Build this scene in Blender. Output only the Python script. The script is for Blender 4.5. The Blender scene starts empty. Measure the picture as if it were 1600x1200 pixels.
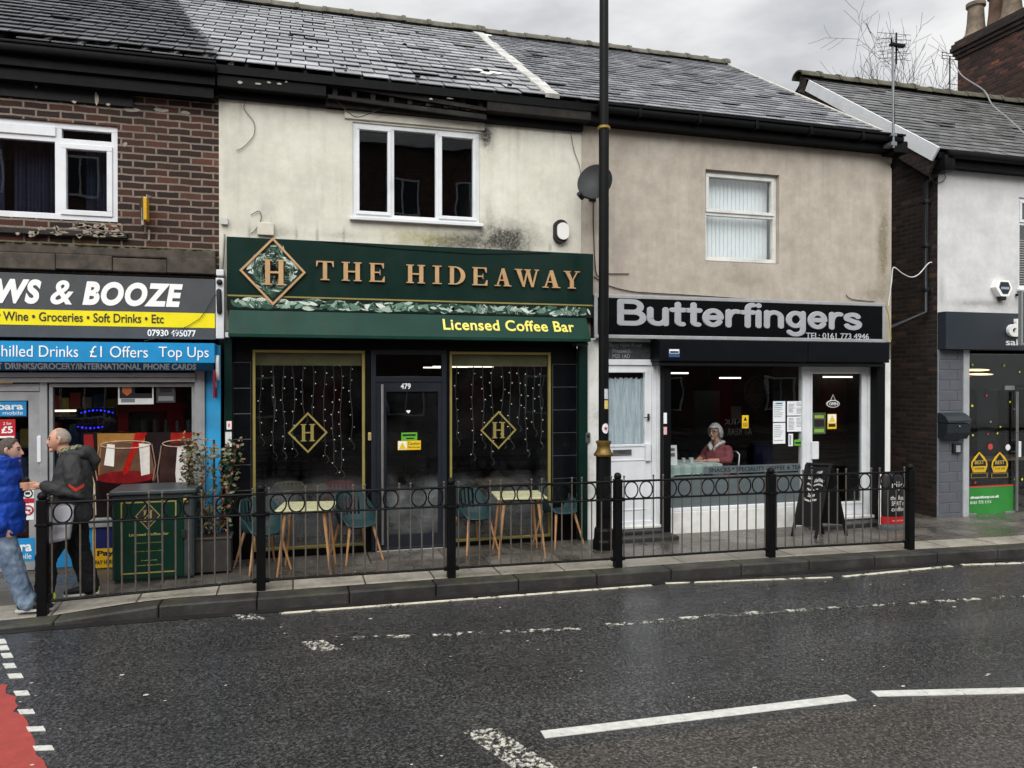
import bpy, bmesh, math, random
from mathutils import Vector, Matrix, noise
random.seed(7)
S = bpy.context.scene
COL = S.collection
R = math.radians

# ------------------------------------------------------------------ camera
FPX, YAW, PIT = 1200.0, math.atan(1200/4200), math.atan(8/1200)
CAM = Vector((0, -9.85, 2.2))
cd = bpy.data.cameras.new('camera'); cam = bpy.data.objects.new('camera', cd); COL.objects.link(cam)
cd.sensor_width = 36; cd.lens = 36*FPX/1600; cd.clip_end = 1000; cd.clip_start = 0.05
cam.location = CAM; cam.rotation_euler = (math.pi/2-PIT, 0, -YAW)
S.camera = cam

# ------------------------------------------------------------------ world: overcast daylight
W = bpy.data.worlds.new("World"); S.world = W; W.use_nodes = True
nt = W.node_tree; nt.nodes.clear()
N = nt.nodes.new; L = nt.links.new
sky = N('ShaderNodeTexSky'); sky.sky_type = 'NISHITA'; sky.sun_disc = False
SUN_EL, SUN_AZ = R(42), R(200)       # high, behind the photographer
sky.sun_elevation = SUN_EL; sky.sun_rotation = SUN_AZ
sky.dust_density = 4
hs = N('ShaderNodeHueSaturation'); hs.inputs['Saturation'].default_value = .12
tc = N('ShaderNodeTexCoord')
sep = N('ShaderNodeSeparateXYZ'); L(tc.outputs['Generated'], sep.inputs[0])
nz = N('ShaderNodeTexNoise'); nz.inputs['Scale'].default_value = 3.2; nz.inputs['Detail'].default_value = 5; nz.inputs['Roughness'].default_value = .55
mp = N('ShaderNodeMapping'); mp.inputs['Scale'].default_value = (1, 1, 2.6); mp.inputs['Location'].default_value = (.3, .1, .25)
L(tc.outputs['Generated'], mp.inputs[0]); L(mp.outputs[0], nz.inputs['Vector'])
cr = N('ShaderNodeValToRGB'); cr.color_ramp.elements[0].position = .36; cr.color_ramp.elements[1].position = .62
cr.color_ramp.elements[0].color = (.60, .62, .66, 1); cr.color_ramp.elements[1].color = (1.06, 1.06, 1.06, 1)
L(nz.outputs['Fac'], cr.inputs[0])
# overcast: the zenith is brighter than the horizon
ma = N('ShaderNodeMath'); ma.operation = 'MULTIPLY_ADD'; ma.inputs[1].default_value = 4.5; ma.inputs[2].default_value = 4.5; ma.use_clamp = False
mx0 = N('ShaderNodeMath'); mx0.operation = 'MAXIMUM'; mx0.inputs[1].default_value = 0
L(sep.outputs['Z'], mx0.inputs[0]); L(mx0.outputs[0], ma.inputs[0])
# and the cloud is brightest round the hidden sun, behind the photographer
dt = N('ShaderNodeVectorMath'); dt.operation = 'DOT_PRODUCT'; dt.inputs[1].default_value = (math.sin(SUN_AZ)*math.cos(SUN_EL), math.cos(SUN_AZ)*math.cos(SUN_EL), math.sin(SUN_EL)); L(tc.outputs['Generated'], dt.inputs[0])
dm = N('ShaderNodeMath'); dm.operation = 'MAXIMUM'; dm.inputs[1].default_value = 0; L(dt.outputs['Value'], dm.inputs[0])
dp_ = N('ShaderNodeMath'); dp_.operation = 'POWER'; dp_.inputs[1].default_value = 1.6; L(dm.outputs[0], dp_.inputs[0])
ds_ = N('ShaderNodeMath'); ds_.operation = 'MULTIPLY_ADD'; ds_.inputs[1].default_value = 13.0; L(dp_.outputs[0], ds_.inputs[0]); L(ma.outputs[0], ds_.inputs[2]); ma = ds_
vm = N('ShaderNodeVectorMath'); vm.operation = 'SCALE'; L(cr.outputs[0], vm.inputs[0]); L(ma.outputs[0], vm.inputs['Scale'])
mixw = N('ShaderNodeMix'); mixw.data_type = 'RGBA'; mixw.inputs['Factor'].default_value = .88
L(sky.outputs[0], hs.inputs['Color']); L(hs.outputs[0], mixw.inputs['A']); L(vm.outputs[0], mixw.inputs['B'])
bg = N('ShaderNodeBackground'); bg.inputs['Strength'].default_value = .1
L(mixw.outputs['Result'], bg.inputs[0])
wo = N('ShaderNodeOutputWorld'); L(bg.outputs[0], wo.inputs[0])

sl = bpy.data.lights.new('sun', 'SUN'); sl.energy = 1.5; sl.angle = R(50); sl.color = (1, .97, .93)
so = bpy.data.objects.new('sun', sl); COL.objects.link(so)
# Nishita rotation is clockwise from +Y
sd = Vector((math.sin(SUN_AZ)*math.cos(SUN_EL), math.cos(SUN_AZ)*math.cos(SUN_EL), math.sin(SUN_EL)))
so.rotation_euler = sd.to_track_quat('Z', 'Y').to_euler()

S.view_settings.view_transform = 'Standard'; S.view_settings.look = 'None'
S.view_settings.exposure = 0.57; S.view_settings.gamma = 1.0
S.cycles.max_bounces = 8; S.cycles.transparent_max_bounces = 24
S.cycles.use_denoising = True

# ------------------------------------------------------------------ measuring helpers
_fw = Vector((math.sin(YAW)*math.cos(PIT), math.cos(YAW)*math.cos(PIT), -math.sin(PIT)))
_rt = Vector((math.cos(YAW), -math.sin(YAW), 0)); _up = _rt.cross(_fw)
def ray(px, py): return _fw + _rt*((px-800)/FPX) + _up*((600-py)/FPX)
def P(px, py, Y=0.0):
    d = ray(px, py); return CAM + d*((Y-CAM.y)/d.y)
def G(px, py, z=0.0):
    d = ray(px, py); return CAM + d*((z-CAM.z)/d.z)
def rc(pl, pt, pr, pb, Y=0.0):       # rectangle on a facade plane from its top-left and bottom-right
    a, b = P(pl, pt, Y), P(pr, pb, Y); return a.x, b.x, b.z, a.z

# ------------------------------------------------------------------ materials
def lin(h):
    h = h.lstrip('#'); o = []
    for i in (0, 2, 4):
        c = int(h[i:i+2], 16)/255; o.append(c/12.92 if c <= .04045 else ((c+.055)/1.055)**2.4)
    return (*o, 1)
MATS = {}
def newmat(name):
    m = bpy.data.materials.new(name); m.use_nodes = True; t = m.node_tree
    b = t.nodes['Principled BSDF']; return m, t, b
def vcoord(t, mode='obj'):
    tcn = t.nodes.new('ShaderNodeTexCoord')
    if mode == 'obj': return tcn.outputs['Object']
    sp = t.nodes.new('ShaderNodeSeparateXYZ'); t.links.new(tcn.outputs['Object'], sp.inputs[0])
    ad = t.nodes.new('ShaderNodeMath'); ad.operation = 'ADD'
    t.links.new(sp.outputs['X'], ad.inputs[0]); t.links.new(sp.outputs['Y'], ad.inputs[1])
    cb = t.nodes.new('ShaderNodeCombineXYZ'); t.links.new(ad.outputs[0], cb.inputs['X']); t.links.new(sp.outputs['Z'], cb.inputs['Y'])
    return cb.outputs[0]
def tnoise(t, vec, scale, detail=4, rough=.6):
    n = t.nodes.new('ShaderNodeTexNoise'); n.inputs['Scale'].default_value = scale; n.inputs['Detail'].default_value = detail
    n.inputs['Roughness'].default_value = rough
    if vec is not None: t.links.new(vec, n.inputs['Vector'])
    return n.outputs['Fac']
def ramp(t, fac, stops):
    r = t.nodes.new('ShaderNodeValToRGB'); e = r.color_ramp.elements
    while len(e) < len(stops): e.new(.5)
    for k, (p, c) in enumerate(stops): e[k].position = p; e[k].color = c if len(c) == 4 else (*c, 1)
    t.links.new(fac, r.inputs[0]); return r.outputs[0]
def mixc(t, fac, a, b, mode='MIX'):
    m = t.nodes.new('ShaderNodeMix'); m.data_type = 'RGBA'; m.blend_type = mode
    for s, v in (('Factor', fac), ('A', a), ('B', b)):
        if isinstance(v, (int, float)): m.inputs[s].default_value = v
        elif isinstance(v, tuple): m.inputs[s].default_value = v
        else: t.links.new(v, m.inputs[s])
    return m.outputs['Result']
def bumpn(t, b, h, strength=.3, dist=.01):
    n = t.nodes.new('ShaderNodeBump'); n.inputs['Strength'].default_value = strength; n.inputs['Distance'].default_value = dist
    t.links.new(h, n.inputs['Height']); t.links.new(n.outputs[0], b.inputs['Normal'])
def setb(b, col=None, rough=None, metal=None, spec=None):
    if col is not None: b.inputs['Base Color'].default_value = col
    if rough is not None: b.inputs['Roughness'].default_value = rough
    if metal is not None: b.inputs['Metallic'].default_value = metal
    if spec is not None: b.inputs['Specular IOR Level'].default_value = spec
def M(hexcol, rough=.5, metal=0, var=.12, scale=6, bump=0, bscale=80, spec=.32, emit=0, dirt=0, k=1.0):
    """paint, plastic, metal or wood with a little uneven wear"""
    key = (hexcol, rough, metal, var, scale, bump, bscale, spec, emit, dirt, k)
    if key in MATS: return MATS[key]
    m, t, b = newmat('paint_' + hexcol.strip('#')); c = lin(hexcol); c = (c[0]*k, c[1]*k, c[2]*k, 1)
    setb(b, c, rough, metal, spec)
    if emit:
        b.inputs['Emission Color'].default_value = c; b.inputs['Emission Strength'].default_value = emit
    v = vcoord(t)
    if var:
        f = tnoise(t, v, scale); d = tuple(x*(1-var) for x in c[:3]); l2 = tuple(min(1, x*(1+var)) for x in c[:3])
        col = ramp(t, f, [(.3, d), (.7, l2)])
        if dirt:
            g = ramp(t, tnoise(t, v, 2.2, 8, .7), [(.48, (0, 0, 0)), (.72, (1, 1, 1))])
            md = t.nodes.new('ShaderNodeMath'); md.operation = 'MULTIPLY'; md.inputs[1].default_value = dirt; t.links.new(g, md.inputs[0])
            col = mixc(t, md.outputs[0], col, (.05, .045, .035, 1))
        t.links.new(col, b.inputs['Base Color'])
        rr = t.nodes.new('ShaderNodeMapRange'); rr.inputs['To Min'].default_value = max(.02, rough-.1); rr.inputs['To Max'].default_value = min(1, rough+.12)
        t.links.new(tnoise(t, v, scale*2.3), rr.inputs[0]); t.links.new(rr.outputs[0], b.inputs['Roughness'])
    if bump: bumpn(t, b, tnoise(t, v, bscale, 3), bump, .004)
    MATS[key] = m; return m

def brick_mat(name, c1, c2, mortar, w=.225, h=.075, k=1.0, dark=.5, msize=.011, rough=.85):
    m, t, b = newmat(name); v = vcoord(t, 'wall'); o = vcoord(t)
    wob = t.nodes.new('ShaderNodeVectorMath'); wob.operation = 'MULTIPLY_ADD'
    n3 = t.nodes.new('ShaderNodeTexNoise'); n3.inputs['Scale'].default_value = 6; t.links.new(o, n3.inputs['Vector'])
    t.links.new(n3.outputs['Color'], wob.inputs[0]); wob.inputs[1].default_value = (.02, .02, .0); t.links.new(v, wob.inputs[2])
    br = t.nodes.new('ShaderNodeTexBrick'); t.links.new(wob.outputs[0], br.inputs['Vector'])
    br.inputs['Scale'].default_value = 1; br.inputs['Brick Width'].default_value = w; br.inputs['Row Height'].default_value = h
    br.inputs['Mortar Size'].default_value = msize; br.inputs['Mortar Smooth'].default_value = .25; br.inputs['Bias'].default_value = -.1
    br.inputs['Color1'].default_value = (0, 0, 0, 1); br.inputs['Color2'].default_value = (1, 1, 1, 1); br.inputs['Mortar'].default_value = (0, 0, 0, 1); br.inputs['Bias'].default_value = 0
    mid_ = tuple((a+2*b_)/3 for a, b_ in zip(c1[:3], c2[:3]))
    bcol = ramp(t, br.outputs['Color'], [(0, c2), (.45, mid_), (.8, c1), (.93, tuple(min(1, a*1.5) for a in c1[:3])), (1, (c1[0]*2.2, c1[1]*2.0, c1[2]*1.4))])
    bcol = mixc(t, br.outputs['Fac'], bcol, mortar)
    big = tnoise(t, o, 1.3, 6, .65); fine = tnoise(t, o, 38, 4)
    c = mixc(t, ramp(t, big, [(.42, (0, 0, 0)), (.75, (dark, dark, dark))]), bcol, (.012, .01, .009, 1))
    c = mixc(t, .45, c, ramp(t, fine, [(.3, (.35, .35, .35)), (.7, (1.3, 1.25, 1.2))]), 'MULTIPLY')
    t.links.new(c, b.inputs['Base Color']); setb(b, None, rough, 0, .3)
    iv = t.nodes.new('ShaderNodeMath'); iv.operation = 'SUBTRACT'; iv.inputs[0].default_value = 1.0; t.links.new(br.outputs['Fac'], iv.inputs[1])
    ad = t.nodes.new('ShaderNodeMath'); ad.operation = 'MULTIPLY_ADD'; ad.inputs[1].default_value = .35; t.links.new(fine, ad.inputs[0]); t.links.new(iv.outputs[0], ad.inputs[2])
    bumpn(t, b, ad.outputs[0], .8, .012)
    return m

def glass_mat(name, tint=(.75, .78, .78), refl=1.0, rough=0.0, mist=0.0, ior=1.38):
    m, t, b = newmat(name); t.nodes.remove(b); out = [n for n in t.nodes if n.type == 'OUTPUT_MATERIAL'][0]
    tr = t.nodes.new('ShaderNodeBsdfTransparent'); tr.inputs[0].default_value = (*tint, 1)
    gl = t.nodes.new('ShaderNodeBsdfGlossy'); gl.inputs['Roughness'].default_value = rough; gl.inputs[0].default_value = (refl, refl, refl, 1)
    fr = t.nodes.new('ShaderNodeFresnel'); ge = t.nodes.new('ShaderNodeNewGeometry'); mr = t.nodes.new('ShaderNodeMapRange')
    mr.inputs['To Min'].default_value = ior; mr.inputs['To Max'].default_value = 1/ior; t.links.new(ge.outputs['Backfacing'], mr.inputs[0]); t.links.new(mr.outputs[0], fr.inputs[0])   # same reflection from both sides of a pane
    bn = t.nodes.new('ShaderNodeBump'); bn.inputs['Strength'].default_value = .06; bn.inputs['Distance'].default_value = .02
    t.links.new(tnoise(t, vcoord(t), 2.1, 1), bn.inputs['Height']); t.links.new(bn.outputs[0], gl.inputs['Normal'])
    mx = t.nodes.new('ShaderNodeMixShader'); t.links.new(fr.outputs[0], mx.inputs[0]); t.links.new(tr.outputs[0], mx.inputs[1]); t.links.new(gl.outputs[0], mx.inputs[2])
    res = mx.outputs[0]
    if mist:            # condensation and smears sitting on the pane
        df = t.nodes.new('ShaderNodeBsdfDiffuse'); df.inputs[0].default_value = (.5, .52, .54, 1)
        f = ramp(t, tnoise(t, vcoord(t), 1.6, 5, .65), [(.36, (0, 0, 0)), (.7, (mist, mist, mist))])
        sz_ = t.nodes.new('ShaderNodeSeparateXYZ'); t.links.new(vcoord(t), sz_.inputs[0]); low = ramp(t, sz_.outputs['Z'], [(.05, (.5, .5, .5)), (.75, (1, 1, 1)), (1.0, (.06, .06, .06))])
        sc_ = t.nodes.new('ShaderNodeMath'); sc_.operation = 'MULTIPLY'; t.links.new(f, sc_.inputs[0]); t.links.new(low, sc_.inputs[1]); f = sc_.outputs[0]
        m2 = t.nodes.new('ShaderNodeMixShader'); t.links.new(f, m2.inputs[0]); t.links.new(res, m2.inputs[1]); t.links.new(df.outputs[0], m2.inputs[2]); res = m2.outputs[0]
    t.links.new(res, out.inputs[0]); return m

def render_mat(name, base, light, dark, streak=0, scale=1.2, kk=1.0):
    """painted render: blotchy, a little streaked"""
    m, t, b = newmat(name); o = vcoord(t); v = vcoord(t, 'wall')
    c = ramp(t, tnoise(t, o, scale, 7, .62), [(.3, dark), (.5, base), (.72, light)])
    f2 = tnoise(t, o, 9, 5, .7); c = mixc(t, .35, c, ramp(t, f2, [(.3, (.72, .72, .72)), (.7, (1.1, 1.1, 1.1))]), 'MULTIPLY')
    if streak:
        mpn = t.nodes.new('ShaderNodeMapping'); mpn.inputs['Scale'].default_value = (7, .5, 1); t.links.new(v, mpn.inputs[0])
        s = ramp(t, tnoise(t, mpn.outputs[0], 1.6, 5, .6), [(.5, (0, 0, 0)), (.8, (streak, streak, streak))])
        c = mixc(t, s, c, (.16, .145, .11, 1))
    t.links.new(c, b.inputs['Base Color']); setb(b, None, .9, 0, .2)
    bumpn(t, b, tnoise(t, o, 120, 4, .7), .35, .006)
    return m, t, b, c

# ------------------------------------------------------------------ mesh builder
class MB:
    def __init__(s): s.bm = bmesh.new()
    def face(s, pts):
        try: return s.bm.faces.new([s.bm.verts.new(p) for p in pts])
        except ValueError: return None
    def box(s, x0, x1, y0, y1, z0, z1, bev=0, mtx=None):
        x0, x1 = sorted((x0, x1)); y0, y1 = sorted((y0, y1)); z0, z1 = sorted((z0, z1))
        v = [s.bm.verts.new((x, y, z)) for x in (x0, x1) for y in (y0, y1) for z in (z0, z1)]
        fs = [s.bm.faces.new([v[i] for i in q]) for q in ((0, 1, 3, 2), (4, 6, 7, 5), (0, 4, 5, 1), (2, 3, 7, 6), (0, 2, 6, 4), (1, 5, 7, 3))]
        vs = v
        if bev:
            es = list({e for f in fs for e in f.edges})
            r = bmesh.ops.bevel(s.bm, geom=es, offset=bev, segments=2, affect='EDGES', profile=.5); vs = list({x for x in r['verts']} | {x for x in v if x.is_valid})
        if mtx is not None:
            for x in vs: x.co = mtx @ x.co
        return s
    def prism(s, pts, d):
        d = Vector(d); a = [s.bm.verts.new(p) for p in pts]; b = [s.bm.verts.new(Vector(p)+d) for p in pts]
        s.bm.faces.new(a); s.bm.faces.new(b[::-1]); n = len(a)
        for i in range(n): s.bm.faces.new((a[i], b[i], b[(i+1) % n], a[(i+1) % n]))
        return s
    def tube(s, pts, r, n=8, cap=True, sy=1.0, round_cap=False):
        pts = [Vector(p) for p in pts]; m = len(pts); rr = r if isinstance(r, (list, tuple)) else [r]*m
        if round_cap and m > 1:
            d0 = (pts[0]-pts[1]).normalized(); d1 = (pts[-1]-pts[-2]).normalized(); a, z = rr[0], rr[-1]
            pre = [(pts[0]+d0*a*math.sin(t), a*math.cos(t)) for t in (1.4, .95, .5)]; post = [(pts[-1]+d1*z*math.sin(t), z*math.cos(t)) for t in (.5, .95, 1.4)]
            pts = [p for p, _ in pre]+pts+[p for p, _ in post]; rr = [q for _, q in pre]+list(rr)+[q for _, q in post]; m = len(pts)
        ring0 = None; up = None
        for i in range(m):
            d = (pts[min(i+1, m-1)]-pts[max(i-1, 0)]).normalized()
            if up is None: up = Vector((0, 0, 1)) if abs(d.z) < .9 else Vector((0, 1, 0))
            a = d.cross(up); a = a.normalized() if a.length > 1e-6 else Vector((1, 0, 0)); b2 = a.cross(d).normalized(); up = b2
            ring = [s.bm.verts.new(pts[i]+(a*math.cos(2*math.pi*k/n)+b2*math.sin(2*math.pi*k/n))*rr[i]) for k in range(n)]
            if ring0:
                for k in range(n): s.bm.faces.new((ring0[k], ring0[(k+1) % n], ring[(k+1) % n], ring[k]))
            elif cap: s.bm.faces.new(ring[::-1])
            ring0 = ring
        if cap: s.bm.faces.new(ring0)
        return s
    def lathe(s, prof, c, n=20, sx=1, sy=1):
        c = Vector(c); last = None
        for r, z in prof:
            ring = [s.bm.verts.new(c+Vector((r*sx*math.cos(2*math.pi*k/n), r*sy*math.sin(2*math.pi*k/n), z))) for k in range(n)]
            if last:
                for k in range(n): s.bm.faces.new((last[k], last[(k+1) % n], ring[(k+1) % n], ring[k]))
            else: s.bm.faces.new(ring[::-1])
            last = ring
        s.bm.faces.new(last); return s
    def ball(s, c, r, n=12, sx=1, sy=1, sz=1):
        m = Matrix.Translation(c) @ Matrix.Diagonal((r*sx, r*sy, r*sz, 1))
        bmesh.ops.create_uvsphere(s.bm, u_segments=n, v_segments=max(6, n*2//3), radius=1, matrix=m); return s
    def ring(s, c, R0, r, axis='y', n=24, m=8):
        vs = []
        for i in range(n):
            a = 2*math.pi*i/n; row = []
            for j in range(m):
                b = 2*math.pi*j/m; q = R0+r*math.cos(b)
                row.append(s.bm.verts.new(Vector(c)+(Vector((q*math.cos(a), r*math.sin(b), q*math.sin(a))) if axis == 'y' else Vector((q*math.cos(a), q*math.sin(a), r*math.sin(b))))))
            vs.append(row)
        for i in range(n):
            for j in range(m):
                s.bm.faces.new((vs[i][j], vs[(i+1) % n][j], vs[(i+1) % n][(j+1) % m], vs[i][(j+1) % m]))
        return s
    def add(s, me, mtx):
        b2 = bmesh.new(); b2.from_mesh(me); b2.transform(mtx); t = bpy.data.meshes.new('x'); b2.to_mesh(t); b2.free(); s.bm.from_mesh(t); bpy.data.meshes.remove(t); return s

def finish(name, mb, mat, smooth=False, recalc=True):
    if recalc: bmesh.ops.recalc_face_normals(mb.bm, faces=mb.bm.faces[:])
    me = bpy.data.meshes.new(name); mb.bm.to_mesh(me); mb.bm.free(); me.materials.append(mat)
    if smooth:
        for p in me.polygons: p.use_smooth = True
        if smooth != 'all':
            try: me.set_sharp_from_angle(angle=R(40))
            except Exception: pass
    return me
def wloc(o):
    v = Vector((0, 0, 0))
    while o is not None: v = v+o.location; o = o.parent
    return v
def part(name, mb, mat, parent, smooth=False, label=None, local=False):
    """a mesh given in world coordinates becomes a child of its thing"""
    me = finish(name, mb, mat, smooth)
    o = bpy.data.objects.new(name, me); COL.objects.link(o)
    if parent is not None:
        if not local: me.transform(Matrix.Translation(-wloc(parent)))
        o.parent = parent
    if label: o['label'] = label
    return o
def tag(o, label, cat, group=None):
    o['label'] = label; o['category'] = cat
    if group: o['group'] = group
    return o
def thing(name, label, cat, loc=(0, 0, 0), group=None):
    o = bpy.data.objects.new(name, None); o.empty_display_size = .1; COL.objects.link(o); o.location = loc
    return tag(o, label, cat, group)
def single(name, mb, mat, label, cat, group=None, smooth=False):
    me = finish(name, mb, mat, smooth)
    xs = [v.co for v in me.vertices]
    c = Vector(((min(v.x for v in xs)+max(v.x for v in xs))/2, (min(v.y for v in xs)+max(v.y for v in xs))/2, min(v.z for v in xs)))
    me.transform(Matrix.Translation(-c)); o = bpy.data.objects.new(name, me); COL.objects.link(o); o.location = c
    return tag(o, label, cat, group)
def struct(name, mb, mat, smooth=False):
    me = finish(name, mb, mat, smooth); o = bpy.data.objects.new(name, me); COL.objects.link(o); o['kind'] = 'structure'; return o
def dup(root, loc=None, rz=None, label=None):
    r = root.copy(); COL.objects.link(r)
    if loc is not None: r.location = loc
    if rz is not None: r.rotation_euler = (0, 0, rz)
    if label: r['label'] = label
    for ch in list(root.children):
        c = ch.copy(); COL.objects.link(c); c.parent = r
        for g in list(ch.children):
            d = g.copy(); COL.objects.link(d); d.parent = c
    return r

def text_mesh(s, bold=0, shear=0, ext=.0, spacing=1.0):
    c = bpy.data.curves.new('t', 'FONT'); c.body = s; c.offset = bold; c.shear = shear; c.extrude = ext; c.space_character = spacing; c.resolution_u = 5
    o = bpy.data.objects.new('t', c); COL.objects.link(o); dg = bpy.context.evaluated_depsgraph_get(); dg.update()
    me = bpy.data.meshes.new_from_object(o.evaluated_get(dg)); bpy.data.objects.remove(o); bpy.data.curves.remove(c); return me
def tfit(mb, s, x0, x1, z0, z1, y, bold=0, shear=0, ext=.003, spacing=1.0):
    """lettering that fills a rectangle of a facade plane, facing the road"""
    me = text_mesh(s, bold, shear, ext, spacing); co = [v.co for v in me.vertices]
    a, b = min(v.x for v in co), max(v.x for v in co); c, d = min(v.y for v in co), max(v.y for v in co)
    sx, sz = (x1-x0)/(b-a), (z1-z0)/(d-c)
    m = Matrix(((sx, 0, 0, x0-a*sx), (0, 0, -1, y), (0, sz, 0, z0-c*sz), (0, 0, 0, 1)))
    mb.add(me, m); bpy.data.meshes.remove(me); return mb
def lettering(name, s, x0, x1, z0, z1, y, mat, parent, **k):
    return part(name, tfit(MB(), s, x0, x1, z0, z1, y, **k), mat, parent)

def wall_holes(mb, x0, x1, z0, z1, y0, y1, holes):
    """front skin of a wall from y0 (front) to y1 with rectangular openings and their reveals"""
    xs = sorted({x0, x1, *[h[0] for h in holes], *[h[1] for h in holes]}); zs = sorted({z0, z1, *[h[2] for h in holes], *[h[3] for h in holes]})
    for i in range(len(xs)-1):
        for j in range(len(zs)-1):
            cx, cz = (xs[i]+xs[i+1])/2, (zs[j]+zs[j+1])/2
            if cx < x0 or cx > x1 or cz < z0 or cz > z1 or any(h[0] < cx < h[1] and h[2] < cz < h[3] for h in holes): continue
            for y in (y0, y1): mb.face([(xs[i], y, zs[j]), (xs[i+1], y, zs[j]), (xs[i+1], y, zs[j+1]), (xs[i], y, zs[j+1])])
    for h in holes:
        a, b, c, d = h
        for q in (((a, c), (a, d)), ((b, c), (b, d)), ((a, c), (b, c)), ((a, d), (b, d))):
            (p, z), (p2, z2) = q
            mb.face([(p, y0, z), (p2, y0, z2), (p2, y1, z2), (p, y1, z)])
    return mb
def frame(mb, x0, x1, z0, z1, y0, y1, w, bev=.004):
    mb.box(x0, x1, y0, y1, z1-w, z1, bev); mb.box(x0, x1, y0, y1, z0, z0+w, bev)
    mb.box(x0, x0+w, y0+.001, y1-.001, z0+w, z1-w, bev); mb.box(x1-w, x1, y0+.001, y1-.001, z0+w, z1-w, bev); return mb
# ================================================================== THE SETTING
def lerp_tab(tab, x):
    for (a, u), (b, v) in zip(tab, tab[1:]):
        if x <= b: return u+(v-u)*max(0, min(1, (x-a)/(b-a)))
    return tab[-1][1]
KERB = [(-9, -1.7), (-2.6, -1.75), (-1.7, -1.73), (-.8, -1.755), (1.6, -1.76), (3.8, -1.84), (5.4, -1.87), (9.15, -2.08), (40, -3.6)]
def sm(t): t = max(0, min(1, t)); return t*t*(3-2*t)
def gz(x, y): return -.105*sm((-1.0-x)/1.7)*sm((-.5-y)/1.0)      # the dropped kerb by the side road
RZ = -.125

def road_mat(name='wet_asphalt', tint=(1, 1, 1)):
    m, t, b = newmat(name); o = vcoord(t)
    vo = t.nodes.new('ShaderNodeTexVoronoi'); vo.inputs['Scale'].default_value = 62; t.links.new(o, vo.inputs['Vector'])
    sp = ramp(t, tnoise(t, o, 42, 3, .7), [(.36, (.010*tint[0], .010*tint[1], .0105*tint[2])), (.5, (.040*tint[0], .040*tint[1], .041*tint[2])), (.68, (.115*tint[0], .114*tint[1], .112*tint[2]))])
    st = ramp(t, vo.outputs['Color'], [(.35, (.55, .55, .55)), (.75, (1.25, 1.25, 1.25))])
    c = mixc(t, .8, sp, st, 'MULTIPLY')
    big = tnoise(t, o, .55, 5, .6)
    c = mixc(t, .75, c, ramp(t, big, [(.32, (.55, .55, .56)), (.7, (1.2, 1.18, 1.15))]), 'MULTIPLY')
    # thin worn wheel tracks along the road
    mpn = t.nodes.new('ShaderNodeMapping'); mpn.inputs['Scale'].default_value = (.12, 1.6, 1); t.links.new(o, mpn.inputs[0])
    tr = tnoise(t, mpn.outputs[0], 1.2, 3)
    c = mixc(t, .5, c, ramp(t, tr, [(.35, (.7, .7, .7)), (.65, (1.15, 1.15, 1.15))]), 'MULTIPLY')
    t.links.new(c, b.inputs['Base Color'])
    rr = ramp(t, tnoise(t, mpn.outputs[0], .9, 5, .6), [(.36, (.15, .15, .15)), (.66, (.44, .44, .44))])
    t.links.new(rr, b.inputs['Roughness']); b.inputs['Specular IOR Level'].default_value = .42
    ad = t.nodes.new('ShaderNodeMath'); ad.operation = 'MULTIPLY_ADD'; ad.inputs[1].default_value = .6
    t.links.new(tnoise(t, o, 75, 3, .6), ad.inputs[0]); t.links.new(vo.outputs['Distance'], ad.inputs[2])
    bumpn(t, b, ad.outputs[0], .55, .006)
    wet = ramp(t, tnoise(t, mpn.outputs[0], .8, 4, .6), [(.4, (.5, .5, .5)), (.62, (.12, .12, .12))])
    t.links.new(wet, b.inputs['Coat Weight']); b.inputs['Coat Roughness'].default_value = .2; b.inputs['Coat IOR'].default_value = 1.33
    return m
ROAD = road_mat()
g = MB(); g.face([(-150, -120, RZ), (150, -120, RZ), (150, 120, RZ), (-150, 120, RZ)]); struct('road', g, ROAD)

def slab_mat(name, c1, c2, joint, w, h, wet=.5, rough=(.18, .6)):
    m, t, b = newmat(name); o = vcoord(t)
    br = t.nodes.new('ShaderNodeTexBrick'); t.links.new(o, br.inputs['Vector']); br.inputs['Scale'].default_value = 1
    br.inputs['Brick Width'].default_value = w; br.inputs['Row Height'].default_value = h; br.inputs['Mortar Size'].default_value = .009; br.inputs['Mortar Smooth'].default_value = .1
    br.inputs['Color1'].default_value = c1; br.inputs['Color2'].default_value = c2; br.inputs['Mortar'].default_value = joint
    f = tnoise(t, o, 1.6, 6, .65); wetf = ramp(t, f, [(.4, (1, 1, 1)), (.62, (0, 0, 0))])
    c = mixc(t, .6, br.outputs['Color'], ramp(t, tnoise(t, o, 14, 6, .7), [(.3, (.55, .54, .52)), (.7, (1.25, 1.22, 1.2))]), 'MULTIPLY')
    w2 = t.nodes.new('ShaderNodeMath'); w2.operation = 'MULTIPLY'; w2.inputs[1].default_value = wet; t.links.new(wetf, w2.inputs[0])
    c = mixc(t, w2.outputs[0], c, (.035, .032, .028, 1)); t.links.new(c, b.inputs['Base Color'])
    rr = ramp(t, f, [(.4, (rough[0],)*3), (.62, (rough[1],)*3)]); t.links.new(rr, b.inputs['Roughness'])
    iv = t.nodes.new('ShaderNodeMath'); iv.operation = 'MULTIPLY_ADD'; iv.inputs[1].default_value = -1.0; t.links.new(br.outputs['Fac'], iv.inputs[0])
    t.links.new(tnoise(t, o, 60, 4), iv.inputs[2]); bumpn(t, b, iv.outputs[0], .4, .006)
    return m
PAVE = slab_mat('wet_paving', (.17, .155, .135, 1), (.10, .092, .08, 1), (.03, .027, .022, 1), .9, .6, .7)
EDGE = slab_mat('pale_edge_slabs', (.40, .37, .31, 1), (.27, .25, .21, 1), (.05, .045, .035, 1), .75, 3.0, .35, (.35, .7))
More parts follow.
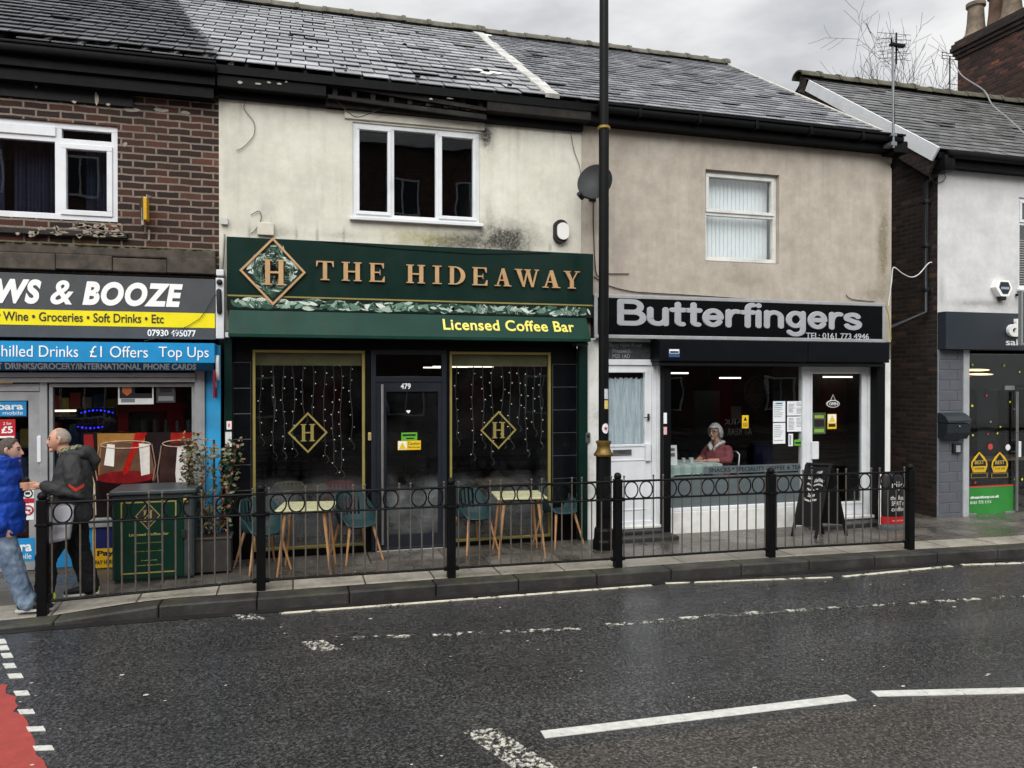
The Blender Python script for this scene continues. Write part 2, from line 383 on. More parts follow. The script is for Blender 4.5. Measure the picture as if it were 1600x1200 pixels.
def strip(name, f0, f1, xs, mat, dz=0, ny=6):
    g = MB(); rows = []
    for x in xs:
        a, c = f0(x), f1(x); rows.append([g.bm.verts.new((x, a+(c-a)*j/ny, gz(x, a+(c-a)*j/ny)+dz)) for j in range(ny+1)])
    for p, q in zip(rows, rows[1:]):
        for j in range(ny): g.bm.faces.new((p[j], q[j], q[j+1], p[j+1]))
    return struct(name, g, mat)
XS = [-30, -12] + [-9+.2*k for k in range(60)] + [3.5, 5, 7, 9, 12, 20, 40]
kf = lambda x: lerp_tab(KERB, x)
strip('pavement', lambda x: kf(x)+.66, lambda x: 14.0, XS, PAVE, ny=40)
strip('paving_edge', lambda x: kf(x)+.24, lambda x: kf(x)+.66, XS, EDGE, ny=3)
kst, t, b = newmat('mossy_kerb_stone'); o_ = vcoord(t); ng = t.nodes.new('ShaderNodeNewGeometry'); sp_ = t.nodes.new('ShaderNodeSeparateXYZ'); t.links.new(ng.outputs['Normal'], sp_.inputs[0])
kc = ramp(t, tnoise(t, o_, 2.6, 7, .7), [(.3, (.012, .012, .011)), (.55, (.036, .034, .031)), (.78, (.085, .08, .072))]); mf = ramp(t, tnoise(t, o_, 1.1, 6, .7), [(.46, (0, 0, 0)), (.68, (.6, .6, .6))])
mm_ = t.nodes.new('ShaderNodeMath'); mm_.operation = 'MULTIPLY'; t.links.new(mf, mm_.inputs[0]); t.links.new(sp_.outputs['Z'], mm_.inputs[1]); t.links.new(mixc(t, mm_.outputs[0], kc, (.075, .078, .035, 1)), b.inputs['Base Color'])
setb(b, None, .5, 0, .3); bumpn(t, b, tnoise(t, o_, 40, 5, .7), .6, .01)
g = MB(); x = -14.0
while x < 40:
    l = .91
    for bx in (x+.006,):
        b2 = MB(); b2.box(0, l-.008, 0, .25, RZ-.1, 0, .018)
        for v in b2.bm.verts:
            wx = x+.006+v.co.x; wy = kf(wx)+v.co.y; z = v.co.z+(gz(wx, wy)*1.0 if v.co.z > RZ-.05 else 0)+random.uniform(-.002, .002)
            v.co = (wx, wy, z)
        me = bpy.data.meshes.new('k'); b2.bm.to_mesh(me); g.bm.from_mesh(me); bpy.data.meshes.remove(me)
    x += l
struct('kerb', g, kst)
# dark damp channel along the kerb
gut = M('#211f1d', .3, var=.4, scale=2, bump=.4, bscale=60)
g = MB(); xs = [-9+.5*k for k in range(90)]
for a, c in zip(xs, xs[1:]): g.face([(a, kf(a)-.12, RZ+.004), (c, kf(c)-.12, RZ+.004), (c, kf(c)+.02, RZ+.004), (a, kf(a)+.02, RZ+.004)])
struct('road_channel', g, gut)

def worn_paint(name, col, wear, sc=16):
    m, t, b = newmat(name); out = [n for n in t.nodes if n.type == 'OUTPUT_MATERIAL'][0]; o = vcoord(t)
    setb(b, col, .45, 0, .4); t.links.new(ramp(t, tnoise(t, o, 20, 5), [(.3, tuple(c*.7 for c in col[:3])), (.7, col)]), b.inputs['Base Color'])
    f = ramp(t, tnoise(t, o, sc, 6, .75), [(wear, (0, 0, 0)), (wear+.05, (1, 1, 1))])
    tr = t.nodes.new('ShaderNodeBsdfTransparent'); mx = t.nodes.new('ShaderNodeMixShader')
    t.links.new(f, mx.inputs[0]); t.links.new(tr.outputs[0], mx.inputs[1]); t.links.new(b.outputs[0], mx.inputs[2]); t.links.new(mx.outputs[0], out.inputs[0])
    bumpn(t, b, tnoise(t, o, 60, 3), .4, .004); return m
WHITE = worn_paint('fresh_road_paint', (.62, .62, .57, 1), .34, 13)
WORN = worn_paint('worn_road_paint', (.66, .64, .55, 1), .545, 11)
YELLOWISH = worn_paint('pale_line_paint', (.72, .69, .55, 1), .42, 7)
def mark(name, quads, mat, h=.005):
    g = MB()
    for q in quads: g.prism([Vector((p[0], p[1], RZ+.002)) for p in q], (0, 0, h))
    return struct(name, g, mat)
def gq(*px): return [G(a, b, RZ) for a, b in px]
def line_q(p0, p1, w):
    a, b = G(*p0, RZ), G(*p1, RZ); d = (b-a).normalized(); n = Vector((-d.y, d.x, 0))*w/2; k = max(2, int((b-a).length/.3)); out = []
    for i in range(k):
        u, v = a+(b-a)*(i/k), a+(b-a)*((i+1)/k); out.append([u-n, v-n, v+n, u+n])
    return out
mark('road_marking', line_q((848, 1149), (1331, 1091), .105)+line_q((1366, 1085), (1900, 1073), .1), WHITE)
mark('kerbside_line', line_q((436, 959), (1018, 915), .05)+line_q((1040, 912), (1300, 902.5), .045)+line_q((1318, 901.5), (1487, 885), .055)+line_q((1503, 883), (1900, 871), .06), YELLOWISH)
mark('worn_marking', line_q((542, 998), (920, 982), .07)+line_q((948, 977), (1190, 957), .08)+line_q((1195, 957), (1530, 936), .06)+line_q((1550, 934), (1900, 918), .06), WORN)
mark('worn_marking', [gq((362, 962), (396, 960), (414, 967), (380, 970)), gq((470, 1004), (505, 1001), (533, 1015), (492, 1018)), gq((722, 1144), (775, 1139), (885, 1210), (835, 1225))], worn_paint('patchy_road_paint', (.68, .66, .57, 1), .525, 26))
# older browner surfacing on the near side of the centre line
g = MB(); ed = [(k*.5-3, -5.3+random.uniform(-.03, .03)) for k in range(9, 60)]; g.face([(x, y-.0, RZ+.0015) for x, y in ed]+[(27, -9.8, RZ+.0015), (1.3, -9.8, RZ+.0015)]); struct('old_road_surface', g, road_mat('old_asphalt', (1.45, 1.3, 1.12)))
# bus lane and its edge dashes
RED = M('#96403a', .5, var=.12, scale=9, bump=.5, bscale=90)
pts = [(-2.9, -3.0)]
for i in range(40):
    f = i/39; pts.append((-2.10+f*1.6+random.uniform(-.035, .035), -3.2-f*3.6))
pts += [(-6, -6.8), (-6, -3.0)]
g = MB(); g.face([(p[0], p[1], RZ+.004) for p in pts]); struct('bus_lane', g, RED)
qs = []
for cx, cy, w in ((6, 1013, 14), (11, 1025, 16), (15, 1041, 18), (24, 1057, 22), (34, 1084, 22), (40, 1099, 0), (41, 1113, 24), (56, 1140, 27), (68, 1170, 30), (3, 1003, 12)):
    if w: qs.append(gq((cx-w/2-2, cy-3), (cx+w/2-2, cy-4), (cx+w/2+2, cy+3), (cx-w/2+2, cy+4)))
mark('edge_dash', qs, WHITE)
# pale grit and gum trodden into the road
g = MB()
for k in range(80):
    x, y = random.uniform(-2, 8.5), random.uniform(-6.2, -2.2); r = random.uniform(.005, .012) if k % 7 else random.uniform(.014, .022)
    n = 6; a0 = random.random()*6; g.face([(x+r*1.5*math.cos(a0+6.283*i/n)*random.uniform(.6, 1), y+r*math.sin(a0+6.283*i/n)*random.uniform(.6, 1), RZ+.005) for i in range(n)])
for k in range(40):
    x, y = random.uniform(-2, 8), random.uniform(-1.4, -.2); r = random.uniform(.006, .018); n = 6
    g.face([(x+r*1.4*math.cos(6.283*i/n), y+r*math.sin(6.283*i/n)*random.uniform(.6, 1), gz(x, y)+.004) for i in range(n)])
o = struct('litter_specks', g, M('#b9b6ac', .6, var=.3)); o['kind'] = 'stuff'

# ================================================================== ROOFS
EY, EZ, PITCH = -.27, 5.91, R(32)
def slate_mat(name, cols, rough=.3, moss=.35):
    m, t, b = newmat(name); gi = t.nodes.new('ShaderNodeNewGeometry'); o = vcoord(t)
    c = ramp(t, gi.outputs['Random Per Island'], cols)
    c = mixc(t, .55, c, ramp(t, tnoise(t, o, 7, 6, .7), [(.3, (.55, .55, .55)), (.7, (1.3, 1.3, 1.3))]), 'MULTIPLY')
    mo = ramp(t, tnoise(t, o, 2.3, 7, .75), [(.58, (0, 0, 0)), (.76, (moss, moss, moss))]); c = mixc(t, mo, c, (.07, .075, .04, 1))
    t.links.new(c, b.inputs['Base Color']); rr = ramp(t, tnoise(t, o, 5, 4), [(.3, (rough*.7,)*3), (.7, (rough*1.7,)*3)])
    t.links.new(rr, b.inputs['Roughness']); b.inputs['Specular IOR Level'].default_value = .6
    bumpn(t, b, tnoise(t, o, 26, 5, .7), .35, .01); return m
def roofpt(x, s, h=0, pitch=PITCH, ey=EY, ez=EZ):     # s metres up the slope, h off the roof plane
    return Vector((x, ey+s*math.cos(pitch)-h*math.sin(pitch), ez+s*math.sin(pitch)+h*math.cos(pitch)))
def slates(x0f, x1f, length, gauge, w, th=.012, jit=.006, pitch=PITCH, ey=EY, ez=EZ, miss=(), lift=0, drop=None):
    g = MB(); rows = int(length/gauge)+1
    for r in range(rows):
        s0 = r*gauge; x0, x1 = x0f(s0), x1f(s0); x = x0-(w/2 if r % 2 else 0)+random.uniform(-.02, .02)
        while x < x1:
            a, c = max(x, x0)+.009, min(x+w, x1)-.009
            if c-a > .04 and not any(abs((a+c)/2-mx) < w*.6 and abs(s0-ms) < gauge*.6 for mx, ms in miss):
                j = random.uniform(-jit, jit)*2; sl = s0+j; tw = random.uniform(-.004, .004)+(random.uniform(.006, .018) if random.random() < .05 else 0)
                dz = drop((a+c)/2, s0) if drop else 0
                s1 = min(s0+gauge*1.25, length); hb, ht = th+.010+lift+tw+dz, .004+lift+dz
                lo = [roofpt(a, sl, hb, pitch, ey, ez), roofpt(c, sl+random.uniform(-.006, .006), hb, pitch, ey, ez)]; hi = [roofpt(c, s1, ht, pitch, ey, ez), roofpt(a, s1, ht, pitch, ey, ez)]
                n = Vector((0, -math.sin(pitch), math.cos(pitch)))*-min(th, .011)
                g.prism(lo+hi, n)
            x += w
    return g
SLATE1 = slate_mat('wet_grey_slate', [(0, (.165, .17, .18)), (.5, (.25, .255, .265)), (.92, (.34, .345, .355)), (1, (.1, .1, .11))])
SLATE2 = slate_mat('wet_blue_slate', [(0, (.09, .095, .105)), (.6, (.16, .165, .18)), (1, (.25, .255, .27))], .28, .15)
SLATE3 = slate_mat('mossy_slate', [(0, (.05, .052, .05)), (.6, (.085, .088, .085)), (1, (.13, .13, .125))], .4, .7)
TILE = slate_mat('black_concrete_tile', [(0, (.022, .024, .028)), (.7, (.04, .042, .047)), (1, (.07, .072, .078))], .3, .2)
RL = (4.05-EY)/math.cos(PITCH)
SAG = lambda x, s: -.028*sm((x-.4)/1.2)*sm((3.2-x)/.8)*sm((1.2-s)/1.2)
def roof_deck(x0, x1, mat, parent, ry=4.05, back=8.4, pitch=PITCH, ey=EY, ez=EZ, name='roof_deck', th=.1):
    g = MB(); rz = ez+(ry-ey)*math.tan(pitch); bz = rz-(back-ry)*math.tan(pitch)
    pr = [(x0, ey+.02, ez-.03), (x0, ry, rz-.03), (x0, back, bz-.03), (x0, back, bz-.03-th), (x0, ry, rz-.03-th), (x0, ey+.02, ez-.03-th)]
    g.prism(pr, (x1-x0, 0, 0)); return part(name, g, mat, parent)
def ridge_tiles(x0, x1, y, z, l, r, mat, parent, name='ridge'):
    g = MB(); x = x0
    while x < x1-.05:
        e = min(x+l, x1); n = 9; tilt = random.uniform(-.012, .012)
        for a, b, q in ((x, e-.03, r), (e-.045, e+.02, r*1.13)):
            outer = [Vector((a, y-q*1.25*math.cos(math.pi*k/n), z-.05+q*math.sin(math.pi*k/n)+tilt)) for k in range(n+1)]
            inner = [Vector((a, p.y*.0+y+(p.y-y)*.82, z-.05+(p.z-z+.05)*.82)) for p in outer]
            g.prism(outer+inner[::-1], (b-a, 0, 0))
        x = e
    return part(name, g, mat, parent, smooth=True)
RIDGE = M('#5a574c', .85, var=.4, scale=5, bump=.6, bscale=40, dirt=.6)
BLACKW = M('#08090a', .5, var=.35, scale=7, bump=.3, bscale=30, spec=.1)
ROT = M('#171412', .8, var=.5, scale=9, bump=.6, bscale=30, dirt=.5)
UPVC = M('#d3d6d8', .35, var=.06, scale=4, dirt=.16)
UPVC_OLD = M('#cfcfca', .45, var=.08, scale=5, dirt=.32)
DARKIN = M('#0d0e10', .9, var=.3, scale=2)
GLASS = glass_mat('window_glass', (.95, .97, .97), ior=1.55)
SHOPGLASS = glass_mat('shop_glass', (.74, .76, .76))

def window(parent, x0, x1, z0, z1, y, panes, mats=UPVC, fw=.055, sash=(), sill=True, glass=None, deep=.07):
    """frame > panes; panes are (x0,x1,z0,z1) fractions; a sash pane has its own inner frame"""
    g = MB(); frame(g, x0, x1, z0, z1, y, y+deep, fw)
    W_, H_ = x1-x0, z1-z0; xs = sorted({round(p[0], 3) for p in panes if p[0] > 0}); 
    for p in panes:
        if p[0] > 0.001: g.box(x0+W_*p[0]-fw/2, x0+W_*p[0]+fw/2, y+.002, y+deep-.002, max(z0+fw*.9, z0+H_*p[2]), min(z1-fw*.9, z0+H_*p[3]), .003)
        if p[2] > 0.001: g.box(max(x0+fw*.9, x0+W_*p[0]), min(x1-fw*.9, x0+W_*p[1]), y+.003, y+deep-.003, z0+H_*p[2]-fw/2, z0+H_*p[2]+fw/2, .003)
    fr = part('window', g, mats, parent)
    for i, p in enumerate(panes):
        a, b, c, d = x0+W_*p[0]+fw*.5, x0+W_*p[1]-fw*.5, z0+H_*p[2]+fw*.5, z0+H_*p[3]-fw*.5
        if p[0] < .001: a += fw*.5
        if p[1] > .999: b -= fw*.5
        if p[2] < .001: c += fw*.5
        if p[3] > .999: d -= fw*.5
        if i in sash:
            s = MB(); frame(s, a-.012, b+.012, c-.012, d+.012, y-.018, y+deep-.01, fw*.85, .006); part('sash', s, mats, fr)
        s = MB(); s.box(a-.01, b+.01, y+.03, y+.036, c-.01, d+.01); part('pane', s, glass or GLASS, fr)
    if sill:
        s = MB(); s.box(x0-.04, x1+.04, y-.09, y+deep, z0-.045, z0-.003, .006); part('sill', s, mats, fr)
    return fr
def room(parent, x0, x1, z0, z1, y0, y1, mat=None, name='room'):
    """the walls, floor and ceiling behind an opening"""
    g = MB()
    g.face([(x0, y1, z0), (x1, y1, z0), (x1, y1, z1), (x0, y1, z1)])
    for x in (x0, x1): g.face([(x, y0, z0), (x, y1, z0), (x, y1, z1), (x, y0, z1)])
    for z in (z0, z1): g.face([(x0, y0, z), (x1, y0, z), (x1, y1, z), (x0, y1, z)])
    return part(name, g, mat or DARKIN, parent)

# ================================================================== BUILDINGS
BR_RED = brick_mat('dark_red_brick', (.062, .025, .0175, 1), (.018, .011, .010, 1), (.21, .175, .135, 1), w=.25, h=.0835, dark=.5, msize=.0125)
BR_DARK = brick_mat('sooty_brick', (.045, .026, .02, 1), (.018, .013, .012, 1), (.04, .034, .028, 1), dark=.7)
XN, XH, XB0, XB1, XE = -.845, 3.80, 3.80, 8.93, 9.82

# ---- newsagent, left
bN = thing('brick_building', 'dark red brick building with black tiled roof over the newsagent', 'building', (-3.4, 0, 0))
nw = rc(-150, 170, 184, 347)
wx0, wx1, wz0, wz1 = -4.1, nw[1], nw[2], nw[3]
g = MB(); wall_holes(g, -6.6, XN, 2.7, 5.75, 0, .24, [(wx0, wx1, wz0, wz1)]); part('wall', g, BR_RED, bN)
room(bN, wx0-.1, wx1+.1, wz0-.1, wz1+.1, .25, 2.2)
W_ = wx1-wx0; fm = (P(90, 260, 0).x-wx0)/W_; hz = (P(130, 222).z-wz0)/(wz1-wz0)
window(bN, wx0, wx1, wz0, wz1, .03, [(0, .32, 0, 1), (.32, fm, 0, P(40, 212).z*1/(wz1-wz0)-wz0/(wz1-wz0)), (.32, fm, P(40, 212).z/(wz1-wz0)-wz0/(wz1-wz0), 1), (fm, 1, 0, hz), (fm, 1, hz, 1)], sash=(2, 3), fw=.07, sill=False)
curt = M('#151a30', .9, var=.25, scale=3)
g = MB()
for a, b in ((wx0, wx0+.9), (-3.1, -2.62), (-2.35, wx1)):
    n = 40; row = None
    for k in range(n+1):
        x = a+(b-a)*k/n; y = .32+.03*math.sin(k*1.9)+.012*math.sin(k*4.7)
        r2 = [g.bm.verts.new((x, y, wz0-.05)), g.bm.verts.new((x, y, wz1+.05))]
        if row: g.bm.faces.new((row[0], r2[0], r2[1], row[1]))
        row = r2
part('curtain', g, curt, bN, smooth='all')
a = rc(-150, 122, 209, 169); g = MB(); g.box(-6.6, a[1], -.035, .01, a[2], a[3]+.1, .004); part('painted_lintel', g, M('#0e1013', .55, var=.3, scale=8, spec=.2), bN)
g = MB()       # flaking patches of bare stone on the painted lintel
def flake(g, cx, cz, w, h, y, n=11):
    g.prism([(cx+w*math.cos(6.283*k/n)*random.uniform(.45, 1), y, cz+h*math.sin(6.283*k/n)*random.uniform(.45, 1)) for k in range(n)], (0, -.003, 0))
for px, py, w, h in ((152, 155, .03, .1), (150, 138, .05, .04), (40, 131, .06, .03), (93, 134, .05, .03), (58, 135, .02, .05), (117, 161, .03, .02), (170, 165, .03, .02)):
    p = P(px, py); flake(g, p.x, p.z, w, h, -.036)
part('flaked_paint', g, M('#a89e8c', .9, var=.3, scale=20), bN)
a = rc(-150, 349, 200, 374); g = MB(); g.box(-6.6, a[1], -.07, .01, a[2], a[3], .008); s_ = part('stone_sill', g, M('#201f1e', .7, var=.4, scale=6), bN)
g = MB()
for k in range(46):
    px = 5+190*random.random()**.6; p = P(px, 349+random.uniform(4, 22)); flake(g, p.x, p.z, random.uniform(.02, .075), random.uniform(.01, .035), -.071)
part('flaked_paint', g, M('#8d8375', .9, var=.4, scale=20), bN)
g = MB()
for px, py, w, h in ((309, 156, .09, .045), (206, 172, .12, .035), (250, 172, .1, .03), (290, 176, .07, .03), (330, 150, .05, .03), (240, 145, .05, .02), (196, 226, .03, .04)):
    p = P(px, py); flake(g, p.x, p.z, w, h, -.001)
part('mortar_patch', g, M('#8b857a', .9, var=.3, scale=14), bN)
# eaves boards and gutter
g = MB(); g.box(-6.6, XN-.02, -.22, .0, 5.64, 5.8, .005); g.box(-6.6, XN-.04, -.17, .0, 5.5, 5.64, .005); part('eaves_board', g, BLACKW, bN)
g = MB(); g.box(-6.6, XN, -.33, -.2, 5.76, 5.87, .03); g.box(-6.6, XN, -.345, -.325, 5.85, 5.88, .005); part('gutter', g, BLACKW, bN, smooth=True)
vb = lambda s: XN+.02 - 1.12*sm(s/RL)**.9*.98
vb = lambda s: -.84-(1.15*s/RL)
g = slates(lambda s: -6.6, vb, RL, .235, .33, th=.02, lift=.055); part('roof', g, TILE, bN)
roof_deck(-6.6, XN-1.1, BLACKW, bN)
ridge_tiles(-6.6, -2.0, 4.05, EZ+(4.05-EY)*math.tan(PITCH)+.07, .45, .13, RIDGE, bN)
# rotten moss-grown ledge above the shop sign
g = MB()
for k in range(9):
    x0 = -6.0+k*.575; g.box(x0, min(x0+.57, XN-.03), -.16+random.uniform(-.01, .01), .01, 3.43+random.uniform(-.01, .01), 3.60+random.uniform(-.02, .02), .01)
g.box(-6.0, XN-.03, -.13, .0, 3.60, 3.72, .02); part('timber_ledge', g, M('#47413a', .9, var=.45, scale=8, bump=.8, bscale=25, dirt=.6), bN)
g = MB()
for k in range(260):
    x = random.uniform(-3.3, XN-.1); r = random.uniform(.008, .03)
    g.ball((x, random.uniform(-.13, -.05), 3.72-r*.2), r, 6, 1.8, 1, .5)
mo = part('moss', g, M('#3a4018', .95, var=.5, scale=30), bN); mo['kind'] = 'stuff'

# ---- the cream building (middle left)
def local_stain(t, c, org, items):
    """damp and mould patches with a shape of their own: (x, z, rx, rz, strength, colour)"""
    o = vcoord(t); gr_ = ramp(t, tnoise(t, o, 30, 5, .75), [(.3, (.45, .45, .45)), (.55, (1, 1, 1))])
    for (x, z, rx, rz, st, col) in items:
        mpn = t.nodes.new('ShaderNodeMapping'); mpn.vector_type = 'POINT'
        mpn.inputs['Location'].default_value = (-(x-org[0])/rx, 0, -z/rz); mpn.inputs['Scale'].default_value = (1/rx, 0, 1/rz); t.links.new(o, mpn.inputs[0])
        ln = t.nodes.new('ShaderNodeVectorMath'); ln.operation = 'LENGTH'; t.links.new(mpn.outputs[0], ln.inputs[0])
        ad = t.nodes.new('ShaderNodeMath'); ad.operation = 'MULTIPLY_ADD'; ad.inputs[1].default_value = 1.0; t.links.new(tnoise(t, o, 6, 8, .72), ad.inputs[0]); t.links.new(ln.outputs['Value'], ad.inputs[2])
        hv = t.nodes.new('ShaderNodeMath'); hv.operation = 'MULTIPLY'; hv.inputs[1].default_value = .625; t.links.new(ad.outputs[0], hv.inputs[0])
        f = ramp(t, hv.outputs[0], [(.46, (st,)*3), (.6, (st*.4,)*3), (.86, (0, 0, 0))]); fm = t.nodes.new('ShaderNodeMath'); fm.operation = 'MULTIPLY'; t.links.new(f, fm.inputs[0]); t.links.new(gr_, fm.inputs[1]); c = mixc(t, fm.outputs[0], c, col)
    return c
bH = thing('rendered_building', 'cream rendered building with sagging slates and rotten eaves over the coffee bar', 'building', (1.5, 0, 0))
m, t, b, c = render_mat('cream_render', streak=.16, base=(.61, .595, .505, 1), light=(.71, .695, .61, 1), dark=(.49, .48, .41, 1))
c = local_stain(t, c, (1.5,), [(2.72, 4.05, .78, .42, .96, (.018, .017, .014, 1)), (2.05, 3.99, 1.15, .24, .85, (.03, .028, .02, 1)), (1.55, 4.02, .85, .2, .5, (.34, .31, .10, 1)), (2.46, 5.4, .2, .3, .97, (.015, .014, .012, 1)), (2.05, 5.55, .5, .12, .45, (.2, .17, .11, 1)), (-.2, 4.0, .5, .14, .45, (.2, .19, .16, 1)), (.6, 4.0, .5, .1, .4, (.2, .19, .15, 1)), (2.5, 4.35, .12, .5, .35, (.22, .2, .14, 1)), (-.3, 4.25, .2, .3, .3, (.25, .24, .2, 1)), (1.4, 5.68, 2.6, .09, .6, (.05, .045, .035, 1))]+[(_x, 3.98, .035, _h, .5, (.16, .15, .12, 1)) for _x, _h in ((-.5, .2), (-.25, .3), (.05, .16), (.3, .25), (.62, .2), (3.05, .3), (3.35, .16))]+[(_x, 5.62, .05, _h, .35, (.25, .24, .19, 1)) for _x, _h in ((-.6, .7), (.2, .5), (2.9, .8), (3.4, .55))])
t.links.new(c, b.inputs['Base Color']); CREAM = m
hw = rc(551, 190, 749, 350); hx0, hx1, hz0, hz1 = hw
g = MB(); wall_holes(g, XN, XH, 2.78, 5.75, 0, .24, [(hx0, hx1, hz0, hz1)]); part('wall', g, CREAM, bH)
room(bH, hx0-.1, hx1+.1, hz0-.1, hz1+.1, .25, 2.6, M('#3a3d42', .9, var=.3))
f1 = (P(613, 270).x-hx0)/(hx1-hx0); f2 = (P(684, 270).x-hx0)/(hx1-hx0)
window(bH, hx0, hx1, hz0, hz1, .02, [(0, f1, 0, 1), (f1, f2, 0, 1), (f2, 1, 0, 1)], sash=(0, 2), fw=.052)
g = MB(); g.tube([(hx0+.5, -.01, 4.75), (hx0+.5, -.05, 4.77), (hx0+.5, -.05, 4.67)], .008, 6); part('window_catch', g, UPVC, bH)
a = rc(538, 163, 757, 205); g = MB(); g.box(a[0], a[1], -.03, .01, 5.46, 5.64, .008); part('render_band', g, CREAM, bH)
g = MB(); g.box(XN, 1.0-.6, -.22, .0, 5.64, 5.9, .004); part('eaves_board', g, BLACKW, bH)
g = MB(); g.box(2.42, XH+.05, -.235, .0, 5.66, 5.86, .004); part('eaves_board', g, ROT, bH, label='bare brown rotten board at right end of eaves')
g = MB()      # the open eaves: rafter feet, a slipped board, the wall plate
for k in range(9): g.box(.48+k*.23, .54+k*.23, -.17, .05, 5.66, 5.83, .004)
g.box(.4, 2.42, -.1, .02, 5.56, 5.68, .01)
g.prism([(.42, -.2, 5.78), (2.42, -.2, 5.66), (2.42, -.2, 5.70), (.42, -.2, 5.87)], (0, .03, 0)); g.prism([(.42, -.18, 5.64), (2.42, -.18, 5.56), (2.42, -.18, 5.62), (.42, -.18, 5.68)], (0, .05, 0))
part('rafter_feet', g, ROT, bH)
g = MB(); g.box(XN, XH, -.08, -.001, 5.56, 5.64, .01); part('wall_plate', g, BLACKW, bH)
g = MB()
for px, py, w, h in ((375, 129, .06, .02), (403, 131, .08, .015), (420, 129, .04, .02), (447, 128, .03, .015), (436, 131, .05, .015), (362, 100, .07, .03), (703, 154, .08, .012), (673, 155, .05, .012)):
    p = P(px, py, -.22); flake(g, p.x, p.z, w*.7, h, -.226)
part('flaked_paint', g, M('#9c958a', .9, var=.3), bH)
g = slates(lambda s: -2.9, lambda s: 3.26, RL, .265, .34, th=.016, miss=[(2.62, .98)], drop=SAG); part('roof', g, SLATE1, bH)
roof_deck(-2.0, 3.3, BLACKW, bH)
ridge_tiles(-2.2, 3.4, 4.05, EZ+(4.05-EY)*math.tan(PITCH)+.02, .46, .13, RIDGE, bH)
g = MB()
for k in range(13):
    s0 = k*RL/13; g.prism([roofpt(3.2+random.uniform(-.015, .015), s0, .04), roofpt(3.38+random.uniform(-.03, .03), s0, .036), roofpt(3.38+random.uniform(-.03, .03), s0+RL/13, .036), roofpt(3.2+random.uniform(-.03, .03), s0+RL/13, .04)], (0, .02, -.05))
part('mortar_flashing', g, M('#aeada8', .8, var=.3, scale=6, bump=.5, bscale=30, dirt=.45), bH)
g = MB()
for cx, s0 in ((2.6, .95), (2.74, 1.04), (2.5, 1.1), (3.42, 4.7)): g.prism([roofpt(cx+.13*math.cos(6.283*k/9)*random.uniform(.5, 1), s0+.09*math.sin(6.283*k/9)*random.uniform(.5, 1), .035) for k in range(9)], (0, -.004, .006))
part('mortar_patch', g, M('#d6d5cf', .8, var=.15), bH)
g = MB()
for k in range(30):
    x, s0 = random.uniform(-1.2, 2.9), random.uniform(.1, 4.8); r = random.uniform(.012, .03); q = roofpt(x, s0, .02); g.ball(q, r, 6, 1.4, 1.2, .6)
part('moss', g, M('#14160f', .95, var=.4), bH)['kind'] = 'stuff'

# ---- the buff building (cafe)
bB = thing('rendered_building', 'buff pebble rendered building with neat blue slates above the cafe', 'building', (6.4, 0, 0))
m, t, b, c = render_mat('buff_render', (.41, .365, .305, 1), (.48, .43, .365, 1), (.34, .30, .25, 1), streak=.22, scale=3.2)
c = local_stain(t, c, (6.4,), [(8.78, 4.3, .2, 1.3, .75, (.12, .10, .045, 1)), (8.6, 3.5, .5, .25, .5, (.15, .13, .08, 1)), (6.3, 3.65, .75, .3, .4, (.2, .17, .13, 1)), (4.3, 5.6, .9, .14, .3, (.2, .17, .13, 1)), (3.98, 4.6, .12, 1.2, .35, (.25, .2, .16, 1))])
t.links.new(c, b.inputs['Base Color']); BUFF = m
bw = rc(1102, 264, 1217, 411); bx0, bx1, bz0, bz1 = bw
g = MB(); wall_holes(g, XB0, XB1, 2.77, 5.75, -.004, .24, [(bx0, bx1, bz0-.02, bz1)]); g.face([(XB1, -.004, 0), (XB1, 8, 0), (XB1, 8, 5.7), (XB1, -.004, 5.7)]); part('wall', g, BUFF, bB)
room(bB, bx0-.1, bx1+.1, bz0-.1, bz1+.1, .25, 2.2, M('#8b8d8c', .9))
mid = (P(1160, 335).z-bz0)/(bz1-bz0)
window(bB, bx0, bx1, bz0, bz1, .07, [(0, 1, 0, mid), (0, 1, mid, 1)], mats=UPVC_OLD, sash=(1,), fw=.055, sill=False)
g = MB(); n = 17
for k in range(n):
    x = bx0+.05+(bx1-bx0-.1)*k/n; g.box(x, x+.078, .24, .243, bz0-.02, bz1, mtx=Matrix.Translation((x+.036, .24, 0)) @ Matrix.Rotation(.16, 4, 'Z') @ Matrix.Translation((-x-.036, -.24, 0)))
part('vertical_blind', g, M('#dcdfe0', .8, var=.05, emit=0), bB)
g = MB(); g.box(XB0+.06, XB1-.15, -.2, .0, 5.66, 5.84, .004); part('eaves_board', g, BLACKW, bB)
g = MB(); g.box(XB0+.12, XB1-.05, -.33, -.2, 5.76, 5.87, .035); g.box(XB0+.12, XB1-.05, -.35, -.32, 5.85, 5.88, .004)
for x in (4.5, 5.4, 6.3, 7.2, 8.1): g.box(x, x+.05, -.345, -.19, 5.74, 5.875, .01)
part('gutter', g, BLACKW, bB, smooth=True)
g = slates(lambda s: 3.38, lambda s: 8.5, RL, .185, .31, jit=.003); part('roof', g, SLATE2, bB)
roof_deck(3.3, 8.48, BLACKW, bB)
ridge_tiles(3.4, 8.5, 4.05, EZ+(4.05-EY)*math.tan(PITCH)+.02, .42, .12, RIDGE, bB)
g = MB(); g.prism([roofpt(8.47, 0, .03), roofpt(8.53, 0, .03), roofpt(8.53, RL, .03), roofpt(8.47, RL, .03)], (0, .02, -.06)); part('verge_mortar', g, M('#aeaba2', .85, var=.25, scale=8), bB)
g = MB(); g.box(8.3, 8.9, -.005, 8.0, 0, 5.7); 
g = MB(); g.face([(8.48, 0, 5.7), (8.48, 8.3, 5.7), (8.48, 4.05, 8.5)]); part('gable_wall', g, BR_DARK, bB)
